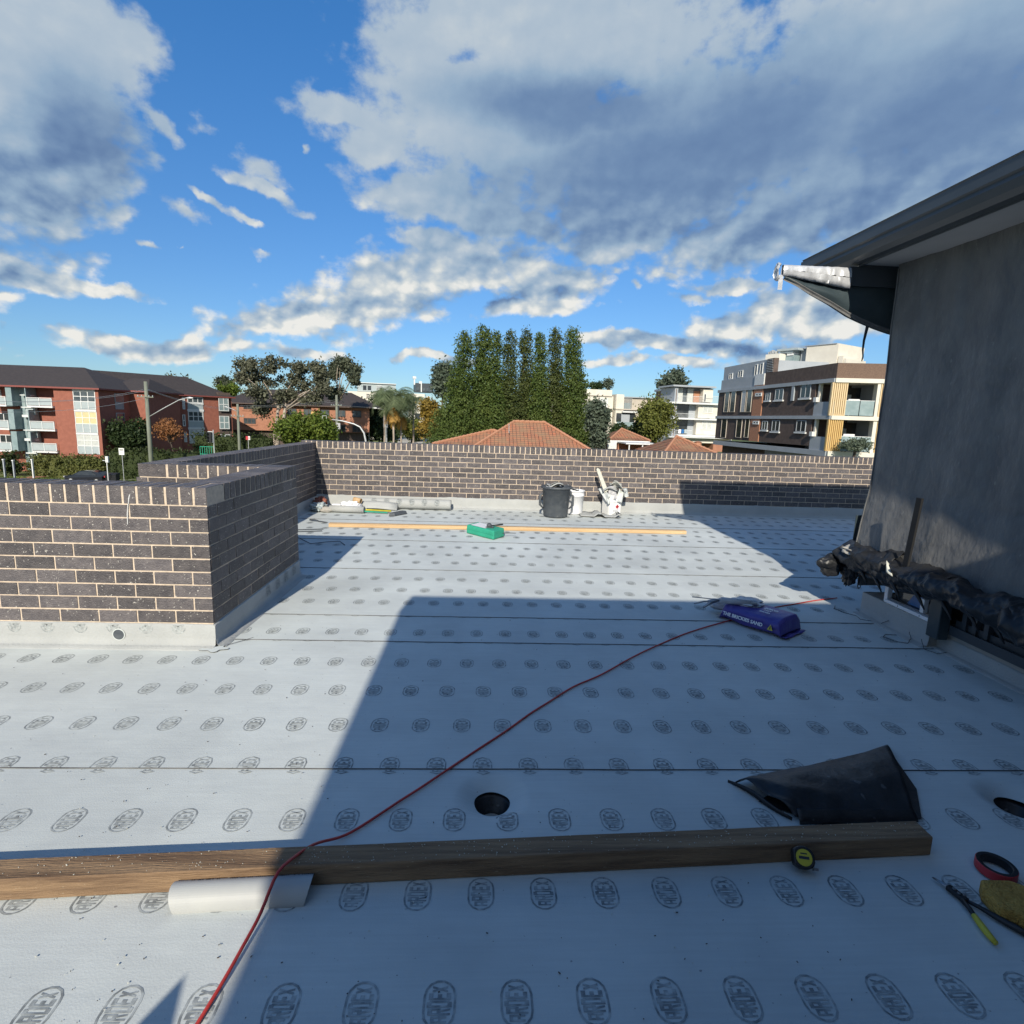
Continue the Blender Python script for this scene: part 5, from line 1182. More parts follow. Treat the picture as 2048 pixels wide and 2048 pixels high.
for (x0, y0, x1, y1) in ((100, 480, 310, 495), (775, 490, 980, 515), (785, 715, 990, 742), (115, 612, 310, 640), (780, 412, 975, 430)):
    a0, a1, z0, z1 = B.rect(*c3(x0, y0), *c3(x1, y1)); B.b('floor_band', 'frame', bB, a0, a1, z0, z1, .0, .12)
for (x0, y0, x1, y1) in ((780, 430, 972, 490), (790, 640, 980, 715), (120, 640, 312, 735)):
    a0, a1, z0, z1 = B.rect(*c3(x0, y0), *c3(x1, y1)); B.b('spandrel', 'panelg', bB, a0, a1, z0, z1, .0, .06)
for (x0, y0, x1, y1) in ((1155, 348, 1280, 512), (1165, 572, 1288, 735), (1178, 800, 1298, 880)):
    a0, a1, z0, z1 = B.rect(*c3(x0, y0), *c3(x1, y1)); B.b('bay_box', 'browndk', bB, a0+.1, a1+.5, z0-.2, z1+.9, -.5, .001); window(B, bB, a0, a1, z0, z1, 'panelt', 'frame', 2, 2, .35, .12)
a0, a1, z0, z1 = B.rect(*c3(365, 735), *c3(432, 785)); B.b('air_conditioner', 'frame', bB, a0, a1, z0, z1, .0, .35)
uB = B.u; hip(bB, -3, B.L, 0, 11, 3.62, 3.1, 5.5, u=(uB[0], uB[1]), o=(B.A[0], B.A[1]), ridge=(-2, B.L-5))
# ---- block C: orange brick, brown roof
C = Fac((-49.6, 112), (-24, 118)); cC = lambda x, y: C.loc(*c3(x, y))
bC = thing('apartment_block', (-40, 120, GZ), 'orange brick flats with a dark brown roof behind the gum tree', 'building')
ztop = cC(1400, 420)[1]; z_o = cC(1400, 745)[1]
C.b('wall', 'orangebrick', bC, -.6, C.L, z_o, ztop, -12, 0); C.b('wall', 'browndk', bC, .5, C.L-1, GZ-.5, z_o-.01, -11, -.8)
for (x0, y0, x1, y1, gl) in ((1475, 428, 1620, 490, 'glassd'), (1480, 598, 1630, 672, 'glassw')):
    a0, a1, z0, z1 = C.rect(*c3(x0, y0), *c3(x1, y1)); window(C, bC, a0, a1, z0, z1, gl, 'browndk', 3, 1, .03, .12); C.b('sill', 'orangebrick', bC, a0-.2, a1+.2, z0-.3, z0-.02, 0, .12)
for k in range(5): 
    a = 10.5+k*3.1; window(C, bC, a, a+1.8, ztop-1.9, ztop-.5, 'glassw', 'browndk', 2, 1, .03, .12); window(C, bC, a, a+1.8, ztop-4.9, ztop-3.5, 'glassd', 'browndk', 2, 1, .03, .12)
C.b('yellow_panel', 'batten', bC, C.loc(622, 825)[0], C.loc(631, 825)[0], C.loc(625, 834)[1], C.loc(625, 822)[1], .05, .2)
C.b('balcony_panel', 'orangebrick', bC, C.loc(623, 818)[0], C.loc(640, 818)[0], C.loc(625, 821)[1], C.loc(625, 815)[1], .2, .5)
hip(bC, -.6, C.L+1.5, 0, 12, ztop+.2, 3.0, 6, 'roofdk', 'browndk', 1., u=(C.u[0], C.u[1]), o=(C.A[0], C.A[1]))
# ---- block D: white building far behind the palm
c5_ = lambda x, y: (640+x*.13458, 730+y*.13458)
D = Fac(tuple(gy(690, 800, 170)[:2]), tuple(gy(870, 800, 176)[:2]))
bD = thing('white_building', tuple(gy(760, 900, 175)[:2])+(-6.5,), 'white rendered building with a set back top storey far behind the palm', 'building')
def fb(f, par, name, mat, r, d0, d1, cv): a0, a1, z0, z1 = f.rect(*cv(r[0], r[1]), *cv(r[2], r[3])); return f.b(name, mat, par, a0, a1, z0, z1, d0, d1)
fb(D, bD, 'wall', 'cream', (420, 400, 1000, 1100), -10, 0, c5_)
fb(D, bD, 'top_storey', 'panelg', (555, 275, 1130, 400), -9, -1, c5_)
fb(D, bD, 'roof_slab', 'frame', (548, 265, 1135, 276), -9.5, -.5, c5_)
for x in (640, 700, 760): fb(D, bD, 'joint', 'greyr', (x, 285, x+4, 395), -1, -.95, c5_)
for r in ((640, 300, 690, 370), (710, 305, 760, 370)): fb(D, bD, 'window', 'glassd', r, -1, -.9, c5_)
for y in (300, 318, 336, 354): fb(D, bD, 'louvre', 'frame', (840, y, 920, y+8), -.99, -.7, c5_)
for y in (430, 455, 480): fb(D, bD, 'louvre', 'glassd', (690, y, 735, y+12), 0, .1, c5_)
fb(D, bD, 'side_wing', 'cream', (1350, 430, 1540, 1100), -8, 2, c5_)
fb(D, bD, 'dark_window', 'glassd', (1400, 720, 1475, 830), 2, 2.1, c5_)
fb(D, bD, 'dark_roof', 'gutter', (1430, 270, 1690, 400), -8, -1, c5_)
for k in range(5): fb(D, bD, 'window', 'glassw', (1440+k*48, 330+k*4, 1475+k*48, 375+k*4), -1, -.8, c5_)
fb(D, bD, 'chimney', 'frame', (1478, 240, 1520, 275), -2, -.8, c5_); fb(D, bD, 'chimney_post', 'frame', (1503, 275, 1518, 400), -1, -.7, c5_)
fb(D, bD, 'antenna_box', 'frame', (1385, 165, 1435, 200), -2, -1, c5_); fb(D, bD, 'antenna_mast', 'frame', (1400, 200, 1420, 290), -1.8, -1.2, c5_)
fb(D, bD, 'balustrade', 'frame', (1575, 465, 1640, 520), -1, 0, c5_)
# ---- building E: cream flats right of the conifers
c6_ = lambda x, y: (1190+x*.13975, 740+y*.13975)
EE = Fac(tuple(gy(1150, 830, 110)[:2]), tuple(gy(1320, 830, 113)[:2]))
bE = thing('cream_building', tuple(gy(1220, 880, 113)[:2])+(-6.5,), 'cream rendered flats standing right behind the dark conifers', 'building')
fb(EE, bE, 'wall', 'cream', (-650, 360, 240, 1200), -8, 0, c6_); fb(EE, bE, 'parapet', 'cream', (-650, 268, 244, 350), -7, .1, c6_); fb(EE, bE, 'band', 'beige', (-650, 350, 242, 362), -7, .2, c6_)
fb(EE, bE, 'wall', 'cream', (262, 350, 370, 1200), -8, .8, c6_)
window(EE, bE, *EE.rect(*c6_(60, 405), *c6_(180, 535)), 'blindw', 'frame', 1, 4, .03, .15)
for r in ((100, 545, 240, 556), (270, 560, 740, 575)): fb(EE, bE, 'ledge', 'beige', r, 0, 1., c6_)
fb(EE, bE, 'wall', 'beige', (371, 400, 850, 1200), -8, 0, c6_); fb(EE, bE, 'roof_slab', 'greyr', (373, 388, 850, 402), -8, .4, c6_)
fb(EE, bE, 'balcony_void', 'glassd', (280, 620, 540, 745), .1, .82, c6_)
for k in range(9): fb(EE, bE, 'balcony_bar', 'galv', (378+k*16, 385, 382+k*16, 590), .5, .6, c6_)
fb(EE, bE, 'balcony_glass', 'panelt', (372, 470, 500, 590), .3, .35, c6_)
fb(EE, bE, 'balcony_slab', 'frame', (355, 590, 560, 612), 0, 1.5, c6_); fb(EE, bE, 'balcony_panel', 'panelt', (285, 745, 550, 830), .9, 1., c6_); fb(EE, bE, 'balcony_slab', 'frame', (285, 830, 555, 855), 0, 1.2, c6_)
fb(EE, bE, 'grey_door', 'greyr', (350, 630, 470, 745), .83, .86, c6_)
# ---- building G2: white flats with balconies, middle right
F1 = Fac(tuple(gy(1347, 830, 100)[:2]), tuple(gy(1440, 830, 101)[:2]))
bF = thing('balcony_flats', tuple(gy(1380, 880, 106)[:2])+(-6.5,), 'white three storey flats with open balconies and a brown side wall', 'building')
F2 = Fac(tuple(gy(1347, 830, 100)[:2]), tuple(gy(1309, 830, 112)[:2]))
a1 = F2.loc(1309, 800)[0]; m = MB(); zt = F1.loc(1360, 772)[1]
F2.box(m, 0.02, F2.L, GZ, zt-.5, -.3, 0); F2.box(m, 3.2, F2.L, GZ, zt-.5, -6, -.301); m.build('wall', 'brownlt', bF); m = MB(); F2.box(m, 3.2, F2.L+.3, zt-.5, zt-.1, -6, .3); m.build('roof_slab', 'greyr', bF)
fb(F1, bF, 'wall', 'greyr', (1110, 245, 1155, 1250), -6, 0, c6_)
fb(F1, bF, 'wall', 'greyr', (1156, 250, 1700, 1250), -6, -1.6, c6_)
fb(F1, bF, 'roof_slab', 'greyr', (1105, 225, 1720, 248), -6, .5, c6_)
for z_, x0 in ((465, 985), (690, 1085), (930, 1140)): fb(F1, bF, 'balcony_slab', 'frame', (x0, z_, 1755, z_+24), -1.6, .7, c6_)
for r, mt_ in (((1200, 250, 1300, 460), 'blindw'), ((1305, 270, 1350, 460), 'glassw'), ((1365, 260, 1450, 460), 'blindw'), ((1455, 300, 1540, 460), 'terra'), ((1550, 270, 1690, 462), 'cream'), ((1385, 490, 1480, 690), 'greyr'), ((1480, 490, 1755, 690), 'cream'), ((1365, 716, 1450, 930), 'greyr'), ((1450, 716, 1740, 930), 'cream')):
    fb(F1, bF, 'wall_panel', mt_, r, -1.6, -1.2 if mt_ != 'cream' else -.1, c6_)
for r in ((1150, 490, 1385, 690), (1125, 716, 1362, 925)): fb(F1, bF, 'balcony_opening', 'glassd', r, -1.6, -1.3, c6_)
for r in ((1540, 510, 1690, 615), (1525, 728, 1675, 855)): window(F1, bF, *F1.rect(*c6_(r[0], r[1]), *c6_(r[2], r[3])), 'blindw', 'frame', 2, 1, -.05, .12)
window(F1, bF, *F1.rect(*c6_(1560, 340), *c6_(1590, 460)), 'glassd', 'frame', 1, 1, -.05, .08)
for z0, z1, x0, x1 in ((375, 465, 1160, 1540), (375, 465, 1560, 1760), (620, 690, 1145, 1385), (860, 930, 1130, 1362)):
    m = MB(); a0, a1, q0, q1 = F1.rect(*c6_(x0, z0), *c6_(x1, z1)); F1.box(m, a0, a1, q1-.05, q1, .55, .62); n = int((a1-a0)/.22)
    for k in range(n+1): F1.box(m, a0+(a1-a0)*k/n, a0+(a1-a0)*k/n+.03, q0, q1-.05, .57, .6)
    m.build('balcony_rail', 'frame', bF)
for k, c_ in enumerate(('panelg', 'bluefilm', 'bluefilm', 'blindw', 'red')):
    pass
fb(F1, bF, 'carport_roof', 'frame', (960, 957, 1860, 968), -2, 3, c6_); fb(F1, bF, 'wall', 'cream', (1220, 965, 1870, 1040), -1, 2, c6_); fb(F1, bF, 'wall', 'orangebrick', (1600, 1041, 1870, 1160), -1, 2.2, c6_)
for k in range(3): 
    o = MB(); a0, a1, z0, z1 = F1.rect(*c6_(1170+k*42, 848), *c6_(1205+k*42, 905)); F1.box(o, a0, a1, z0, z1, .64, .70); o = o.build('hanging_laundry', ('whitepl', 'bluefilm', 'panelg')[k], None); tag(o, ('white cloth drying on the lowest balcony rail of the white flats', 'blue cloth drying on the lowest balcony rail of the white flats', 'grey blue cloth drying on the lowest balcony rail of the white flats')[k], 'laundry', 'laundry on the balcony')
# ---- big apartment building at right
c4 = lambda x, y: (1400+x*.19669, 660+y*.19669)
P0 = gy(1667, 800, 46)[:2]; P1 = gy(1441, 800, 66.5)[:2]
G1 = Fac(tuple(P0), tuple(P1)); G1n = G1
gd = np.array(G1.n[:2]); P2 = P0 + np.array([-G1.u[0], -G1.u[1]])*0
G2 = Fac(tuple(P0), tuple(P0+np.array([16.*.985, 16.*-.17])))
bG = thing('apartment_building', (P0[0]+4, P0[1]+8, GZ), 'brown brick and white apartment building with timber battens at right', 'building')
def g1(name, mat, r, d0, d1): return fb(G1, bG, name, mat, r, d0, d1, c4)
def g2(name, mat, r, d0, d1): return fb(G2, bG, name, mat, r, d0, d1, c4)
def G1box(name, mat, x0, x1, z0, z1, d0, d1):   # x from pixels of the crop at mid height
    a0 = G1.loc(*c4(x0, 700))[0]; a1 = G1.loc(*c4(x1, 700))[0]; return G1.b(name, mat, bG, min(a0, a1), max(a0, a1), z0, z1, d0, d1)
zp = G1.loc(1666, 727)[1]; z3 = G1.loc(1665, 757)[1]; z2 = G1.loc(*c4(1320, 870))[1]; z1_ = G1.loc(*c4(1240, 1225))[1]
sB = G1.loc(*c4(1165, 700))[0]; s_t0 = G1.loc(*c4(640, 700))[0]; s_t1 = G1.loc(*c4(545, 700))[0]; s_l = G1.loc(*c4(170, 900))[0]
G1.b('parapet', 'browndk', bG, 0, s_t0, z3, zp, -10, 0)
G1.b('wall', 'browndk', bG, sB, s_t0, z1_+.3, z3-.32, -10, 0)
G1.b('wall', 'terra', bG, s_t0, s_t1, z1_+.3, z3+.1, -10, .08); G1.b('wall', 'frame', bG, s_t0, s_t1, z3+.1, z3+1.2, -10, .1)
G1.b('wall', 'browndk', bG, s_t1, s_l, z1_+.3, z3-.32, -9, 0)
for z, t in ((z3, .32), (z2, .30), (z1_, .45)): G1.b('floor_slab', 'greyr', bG, .02, s_l+.1, z-t, z, -9, .14)
G1.b('wall', 'greyr', bG, s_t1, s_l-.4, z3+.001, z3+1.1, -9, -.01)
G1.b('attic_storey', 'greyr', bG, s_t0+.3, s_l-.5, z3+1.101, G1.loc(*c4(265, 375))[1], -8, -.15)
for r in ((285, 440, 322, 500), (378, 412, 425, 482), (545, 350, 572, 485), (600, 335, 628, 482)): window(G1, bG, *[q for q in (lambda t: (min(t[0], t[1]), max(t[0], t[1]), t[2], t[3]))(G1.rect(*c4(r[0], r[1]), *c4(r[2], r[3])))], 'glassd', 'frame', 2 if r[2]-r[0] > 30 else 1, 1, -.12, .07)
g1('louvre_panel', 'browndk', (668, 290, 738, 450), -.6, -.1)
for k in range(9): g1('louvre', 'galv', (672, 300+k*17, 734, 305+k*17), -.1, -.04)
for r in ((770, 600, 850, 710), (1030, 545, 1130, 690), (672, 640, 718, 715), (736, 920, 812, 1030), (985, 920, 1080, 1035), (636, 925, 690, 1015)):
    t = G1.rect(*c4(r[0], r[1]), *c4(r[2], r[3])); t = (min(t[0], t[1]), max(t[0], t[1]), t[2], t[3]); window(G1, bG, *t, 'glassd', 'greyr', 2, 1, .03, .05); G1.b('sill', 'frame', bG, t[0]-.15, t[1]+.15, t[2]-.16, t[2]-.02, 0, .16)
for r in ((575, 640, 640, 675), (550, 925, 610, 960)):
    t = G1.rect(*c4(r[0], r[1]), *c4(r[2], r[3])); t = (min(t[0], t[1]), max(t[0], t[1]), t[2], t[3]); window(G1, bG, *t, 'glassd', 'frame', 2, 1, .12, .12)
for (x0, x1) in ((255, 300), (315, 365), (425, 470), (480, 530)):
    t = G1.rect(*c4(x0, 605), *c4(x1, 835)); t = (min(t[0], t[1]), max(t[0], t[1]), t[2], t[3]); window(G1, bG, *t, 'glassw' if x0 != 425 else 'galv', 'beige', 1, 1, .05, .05)
for (x0, x1) in ((222, 275), (375, 430), (462, 505)):
    t = G1.rect(*c4(x0, 885), *c4(x1, 1095)); t = (min(t[0], t[1]), max(t[0], t[1]), t[2], t[3]); window(G1, bG, *t, 'glassd', 'beige', 1, 1, .05, .05)
for r in ((940, 560, 965, 720),): g1('downpipe', 'greyr', r, .0, .12)
# corner loggia and timber-batten front
def G1c(n_, mt_, a0, a1, z0, z1, d0, d1): return G1.b(n_, mt_, bG, a0, a1, z0, z1, d0, d1)
for zl, zu in ((z2, z3-.32), (z1_, z2-.30)):
    G1c('loggia_back', 'greyr', .3, sB-.02, zl, zu, -4.2, -4.0); G1c('loggia_panel', 'greyr', .02, sB-.02, zl, zl+1.15, -.15, 0)
    G1c('loggia_panel', 'frame', -.0, .5, zl, zl+1.15, .001, .02)
    G1c('loggia_screen', 'panelt', .5, sB-.6, zl+1.151, zu, -1.4, -1.3)
    G1c('loggia_post', 'cream', sB-.55, sB-.3, zl+1.151, zu, -.3, -.05); G1c('wall_light', 'frame', sB-.6, sB-.2, zl+1.15, zl+1.55, .0, .25)
def G2x(x, y=700): return G2.loc(*c4(x, y))[0]
G2.b('parapet', 'brownlt', bG, 0.02, 15.9, z3, zp-.002, -10, .001)
G2.b('floor_slab', 'cream', bG, -.05, 15.9, z3-.34, z3-.001, -6, .16); G2.b('floor_slab', 'cream', bG, -.05, 15.9, z2-.32, z2, -6, .16); G2.b('floor_slab', 'cream', bG, -.05, 15.9, z1_-.5, z1_, -6, .3)
G2.b('wall', 'greyr', bG, .4, 15.8, z1_, z3-.35, -6, -3.2)
for zl, zu, mm_, ya in ((z2, z3-.34, 'battenp', 650), (z1_, z2-.32, 'batten', 1020)):
    for (xa, xb) in ((1335, 1500), (1830, 1990)):
        a0, a1 = G2x(xa if ya < 900 else xa-40, ya), G2x(xb if ya < 900 else xb-50, ya); n = 8
        G2.b('batten_backing', mm_, bG, a0, a1, zl, zu, -.3, -.06)
        for k in range(n): G2.b('batten', mm_, bG, a0+(a1-a0)*(k+.12)/n, a0+(a1-a0)*(k+.72)/n, zl, zu, -.059, .06)
    for xa, xb in ((1795, 1828),):
        a0, a1 = G2x(xa if ya < 900 else xa-45, ya), G2x(xb if ya < 900 else xb-40, ya); G2.b('column', 'cream', bG, a0, a1, zl, zu, -.6, .05)
    a0, a1 = G2x(1478 if ya < 900 else 1425, ya+100), G2x(1775 if ya < 900 else 1750, ya+100)
    for k in range(2): o = G2.b('balcony_glass', 'panelt', bG, a0+(a1-a0)*k/2+.03, a0+(a1-a0)*(k+1)/2-.03, zl+.06, zl+1.25, .0, .02)
    G2.b('balcony_rail', 'frame', bG, a0, a1, zl+1.25, zl+1.29, -.01, .03)
    G2.b('balcony_door', 'glassd', bG, a0+.6, a0+2.6, zl, zu-.2, -3.19, -3.1); G2.b('curtain', 'blindw', bG, a0+.9, a0+1.7, zl+.1, zl+1.9, -3.09, -3.05); G2.b('wall_unit', 'frame', bG, a0+3.0, a0+3.3, zl+1.2, zl+2.0, -3.19, -2.9)
    G2.b('barbecue', 'whitepl', bG, a0+.8, a0+1.7, zl+.4, zl+1.45, -2., -1.4)
# rooftop stair tower and screens
TW = Fac(tuple(gy(*c4(1065, 300), 60)[:2]), tuple(gy(*c4(1395, 300), 57)[:2]))
def tw_(name, mat, r, d0, d1): return fb(TW, bG, name, mat, r, d0, d1, c4)
tw_('stair_tower', 'cream', (1072, 152, 1390, 460), -5, 0); tw_('stair_tower', 'greyr', (985, 175, 1068, 470), -5, -.6); tw_('parapet_wing', 'cream', (1391, 262, 1440, 460), -4, -.1); tw_('parapet_wing', 'cream', (1441, 288, 1465, 460), -4, -.2)
tw_('tower_cap', 'greyr', (1066, 148, 1396, 154), -5, .1)
tw_('roof_block', 'cream', (740, 258, 880, 500), -4, 1.5); tw_('glass_screen', 'panelt', (882, 255, 965, 480), -4, .4); tw_('curved_canopy', 'panelg', (830, 195, 1040, 215), -4, .8); tw_('curved_canopy', 'panelg', (850, 216, 975, 240), -4, .6); tw_('canopy_post', 'frame', (912, 236, 975, 262), -3, .5)
for k in range(5): tw_('roof_vent', 'galv', (748+k*17, 232-(k % 3)*10, 756+k*17, 258), .5, 1.0)
# ground storey
G1.b('garage_wall', 'greyr', bG, .5, s_t0, GZ, z1_-.46, -8, -.8); G1.b('garage_wall', 'browndk', bG, s_t0, s_l-.5, GZ, z1_-.46, -8, -.8)
for (x0, x1) in ((735, 845), (915, 1075), (640, 672)): 
    a0, a1 = sorted((G1.loc(*c4(x0, 1220))[0], G1.loc(*c4(x1, 1220))[0])); G1.b('garage_door', 'glassd', bG, a0, a1, GZ, z1_-1.1, -.79, -.75)
G2.b('garden_wall', 'greyr', bG, .3, 15.8, GZ, z1_-.51, -5, -.3)

# ---- tiled houses right behind the far wall
def house(label, ox, oy, rz, w_, d_, ze, hr_, par_cat='house', name='tiled_house', ins=None, courses=16, wall='orangebrick'):
    h = thing(name, (ox, oy, GZ), label, 'house', 'houses with terracotta tiled roofs')
    u = (math.cos(rz), math.sin(rz)); T = lambda x, y, z: (ox+u[0]*x-u[1]*y, oy+u[1]*x+u[0]*y, z)
    m = MB(); m.hexa([T(*p) for p in ((0, 0, GZ-.3), (w_, 0, GZ-.3), (w_, d_, GZ-.3), (0, d_, GZ-.3), (0, 0, ze-.1), (w_, 0, ze-.1), (w_, d_, ze-.1), (0, d_, ze-.1))]); m.build('wall', wall, h)
    hip(h, 0, w_, 0, d_, ze, hr_, ins or d_/2+.4, 'tile', 'frame', .5, u=u, o=(ox, oy), courses=courses); return h
Y1 = 44.; pl = gy(935, 893, Y1); pr_ = gy(1195, 895, Y1); zr_ = gy(1085, 846, Y1+4.5)[2]
ze_ = pl[2]-.35
h1 = house('largest terracotta tiled roof in front of the conifers', pl[0]+.5, Y1, 0, pr_[0]-pl[0]-1., 9.2, ze_, zr_-ze_, ins=3.8)
pl2 = gy(863, 884, 47.5); h2 = house('low terracotta roof wing left of the largest tiled roof', pl2[0]+.6, 47.5, 0, 9, 5.6, gy(880, 889, 47.5)[2], gy(990, 862, 50.5)[2]-gy(880, 889, 47.5)[2], ins=4.9, courses=10)
MB().tube([tuple(gy(1018, 866, 46)), tuple(gy(1018, 848, 46))], .03, 5).build('aerial', 'galv', h1)
pa, pb = gy(1217, 880, 56), gy(1298, 883, 56); h3 = house('small terracotta hip roof beside the grey green tree, carport in front', pa[0]+.5, 56, 0, pb[0]-pa[0]-1, 6.5, pa[2], gy(1252, 859, 59.5)[2]-pa[2], ins=3.6, courses=12)
cp_ = thing('carport', tuple(gy(1300, 893, 52)[:2])+(GZ,), 'flat pale carport roof on white posts in front of the small tiled roof', 'carport')
q0, q1 = gy(1252, 887, 52), gy(1318, 889, 52); MB().box(q0[0], q1[0], 52, 55.5, q0[2]-.06, q0[2]+.06).build('roof', 'frame', cp_)
for x in (q0[0]+.3, (q0[0]+q1[0])/2, q1[0]-.2): MB().box(x, x+.1, 52.1, 52.2, GZ, q0[2]-.06).build('post', 'frame', cp_)
MB().box(q0[0], q1[0], 55.2, 55.3, GZ, q0[2]-.1).build('back_wall', 'orangebrick', cp_)
q = gy(1231, 892, 53.5); MB().box(q[0]-.45, q[0]+.45, 55.0, 55.19, q[2]-.35, q[2]+.35).build('window', 'frame', cp_)
pa, pb = gy(1322, 905, 44), gy(1443, 905, 44); h4 = house('terracotta hip roof below the brown apartment building', pa[0]+.5, 44, 0, pb[0]-pa[0]-1, 7.5, pa[2]-.2, gy(1385, 875, 48)[2]-pa[2]+.2, ins=4.1, courses=13)
pa = gy(1317, 883, 60); o = thing('vent_dish', tuple(gy(1396, 884, 46)), 'small round vent on the tiled roof below the apartment building', 'vent'); q = gy(1396, 886, 46)
MB().lathe(tuple(q), [(.28, -.3), (.28, .05), (.34, .08), (.001, .16)], 14).build('vent_cap', 'terra', o)

# ================================================================ VEGETATION
def leaves(name, lobes, n, size, mat, parent, shell=.55, aspect=1.6, flat=.0, seed=0, clump=0):
    """leaf-sized quads spread in the outer volume of many lobes (x,y,z,rx,ry,rz)"""
    g = np.random.default_rng(seed+11); lb = np.array(lobes, float); vol = (lb[:, 3]*lb[:, 4]*lb[:, 5])**.67; k = g.choice(len(lb), n, p=vol/vol.sum())
    d = g.normal(size=(n, 3)); d /= np.linalg.norm(d, axis=1)[:, None]; r = shell+(1-shell)*g.random(n)**.6; r *= 1+.16*g.normal(size=n)*(g.random(n) < .35)
    if clump:   # gather leaves into twigs
        nc = max(6, n//clump); dc = g.normal(size=(nc, 3)); dc /= np.linalg.norm(dc, axis=1)[:, None]; kc = g.choice(len(lb), nc, p=vol/vol.sum()); rc = shell+(1-shell)*g.random(nc)**.6*1.08
        cc_ = lb[kc, :3]+dc*lb[kc, 3:]*rc[:, None]; ci = g.integers(0, nc, n); cs = size*2.6*g.random(nc)+size*1.2; p = cc_[ci]+g.normal(size=(n, 3))*cs[ci][:, None]*.5; d = dc[ci]*.8+g.normal(size=(n, 3))*.5
    else: p = lb[k, :3]+d*lb[k, 3:]*r[:, None]
    nn = d+g.normal(size=(n, 3))*.75; nn /= np.linalg.norm(nn, axis=1)[:, None]
    t = np.cross(nn, g.normal(size=(n, 3))); t /= np.linalg.norm(t, axis=1)[:, None]+1e-9; b = np.cross(nn, t); s = size*(.6+.8*g.random(n))[:, None]
    t = t*s*.5*aspect; b = b*s*.5
    V = np.stack([p-t, p-b, p+t, p+b], 1).reshape(-1, 3)
    off = np.array(wpos(parent)) if parent else V.mean(0); V = V-off
    me = bpy.data.meshes.new(name); me.vertices.add(4*n); me.vertices.foreach_set('co', V.ravel()); me.loops.add(4*n); me.loops.foreach_set('vertex_index', np.arange(4*n)); me.polygons.add(n)
    me.polygons.foreach_set('loop_start', np.arange(0, 4*n, 4)); me.polygons.foreach_set('loop_total', np.full(n, 4)); me.materials.append(MT[mat]); me.update(); me.validate()
    o = bpy.data.objects.new(name, me); col.objects.link(o)
    if parent: o.parent = parent
    else: o.location = off
    return o
def rlobes(c, r, n, lr, seed, zmin=-9, squash=.75):
    g = random.Random(seed); out = []
    for _ in range(n):
        while True:
            d = Vector((g.uniform(-1, 1), g.uniform(-1, 1), g.uniform(-1, 1)))
            if d.length < 1: break
        d = d*(.55+.45*d.length); s = lr*g.uniform(.6, 1.25); out.append((c[0]+d.x*(r[0]-s*.5), c[1]+d.y*(r[1]-s*.5), c[2]+d.z*(r[2]-s*.5*squash), s, s, s*squash))
    return out
def tree(label, base, top_lobes, n, size, mat, bark='barkdk', trunk=.25, limbs=6, group=None, name='broadleaf_tree', seed=0, shell=.5, clump=8, stems=1, cat='tree'):
    t = thing(name, tuple(base), label, cat, group); g = random.Random(seed)
    leaves('crown', top_lobes, n, size, mat, t, shell, seed=seed, clump=clump)
    lbs = sorted(top_lobes, key=lambda q: q[2]); m = MB(); lo = min(q[2]-q[5] for q in top_lobes)+(.25*(max(q[2] for q in top_lobes)-min(q[2] for q in top_lobes)) if bark == 'bark' else 0)
    for s_ in range(stems):
        b = Vector(base)+Vector((.5*s_, 0, 0)); ctr = Vector((sum(q[0] for q in lbs)/len(lbs)+(s_-(stems-1)/2)*1.2, sum(q[1] for q in lbs)/len(lbs), lo+.6)); 
        m.tube([b, b.lerp(ctr, .35)+Vector((g.uniform(-.2, .2), 0, 0)), b.lerp(ctr, .7)+Vector((g.uniform(-.25, .25), 0, 0)), ctr], [trunk, trunk*.8, trunk*.65, trunk*.5], 8)
        for k in range(limbs):
            q = g.choice(top_lobes); e = Vector(q[:3]); st_ = b.lerp(ctr, g.uniform(.8, 1)); mid = st_.lerp(e, .5)+Vector((g.uniform(-.4, .4), g.uniform(-.3, .3), g.uniform(-.1, .5)))
            m.tube([st_, mid, e], [trunk*.38, trunk*.25, trunk*.1], 6)
    m.build('trunk', bark, t, smooth=True); return t
def G(px, py, Y): return gy(px, py, Y)
def base_at(px, Y): p = gy(px, 870, Y); return (p[0], p[1], ground_z(p[0], p[1])-.1)
# conifer row
con = [(912, 700, 62.0, 22, 46, 'conifer'), (938, 668, 61.5, 17, 40, 'conifer'), (968, 659, 62.5, 18, 44, 'conifer'), (990, 663, 61.8, 14, 34, 'conifer'), (1021, 664, 62.5, 13, 36, 'conifer2'), (1053, 662, 64.2, 13, 36, 'conifer2'), (1080, 666, 63, 11.5, 32, 'conifer'), (1110, 661, 64.2, 14, 36, 'conifer2'), (1143, 659, 63.6, 18, 40, 'conifer'), (1165, 690, 61.5, 15, 34, 'conifer')]
con = con[1:]+[]
order_ = ['leftmost', 'second from the left', 'third from the left', 'fourth from the left', 'middle', 'fourth from the right', 'third from the right', 'second from the right', 'rightmost']
con = [(930, 668, 61.5, 17, 46, 'conifer', 902), (968, 659, 62.5, 17, 38, 'conifer', 950), (992, 664, 61.8, 12.5, 30, 'conifer', 985), (1021, 664, 62.5, 12.5, 30, 'conifer2', 1018), (1053, 662, 64.2, 12.5, 28, 'conifer2', 1048), (1080, 666, 63, 11, 26, 'conifer', 1078), (1110, 661, 64.2, 13.5, 30, 'conifer2', 1112), (1145, 659, 63.6, 17, 38, 'conifer', 1152)]
order_ = ['leftmost', 'second from the left', 'third from the left', 'fourth from the left', 'fourth from the right', 'third from the right', 'second from the right', 'rightmost']
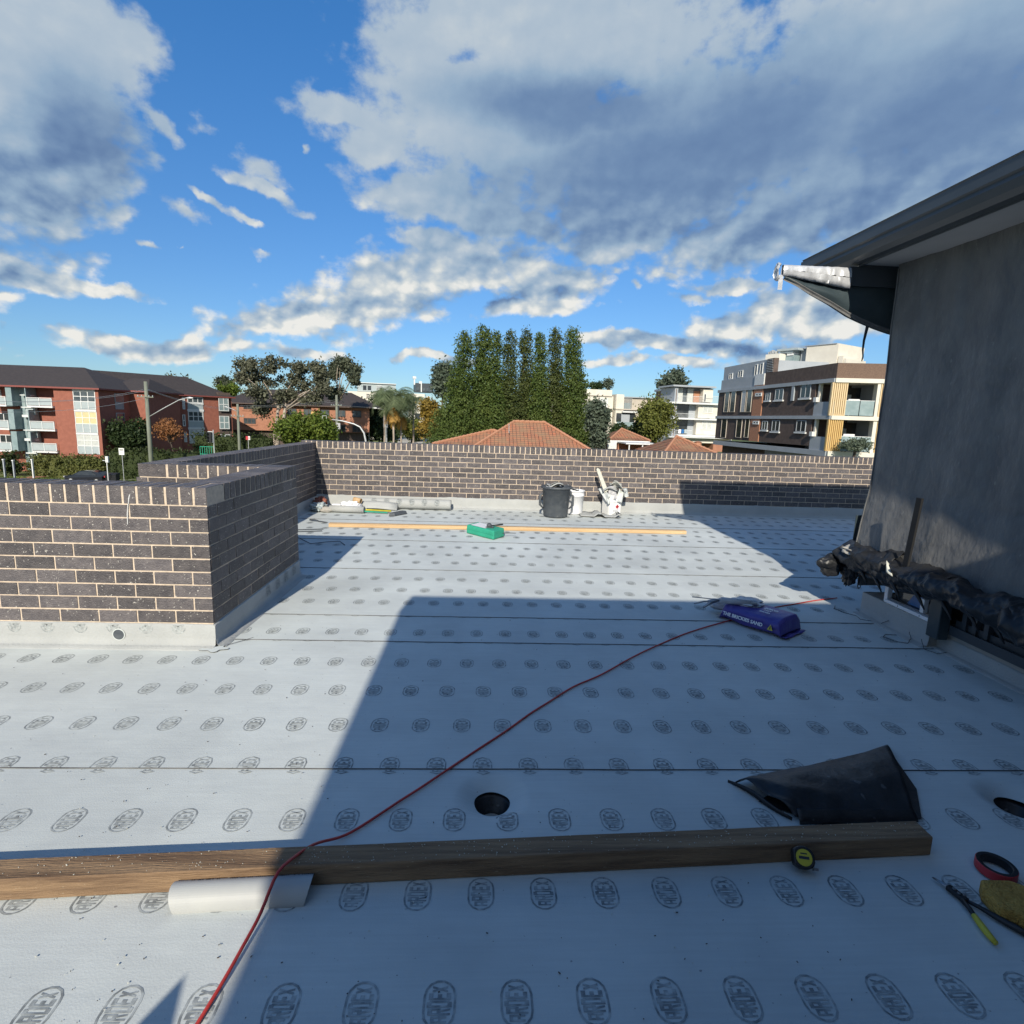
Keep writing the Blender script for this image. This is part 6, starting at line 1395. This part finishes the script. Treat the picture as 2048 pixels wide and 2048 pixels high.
for i, (px, ty, Y, hw, hw2, mt_, bx) in enumerate(con):
    lb = []; g_ = random.Random(i+40)
    for k in range(34):
        t = k/33; py = ty+7+(905-ty)*t**1.15; pxx = px+(bx-px)*t**1.3
        w_ = (hw*min(1, .55+t*9)+(hw2-hw)*max(0, (t-.3)/.7)**1.15)*Y/F*1.28
        p = gy(pxx, py, Y); nn = 2 if t < .35 else 4
        for q in range(nn):
            a = g_.uniform(0, 6.28); rr = w_*g_.uniform(.25, .5) if t >= .1 else w_*.15; s_ = w_*g_.uniform(.5, .72); lb.append((p[0]+rr*math.cos(a), p[1]+rr*math.sin(a), p[2]+g_.uniform(-.4, .4), s_, s_, s_*1.3))
        lb.append((p[0], p[1], p[2], w_*.72, w_*.72, w_*.9))
    tree('tall columnar conifer, %s in the dark green row' % order_[i], base_at(bx, Y), lb, 42000 if hw > 15 else 28000, .12, mt_, 'barkdk', .3, 2, 'conifers in a row', 'conifer_tree', seed=i+3, shell=.86, clump=6)
def simple(label, px0, py0, px1, py1, Y, n, size, mat, nl=22, lr=.32, seed=1, name='broadleaf_tree', bark='barkdk', limbs=7, trunk=.2, bx=None, group=None, stems=1, shell=.45, depth=None, cat='tree', clump=8):
    a, b = gy(px0, (py0+py1)/2, Y), gy(px1, (py0+py1)/2, Y); zt, zb = gy((px0+px1)/2, py0, Y)[2], gy((px0+px1)/2, py1, Y)[2]
    c = ((a[0]+b[0])/2, Y, (zt+zb)/2); r = ((b[0]-a[0])/2, depth or (b[0]-a[0])/2, (zt-zb)/2)
    return tree(label, base_at(bx or (px0+px1)/2, Y), rlobes(c, r, nl, min(r)*lr*2, seed), n, size, mat, bark, trunk, limbs, group, name, seed, shell, clump, stems, cat)
# gum trees
gl = []
for (a, b_, c_, d_) in ((460, 715, 520, 745), (480, 735, 560, 770), (510, 712, 585, 745), (560, 745, 620, 790), (600, 720, 650, 765), (575, 700 + 25, 615, 750), (500, 765, 545, 800), (540, 770, 600, 810), (615, 760, 660, 790), (470, 745, 500, 765), (500, 800, 535, 830), (590, 790, 640, 805)):
    p0, p1 = gy(a, (b_+d_)/2, 98), gy(c_, (b_+d_)/2, 98); zt, zb = gy((a+c_)/2, b_, 98)[2], gy((a+c_)/2, d_, 98)[2]
    gl += rlobes(((p0[0]+p1[0])/2, 98+random.uniform(-2, 2), (zt+zb)/2), ((p1[0]-p0[0])/2, 1.8, (zt-zb)/2), 10, .62, a)
tree('large grey gum tree with two pale trunks, left of the street', base_at(540, 98), gl, 15000, .27, 'gum', 'bark', .42, 6, 'gum trees', 'gum_tree', 5, .5, 10, 2)
gl = []
for (a, b_, c_, d_) in ((648, 718, 690, 745), (675, 716, 712, 740), (690, 725, 728, 750), (652, 738, 690, 755), (705, 745, 722, 768), (640, 745, 665, 780), (650, 775, 690, 800)):
    p0, p1 = gy(a, (b_+d_)/2, 104), gy(c_, (b_+d_)/2, 104); zt, zb = gy((a+c_)/2, b_, 104)[2], gy((a+c_)/2, d_, 104)[2]
    gl += rlobes(((p0[0]+p1[0])/2, 104+random.uniform(-2, 2), (zt+zb)/2), ((p1[0]-p0[0])/2, 1.6, (zt-zb)/2), 8, .6, a)
tree('smaller bluish gum tree behind the pole right of the large one', base_at(668, 104), gl, 9000, .26, 'gum2', 'bark', .3, 6, 'gum trees', 'gum_tree', 9, .5, 10, 1)
simple('far gum tree showing over the roof of the second flats', 325, 757, 382, 768, 135, 1600, .35, 'gum', 8, .4, 21, limbs=2)
simple('far spreading gum tree right of the second flats roof', 428, 752, 466, 778, 135, 2200, .35, 'gum2', 9, .35, 22, limbs=6, bark='bark')
simple('far low green tree above the orange brick flats roof', 440, 768, 482, 790, 132, 1900, .35, 'bright', 9, .4, 23)
simple('bright green rounded bush behind the parapet corner', 545, 828, 680, 893, 88, 13000, .26, 'bright', 30, .3, 24, name='shrub', cat='bush')
simple('dark tree mass left of the flats gap, behind the pole', 218, 836, 296, 905, 80, 9000, .24, 'dark', 24, .3, 25)
simple('dark green tree behind the mast arm', 690, 800, 775, 885, 125, 10000, .33, 'dark', 26, .3, 26)
simple('grey green round tree left of the palm', 735, 785, 800, 850, 130, 6500, .33, 'dark', 22, .3, 27)
simple('dark hedge like tree behind the road sign', 740, 845, 800, 880, 128, 5500, .33, 'dark', 22, .35, 28)
simple('autumn coloured tree left of the conifers', 838, 796, 892, 885, 72, 8000, .20, 'autumn', 26, .28, 29, limbs=10, trunk=.18)
simple('tall grey green tree just left of the conifers', 862, 718, 904, 800, 95, 6500, .28, 'greyg', 26, .26, 30, limbs=4)
simple('olive green tree behind the autumn coloured tree', 800, 840, 850, 880, 110, 4200, .28, 'olive', 18, .3, 31)
simple('grey green conical tree just right of the conifers', 1172, 785, 1219, 905, 54, 9500, .16, 'greyg', 32, .24, 32, limbs=3, shell=.5)
simple('low grey green bush under the cream flats', 1220, 848, 1262, 880, 80, 3000, .2, 'dark', 14, .35, 33, name='shrub', cat='bush')
simple('yellow green tree between the cream and white flats', 1272, 795, 1350, 890, 72, 11000, .19, 'olive', 34, .25, 34, limbs=8, shell=.35)
simple('dark green tree behind the carport', 1262, 830, 1320, 885, 76, 5000, .22, 'dark', 22, .3, 35)
simple('dark domed tree standing above the white flats roof', 1316, 743, 1376, 785, 135, 5500, .42, 'greyg', 24, .27, 36, limbs=5)
simple('rounded roof garden shrub on the cream flats', 1206, 760, 1225, 778, 114, 1200, .22, 'greyg', 9, .4, 37, name='shrub', cat='bush', limbs=2)
simple('low roof garden hedge on the cream flats', 1172, 766, 1212, 778, 115, 1300, .22, 'dark', 12, .4, 38, name='shrub', cat='bush', limbs=2)
simple('dark shrub at the left of the balcony flats path', 0, 905, 36, 945, 73, 2600, .2, 'hedgedk', 14, .35, 39, name='shrub', cat='bush', limbs=2)
# bare orange-brown jacaranda-like tree
simple('sparse rust coloured tree in front of the second flats', 303, 836, 376, 885, 76, 2400, .15, 'rust', 26, .25, 40, bark='barkdk', limbs=26, trunk=.14, bx=346, shell=.2)
# foliage low at the foot of the big building
simple('silvery shrub on the lowest balcony of the brown apartment building', 1680, 880, 1745, 898, 44, 2600, .11, 'greyg', 18, .35, 41, name='shrub', cat='bush', limbs=2)
def hedge(label, x0, x1, y0, y1, z1, n, mat, size=.16, name='hedge'):
    m = []; g_ = random.Random(int(x0*7))
    nx_ = max(2, int((x1-x0)/.7)); 
    for i in range(nx_+1):
        for z in np.arange(GZ+.3, z1-.2, .6): m.append((x0+(x1-x0)*i/nx_, (y0+y1)/2+g_.uniform(-.2, .2), z, .55, (y1-y0)/2, .45))
    t = thing(name, ((x0+x1)/2, (y0+y1)/2, GZ), label, 'hedge', 'hedges along the street'); leaves('foliage', m, n, size, mat, t, .75, seed=int(abs(x0)), clump=7)
    MB().box(x0+.1, x1-.1, y0+.35, y1-.35, GZ-.1, z1-.5).build('hedge_core', mat, t); return t
hx0, hx1 = gy(68, 930, 73)[0], gy(206, 930, 73)[0]; hedge('clipped hedge in front of the red brick flats, sunlit', hx0, hx1, 72.2, 74., gy(140, 909, 73)[2], 11000, 'hedge')
hx0, hx1 = gy(220, 930, 72)[0], gy(400, 930, 72)[0]; hedge('dark hedge left of the bike rack, under the rust coloured tree', hx0, hx1, 71.5, 74., gy(300, 898, 72)[2], 13000, 'hedgedk')
hx0, hx1 = gy(395, 900, 84)[0], gy(545, 900, 84)[0]; hedge('long dark clipped hedge right of the traffic light', hx0, hx1, 83, 85, gy(480, 868, 84)[2], 12000, 'hedgedk', .18)
# grass tufts on the verge
gr = leaves('grass_tufts', [(x, y, GZ-.02, 2.2, 1.2, .06) for x in range(-75, -30, 3) for y in (65.4, 69.5, 70.8)], 9000, .12, 'bright', None, 0., clump=0, seed=5); tag(gr, 'short green grass of the street verge', 'grass', kind='stuff')
# palms
def palm(label, px, top_y, Y, rad, nf, seed, dead=10, trunk_r=.16):
    b = base_at(px, Y); tz = gy(px, top_y, Y)[2]; tx = gy(px, top_y, Y)[0]; t = thing('palm_tree', b, label, 'palm tree', 'palms beside the side road'); g_ = random.Random(seed)
    MB().tube([b, (b[0]*.5+tx*.5+.1, Y, (b[2]+tz)/2), (tx, Y, tz)], [trunk_r*1.2, trunk_r, trunk_r*.8], 9).build('trunk', 'bark', t, smooth=True)
    MB().tube([(tx, Y, tz-.1), (tx, Y, tz+1.1)], [trunk_r*.9, trunk_r*.6], 9).build('crownshaft', 'olive', t, smooth=True)
    def frond(nm, mt_, az_, el0, ln, droop, lw):
        m = MB(); pts = []; p = Vector((tx, Y, tz+.9 if mt_ == 'palm' else tz-.1)); e_ = el0
        for k in range(13): pts.append(p.copy()); p = p+Vector((math.cos(az_)*math.cos(e_), math.sin(az_)*math.cos(e_), math.sin(e_)))*ln/12; e_ -= droop/12*(1+k*.12)
        m.tube(pts, [.035*(1-.7*k/12) for k in range(13)], 4)
        for k in range(2, 13):
            T_ = (pts[min(k+1, 12)]-pts[k-1]).normalized(); S_ = T_.cross(Vector((0, 0, 1))).normalized(); w_ = lw*math.sin(math.pi*(k-.5)/13)**.6
            for s_ in (-1, 1):
                for h_ in (0, .5):
                    q = pts[k]-T_*(h_*ln/12); e2 = q+S_*s_*w_+T_*w_*.55-Vector((0, 0, w_*g_.uniform(.25, .6))); m.poly([q-T_*.05, q+T_*.05, e2+T_*.015, e2-T_*.02])
        m.build(nm, mt_, t)
    for k in range(nf): frond('frond', 'palm', k*2.4+g_.uniform(-.2, .2), g_.uniform(.1, 1.35), rad*g_.uniform(.85, 1.15), g_.uniform(1.2, 2.2), rad*.30)
    for k in range(dead): frond('dead_frond', 'palmdead', k*2.4+.7, g_.uniform(-1.5, -.5), rad*g_.uniform(.5, .8), .5, rad*.16)
palm('tall palm with orange dead fronds, left of the pair', 786, 812, 92, 4.3, 30, 1)
palm('palm right behind the tallest one, orange skirt', 801, 822, 95, 4.0, 28, 2)
palm('shorter green palm at the right of the palm group', 826, 812, 98, 3.4, 16, 3, 0)
palm('slender palm at the left of the palm group', 768, 800, 100, 3.2, 14, 4, 0)

# ================================================================ STREET FURNITURE
def pole(label, px, Y, top_y, r=.16, mat='polew', name='utility_pole', cat='utility pole', px_b=None, arms=True, group='utility poles'):
    p = gy(px, top_y, Y); z0 = ground_z(p[0], Y)-.1; t = thing(name, (p[0], Y, z0), label, cat, group)
    MB().tube([(p[0], Y, z0), (p[0], Y, p[2])], [r*1.15, r*.8], 10).build('pole', mat, t, smooth=True)
    if arms:
        MB().box(p[0]-.9, p[0]+.9, Y-.30, Y-.20, p[2]-1.75, p[2]-1.65).build('crossarm', 'polew', t)
        for k in (-.8, -.4, .4, .8): MB().lathe((p[0]+k, Y-.25, p[2]-1.65), [(.05, 0), (.06, .08), (.03, .14), (.001, .16)], 8).build('insulator', 'panelg', t)
    return t, p
def arm(t, pts, r, mat='galv', nm='lamp_arm'): MB().tube([tuple(p) for p in pts], r, 8).build(nm, mat, t, smooth=True)
t1, p1_ = pole('weathered green wooden utility pole with a street lamp arm, nearest and tallest', 291, 66, 763, .23)
Yp = 66
arm(t1, [gy(299, 833, Yp), gy(330, 815, Yp), gy(358, 800, Yp), gy(372, 796, Yp)], [.05, .05, .045, .04]); 
m = MB(); a = gy(372, 796, Yp); b_ = gy(386, 796, Yp); m.tube([tuple(a), tuple((a+b_)/2), tuple(b_)], [.05, .13, .05], 8).build('lamp_head', 'galv', t1)
t2, p2_ = pole('brown wooden utility pole before the orange brick flats', 475, 82, 808, .20, px_b=484)
arm(t2, [gy(474, 823, 82), gy(465, 818, 82), gy(456, 815, 82)], .05); a = gy(456, 815, 82); b_ = gy(449, 813, 82); MB().tube([tuple(a), tuple((a+b_)/2), tuple(b_)], [.05, .12, .04], 8).build('lamp_head', 'galv', t2)
t3, p3_ = pole('slim grey utility pole standing through the smaller gum tree', 673, 96, 790, .24)
MB().box(*(lambda q: (q[0]-.3, q[0]+.3, 95.6, 95.8, q[2]-.5, q[2]+.5))(gy(678, 852, 96))).build('pole_sign', 'bagwhite', t3)
def wires(label, A_, B_, n, sag, r=.018, dz=.2, dx=.35, mat='galv'):
    for k in range(n):
        m = MB(); a = Vector(A_)+Vector((dx*(k-(n-1)/2), 0, -dz*(k % 2))); b = Vector(B_)+Vector((dx*(k-(n-1)/2), 0, -dz*(k % 2))); m.tube([a.lerp(b, t/16)-Vector((0, 0, sag*4*(t/16)*(1-t/16))) for t in range(17)], r, 4)
        o = m.build('overhead_wire', mat, None); tag(o, label % ('first', 'second', 'third', 'fourth')[k] if '%' in label else label, 'wire', 'overhead wires')
wires('overhead wire, %s of those from the tallest pole to the brown pole', (p1_[0], 66, p1_[2]-.7), (p2_[0], 82, p2_[2]-.7), 2, .5)
wires('overhead wire, %s of those leading left from the tallest pole', (p1_[0], 66, p1_[2]-.9), tuple(gy(-60, 800, 50)), 3, .6, dz=.9)
wires('overhead wire, %s of those from the brown pole to the slim grey pole', (p2_[0], 82, p2_[2]-.2), (p3_[0], 96, p3_[2]+.4-1.2), 2, .3, .016)
wires('overhead wire crossing before the white building and palms', (p3_[0], 96, gy(673, 809, 96)[2]), tuple(gy(820, 812, 120)), 1, .4, .02)
# mast arm with traffic signal
ma = thing('mast_arm', base_at(733, 64), 'curved grey mast arm reaching left over the side road', 'mast arm')
MB().tube([tuple(gy(732, 960, 64)), tuple(gy(731.5, 882, 64)), tuple(gy(728, 866, 64)), tuple(gy(720, 854, 64)), tuple(gy(708, 848, 64)), tuple(gy(685, 842, 64)), tuple(gy(664, 839, 64))], [.13, .11, .10, .09, .08, .07, .06], 10).build('arm', 'galv', ma, smooth=True)
MB().tube([tuple(gy(645, 837, 64)), tuple(gy(645, 831.5, 64)), tuple(gy(653, 831.5, 64)), tuple(gy(653, 837, 64))], .035, 6).build('arm_bracket', 'galv', ma)
tl = thing('traffic_light', base_at(424, 68), 'traffic light seen from behind with a white edged backboard', 'traffic light')
q = gy(421.5, 875, 68); MB().tube([(gy(426, 870, 68)[0], 68.1, GZ), (gy(426, 870, 68)[0], 68.1, q[2]+.9)], .06, 8).build('post', 'galv', tl)
MB().box(q[0]-.27, q[0]+.27, 67.9, 67.96, q[2]-.62, q[2]+.72).build('backboard', 'frame', tl); MB().box(q[0]-.22, q[0]+.22, 67.6, 67.89, q[2]-.56, q[2]+.66).build('signal_head', 'blackpl', tl)
for k in range(3): MB().tube([(q[0]-.16, 67.62, q[2]-.35+.42*k), (q[0]-.16, 67.3, q[2]-.37+.42*k)], .13, 10, caps=False).build('visor', 'blackpl', tl)
def sign(label, px, py, w_, h_, Y, mat='white', marks=(), name='street_sign', posts=1, extra=None):
    a = gy(px, py, Y); z0 = ground_z(a[0], Y)-.1; t = thing(name, (a[0], Y, z0), label, 'sign', 'street signs'); k = Y/F; W_, H_ = w_*k/2, h_*k/2
    MB().box(a[0]-W_, a[0]+W_, Y-.02, Y+.02, a[2]-H_, a[2]+H_).build('sign_plate', mat, t)
    for s_ in ((0,) if posts == 1 else (-.55, .55)): MB().tube([(a[0]+s_*W_, Y+.05, z0), (a[0]+s_*W_, Y+.05, a[2])], .035*(Y/70), 6).build('post', 'galv', t)
    for (u0, v0, u1, v1, mt_) in marks: MB().box(a[0]+u0*W_, a[0]+u1*W_, Y-.026, Y-.021, a[2]+v0*H_, a[2]+v1*H_).build('sign_mark', mt_, t)
    return t
sign('small white street sign with a dark line over the hedge', 243, 903, 10, 13, 66.5, marks=((-.7, .35, .7, .6, 'ink'), (-.6, -.4, .6, -.25, 'panelg')))
sign('red and white street sign beside the brown pole', 496, 876, 8, 7, 80, 'white', marks=((-1, -1, .1, 1, 'red'), (.3, -.4, .7, .4, 'red')))
sign('white road sign with black lines on two posts by the road', 771, 846, 9, 16, 118, 'white', marks=((-.7, .3, -.4, .8, 'ink'), (-.2, .3, .1, .8, 'ink'), (.3, .4, .75, .8, 'ink'), (-.7, -.05, .75, .1, 'ink'), (-.7, -.4, .6, -.3, 'ink'), (-.7, -.7, .6, -.6, 'ink')), posts=2)
pl_ = thing('lamp_post', base_at(745, 120), 'slim lamp post with a thin arm right of the mast arm', 'lamp post'); q = gy(738, 850, 120)
MB().tube([(q[0], 120, -6.8), (q[0], 120, gy(738, 852, 120)[2])], .07, 6).build('post', 'galv', pl_)
l2 = thing('street_lamp', base_at(772, 105), 'street lamp with a short curved arm beside the palm', 'street lamp'); MB().tube([tuple(gy(772, 885, 105)), tuple(gy(771, 822, 105)), tuple(gy(766, 819, 105)), tuple(gy(755, 817, 105))], [.1, .08, .06, .05], 8).build('pole', 'galv', l2); q = gy(754, 816.5, 105); MB().tube([tuple(q), tuple(q+np.array([-.4, 0, .02])), tuple(q+np.array([-.8, 0, .03]))], [.08, .16, .05], 8).build('lamp_head', 'frame', l2)
# green bike rack, bins, white post
brk = thing('green_fence', base_at(414, 70), 'short green railing at the kerb below the traffic light', 'railing')
a, b_ = gy(400, 893, 70), gy(427, 892, 70)
for k in range(7): x = a[0]+(b_[0]-a[0])*k/6; MB().tube([(x, 70, GZ), (x, 70, a[2])], .03, 6).build('upright', 'green', brk)
for dz in (0, -.9): MB().tube([(a[0], 70, a[2]+dz), (b_[0], 70, a[2]+dz)], .035, 6).build('rail', 'green', brk)
for k, (px, lab) in enumerate(((219, 'black wheelie bin beside the white post, left one of the pair'), (229, 'black wheelie bin at the kerb, right one of the pair'))):
    q = gy(px, 940, 64); t = thing('wheelie_bin', (q[0], 64, GZ), lab, 'bin', 'wheelie bins at the kerb')
    z0 = GZ; m = MB(); m.hexa([(q[0]-.24, 63.75, z0+.05), (q[0]+.24, 63.75, z0+.05), (q[0]+.24, 64.2, z0+.05), (q[0]-.24, 64.2, z0+.05), (q[0]-.31, 63.65, z0+1.5), (q[0]+.31, 63.65, z0+1.5), (q[0]+.31, 64.35, z0+1.5), (q[0]-.31, 64.35, z0+1.5)]); m.build('bin_body', 'blackpl', t)
    MB().hexa([(q[0]-.33, 63.6, z0+1.5), (q[0]+.33, 63.6, z0+1.5), (q[0]+.33, 64.4, z0+1.5), (q[0]-.33, 64.4, z0+1.5), (q[0]-.3, 63.7, z0+1.6), (q[0]+.3, 63.7, z0+1.6), (q[0]+.3, 64.4, z0+1.66), (q[0]-.3, 64.4, z0+1.66)]).build('bin_lid', 'blackpl', t)
q = gy(213, 930, 61); t = thing('white_post', (q[0], 61, GZ), 'white metal post with a box on top beside the parked dark car', 'post'); zt = gy(213, 922, 61)[2]
MB().tube([(q[0]+.05, 61, GZ), (q[0]+.05, 61, zt), (q[0]-.35, 61, zt+.05)], .045, 6).build('post', 'frame', t); MB().box(q[0]-.02, q[0]+.25, 60.9, 61.1, zt-.15, zt+.5).build('box', 'frame', t)
for k, px in enumerate((8, 27)):
    q = gy(px, 930, 70.5); t = thing('entrance_post', (q[0], 70.5, GZ), ('thin white post at the far left edge before the flats', 'white gate post left of the path to the flats')[k], 'post', 'posts by the path'); MB().box(q[0]-.06, q[0]+.06, 70.4, 70.6, GZ, gy(px, 920 if k == 0 else 922, 70.5)[2]).build('post', 'greyr', t)
    MB().box(q[0]-.1, q[0]+.1, 70.36, 70.64, gy(px, 920 if k == 0 else 922, 70.5)[2], gy(px, 920 if k == 0 else 922, 70.5)[2]+.12).build('post_cap', 'frame', t)
q = gy(65, 930, 70.5); t = thing('entrance_post', (q[0], 70.5, GZ), 'white gate post right of the path, touching the hedge', 'post', 'posts by the path'); MB().box(q[0]-.06, q[0]+.06, 70.4, 70.6, GZ, gy(65, 920, 70.5)[2]).build('post', 'frame', t); MB().box(q[0]-.1, q[0]+.1, 70.36, 70.64, gy(65, 920, 70.5)[2], gy(65, 920, 70.5)[2]+.12).build('post_cap', 'frame', t)
x0, x1 = gy(32, 940, 70)[0], gy(62, 940, 70)[0]; o = MB().box(x0, x1, 68, 76, GZ-.09, GZ+.02).build('path', 'orangebrick', None); tag(o, kind='structure')
# cars
def car(label, c, L_, W_, prof, glass, paint, name='parked_car', flip=1, rz=0.):
    """prof: (x,z,half width) ring outline of the body side from front to rear; glass: cabin outline"""
    t = thing(name, c, label, 'car' if name == 'parked_car' else 'van')
    ca, sa = math.cos(rz), math.sin(rz)
    def T(p): x, y, z = p[0]*flip, p[1], p[2]; return (c[0]+ca*x-sa*y, c[1]+sa*x+ca*y, c[2]+z)
    P = []
    for y, k in ((-1, .93), (-.97, 1), (-.6, 1.012), (0, 1.015), (.6, 1.012), (.97, 1), (1, .93)): P.append([T((x, y*W_/2*(.88 if z > 1.0 else 1), .35+(z-.35)*k)) for x, z in prof+[prof[0]]])
    m = MB().grid(P); n = len(prof)
    for r in (P[0], P[-1]): m.poly(r[:-1])
    m.build('body', paint, t, smooth=False)
    for s_ in (-1, 1): MB().prism([T((x, s_*W_/2*(.90 if z > 1.05 else .985)*1.005, z)) for x, z in glass], tuple(Vector(T((0, s_*.01, 0)))-Vector(T((0, 0, 0))))).build('side_window', 'glassd', t)
    for x in (-L_*.31, L_*.31):
        for s_ in (-1, 1):
            a = Vector(T((x, s_*(W_/2-.18), .33))); b = Vector(T((x, s_*(W_/2+.01), .33))); w_ = MB().tube([a, b], .33, 20).build('wheel', 'tyre', t); MB().tube([b, b+(b-a).normalized()*.012], .20, 12).build('rim', 'galv', w_)
    for s_ in (-1, 1):
        MB().box(*(lambda p: (p[0]-.06, p[0]+.06, p[1]-.16, p[1]+.16, p[2]-.07, p[2]+.07))(T((-L_/2+.04, s_*(W_/2-.3), .72)))).build('headlight', 'bagwhite', t)
        MB().box(*(lambda p: (p[0]-.05, p[0]+.05, p[1]-.14, p[1]+.14, p[2]-.08, p[2]+.08))(T((L_/2-.03, s_*(W_/2-.28), .82)))).build('tail_light', 'red', t)
    return t
q = gy(176, 940, 67.5)
car('dark hatchback parked at the kerb left of the black bins', (q[0], 67.5, GZ+.05), 4.6, 1.75,
    [(-2.1, .35), (-2.12, .62), (-2.0, .82), (-1.2, .98), (-.45, 1.40), (.1, 1.47), (.9, 1.44), (1.6, 1.30), (1.95, .98), (2.08, .85), (2.1, .5), (2.0, .28), (-2.0, .28)], [(-1.0, .98), (-.42, 1.34), (.1, 1.41), (.85, 1.38), (1.45, 1.05), (1.4, .97)], 'carblack')
q = gy(705, 880, 133)
car('white van driving on the side road, only its roof showing over the wall', (q[0], 133, gy(705, 873, 133)[2]-2.05), 4.6, 1.9,
    [(-2.3, .35), (-2.32, .9), (-2.1, 1.1), (-1.5, 1.2), (-.9, 1.95), (-.5, 2.03), (1.9, 2.0), (2.2, 1.7), (2.28, 1.0), (2.3, .5), (2.2, .28), (-2.2, .28)], [(-1.4, 1.2), (-.85, 1.85), (.3, 1.88), (.3, 1.2)], 'carwhite', 'white_van', rz=.5)
# path of far tree line closing the horizon
tl_ = leaves('distant_trees', [(x, 330+25*math.sin(x*.05), -3.5+1.2*math.sin(x*.11)+.8*math.sin(x*.31), 7, 6, 4.5) for x in range(-420, 460, 8)], 26000, 1.3, 'dark', None, .5, seed=77); tag(tl_, 'low line of far trees along the horizon', 'trees', kind='stuff')
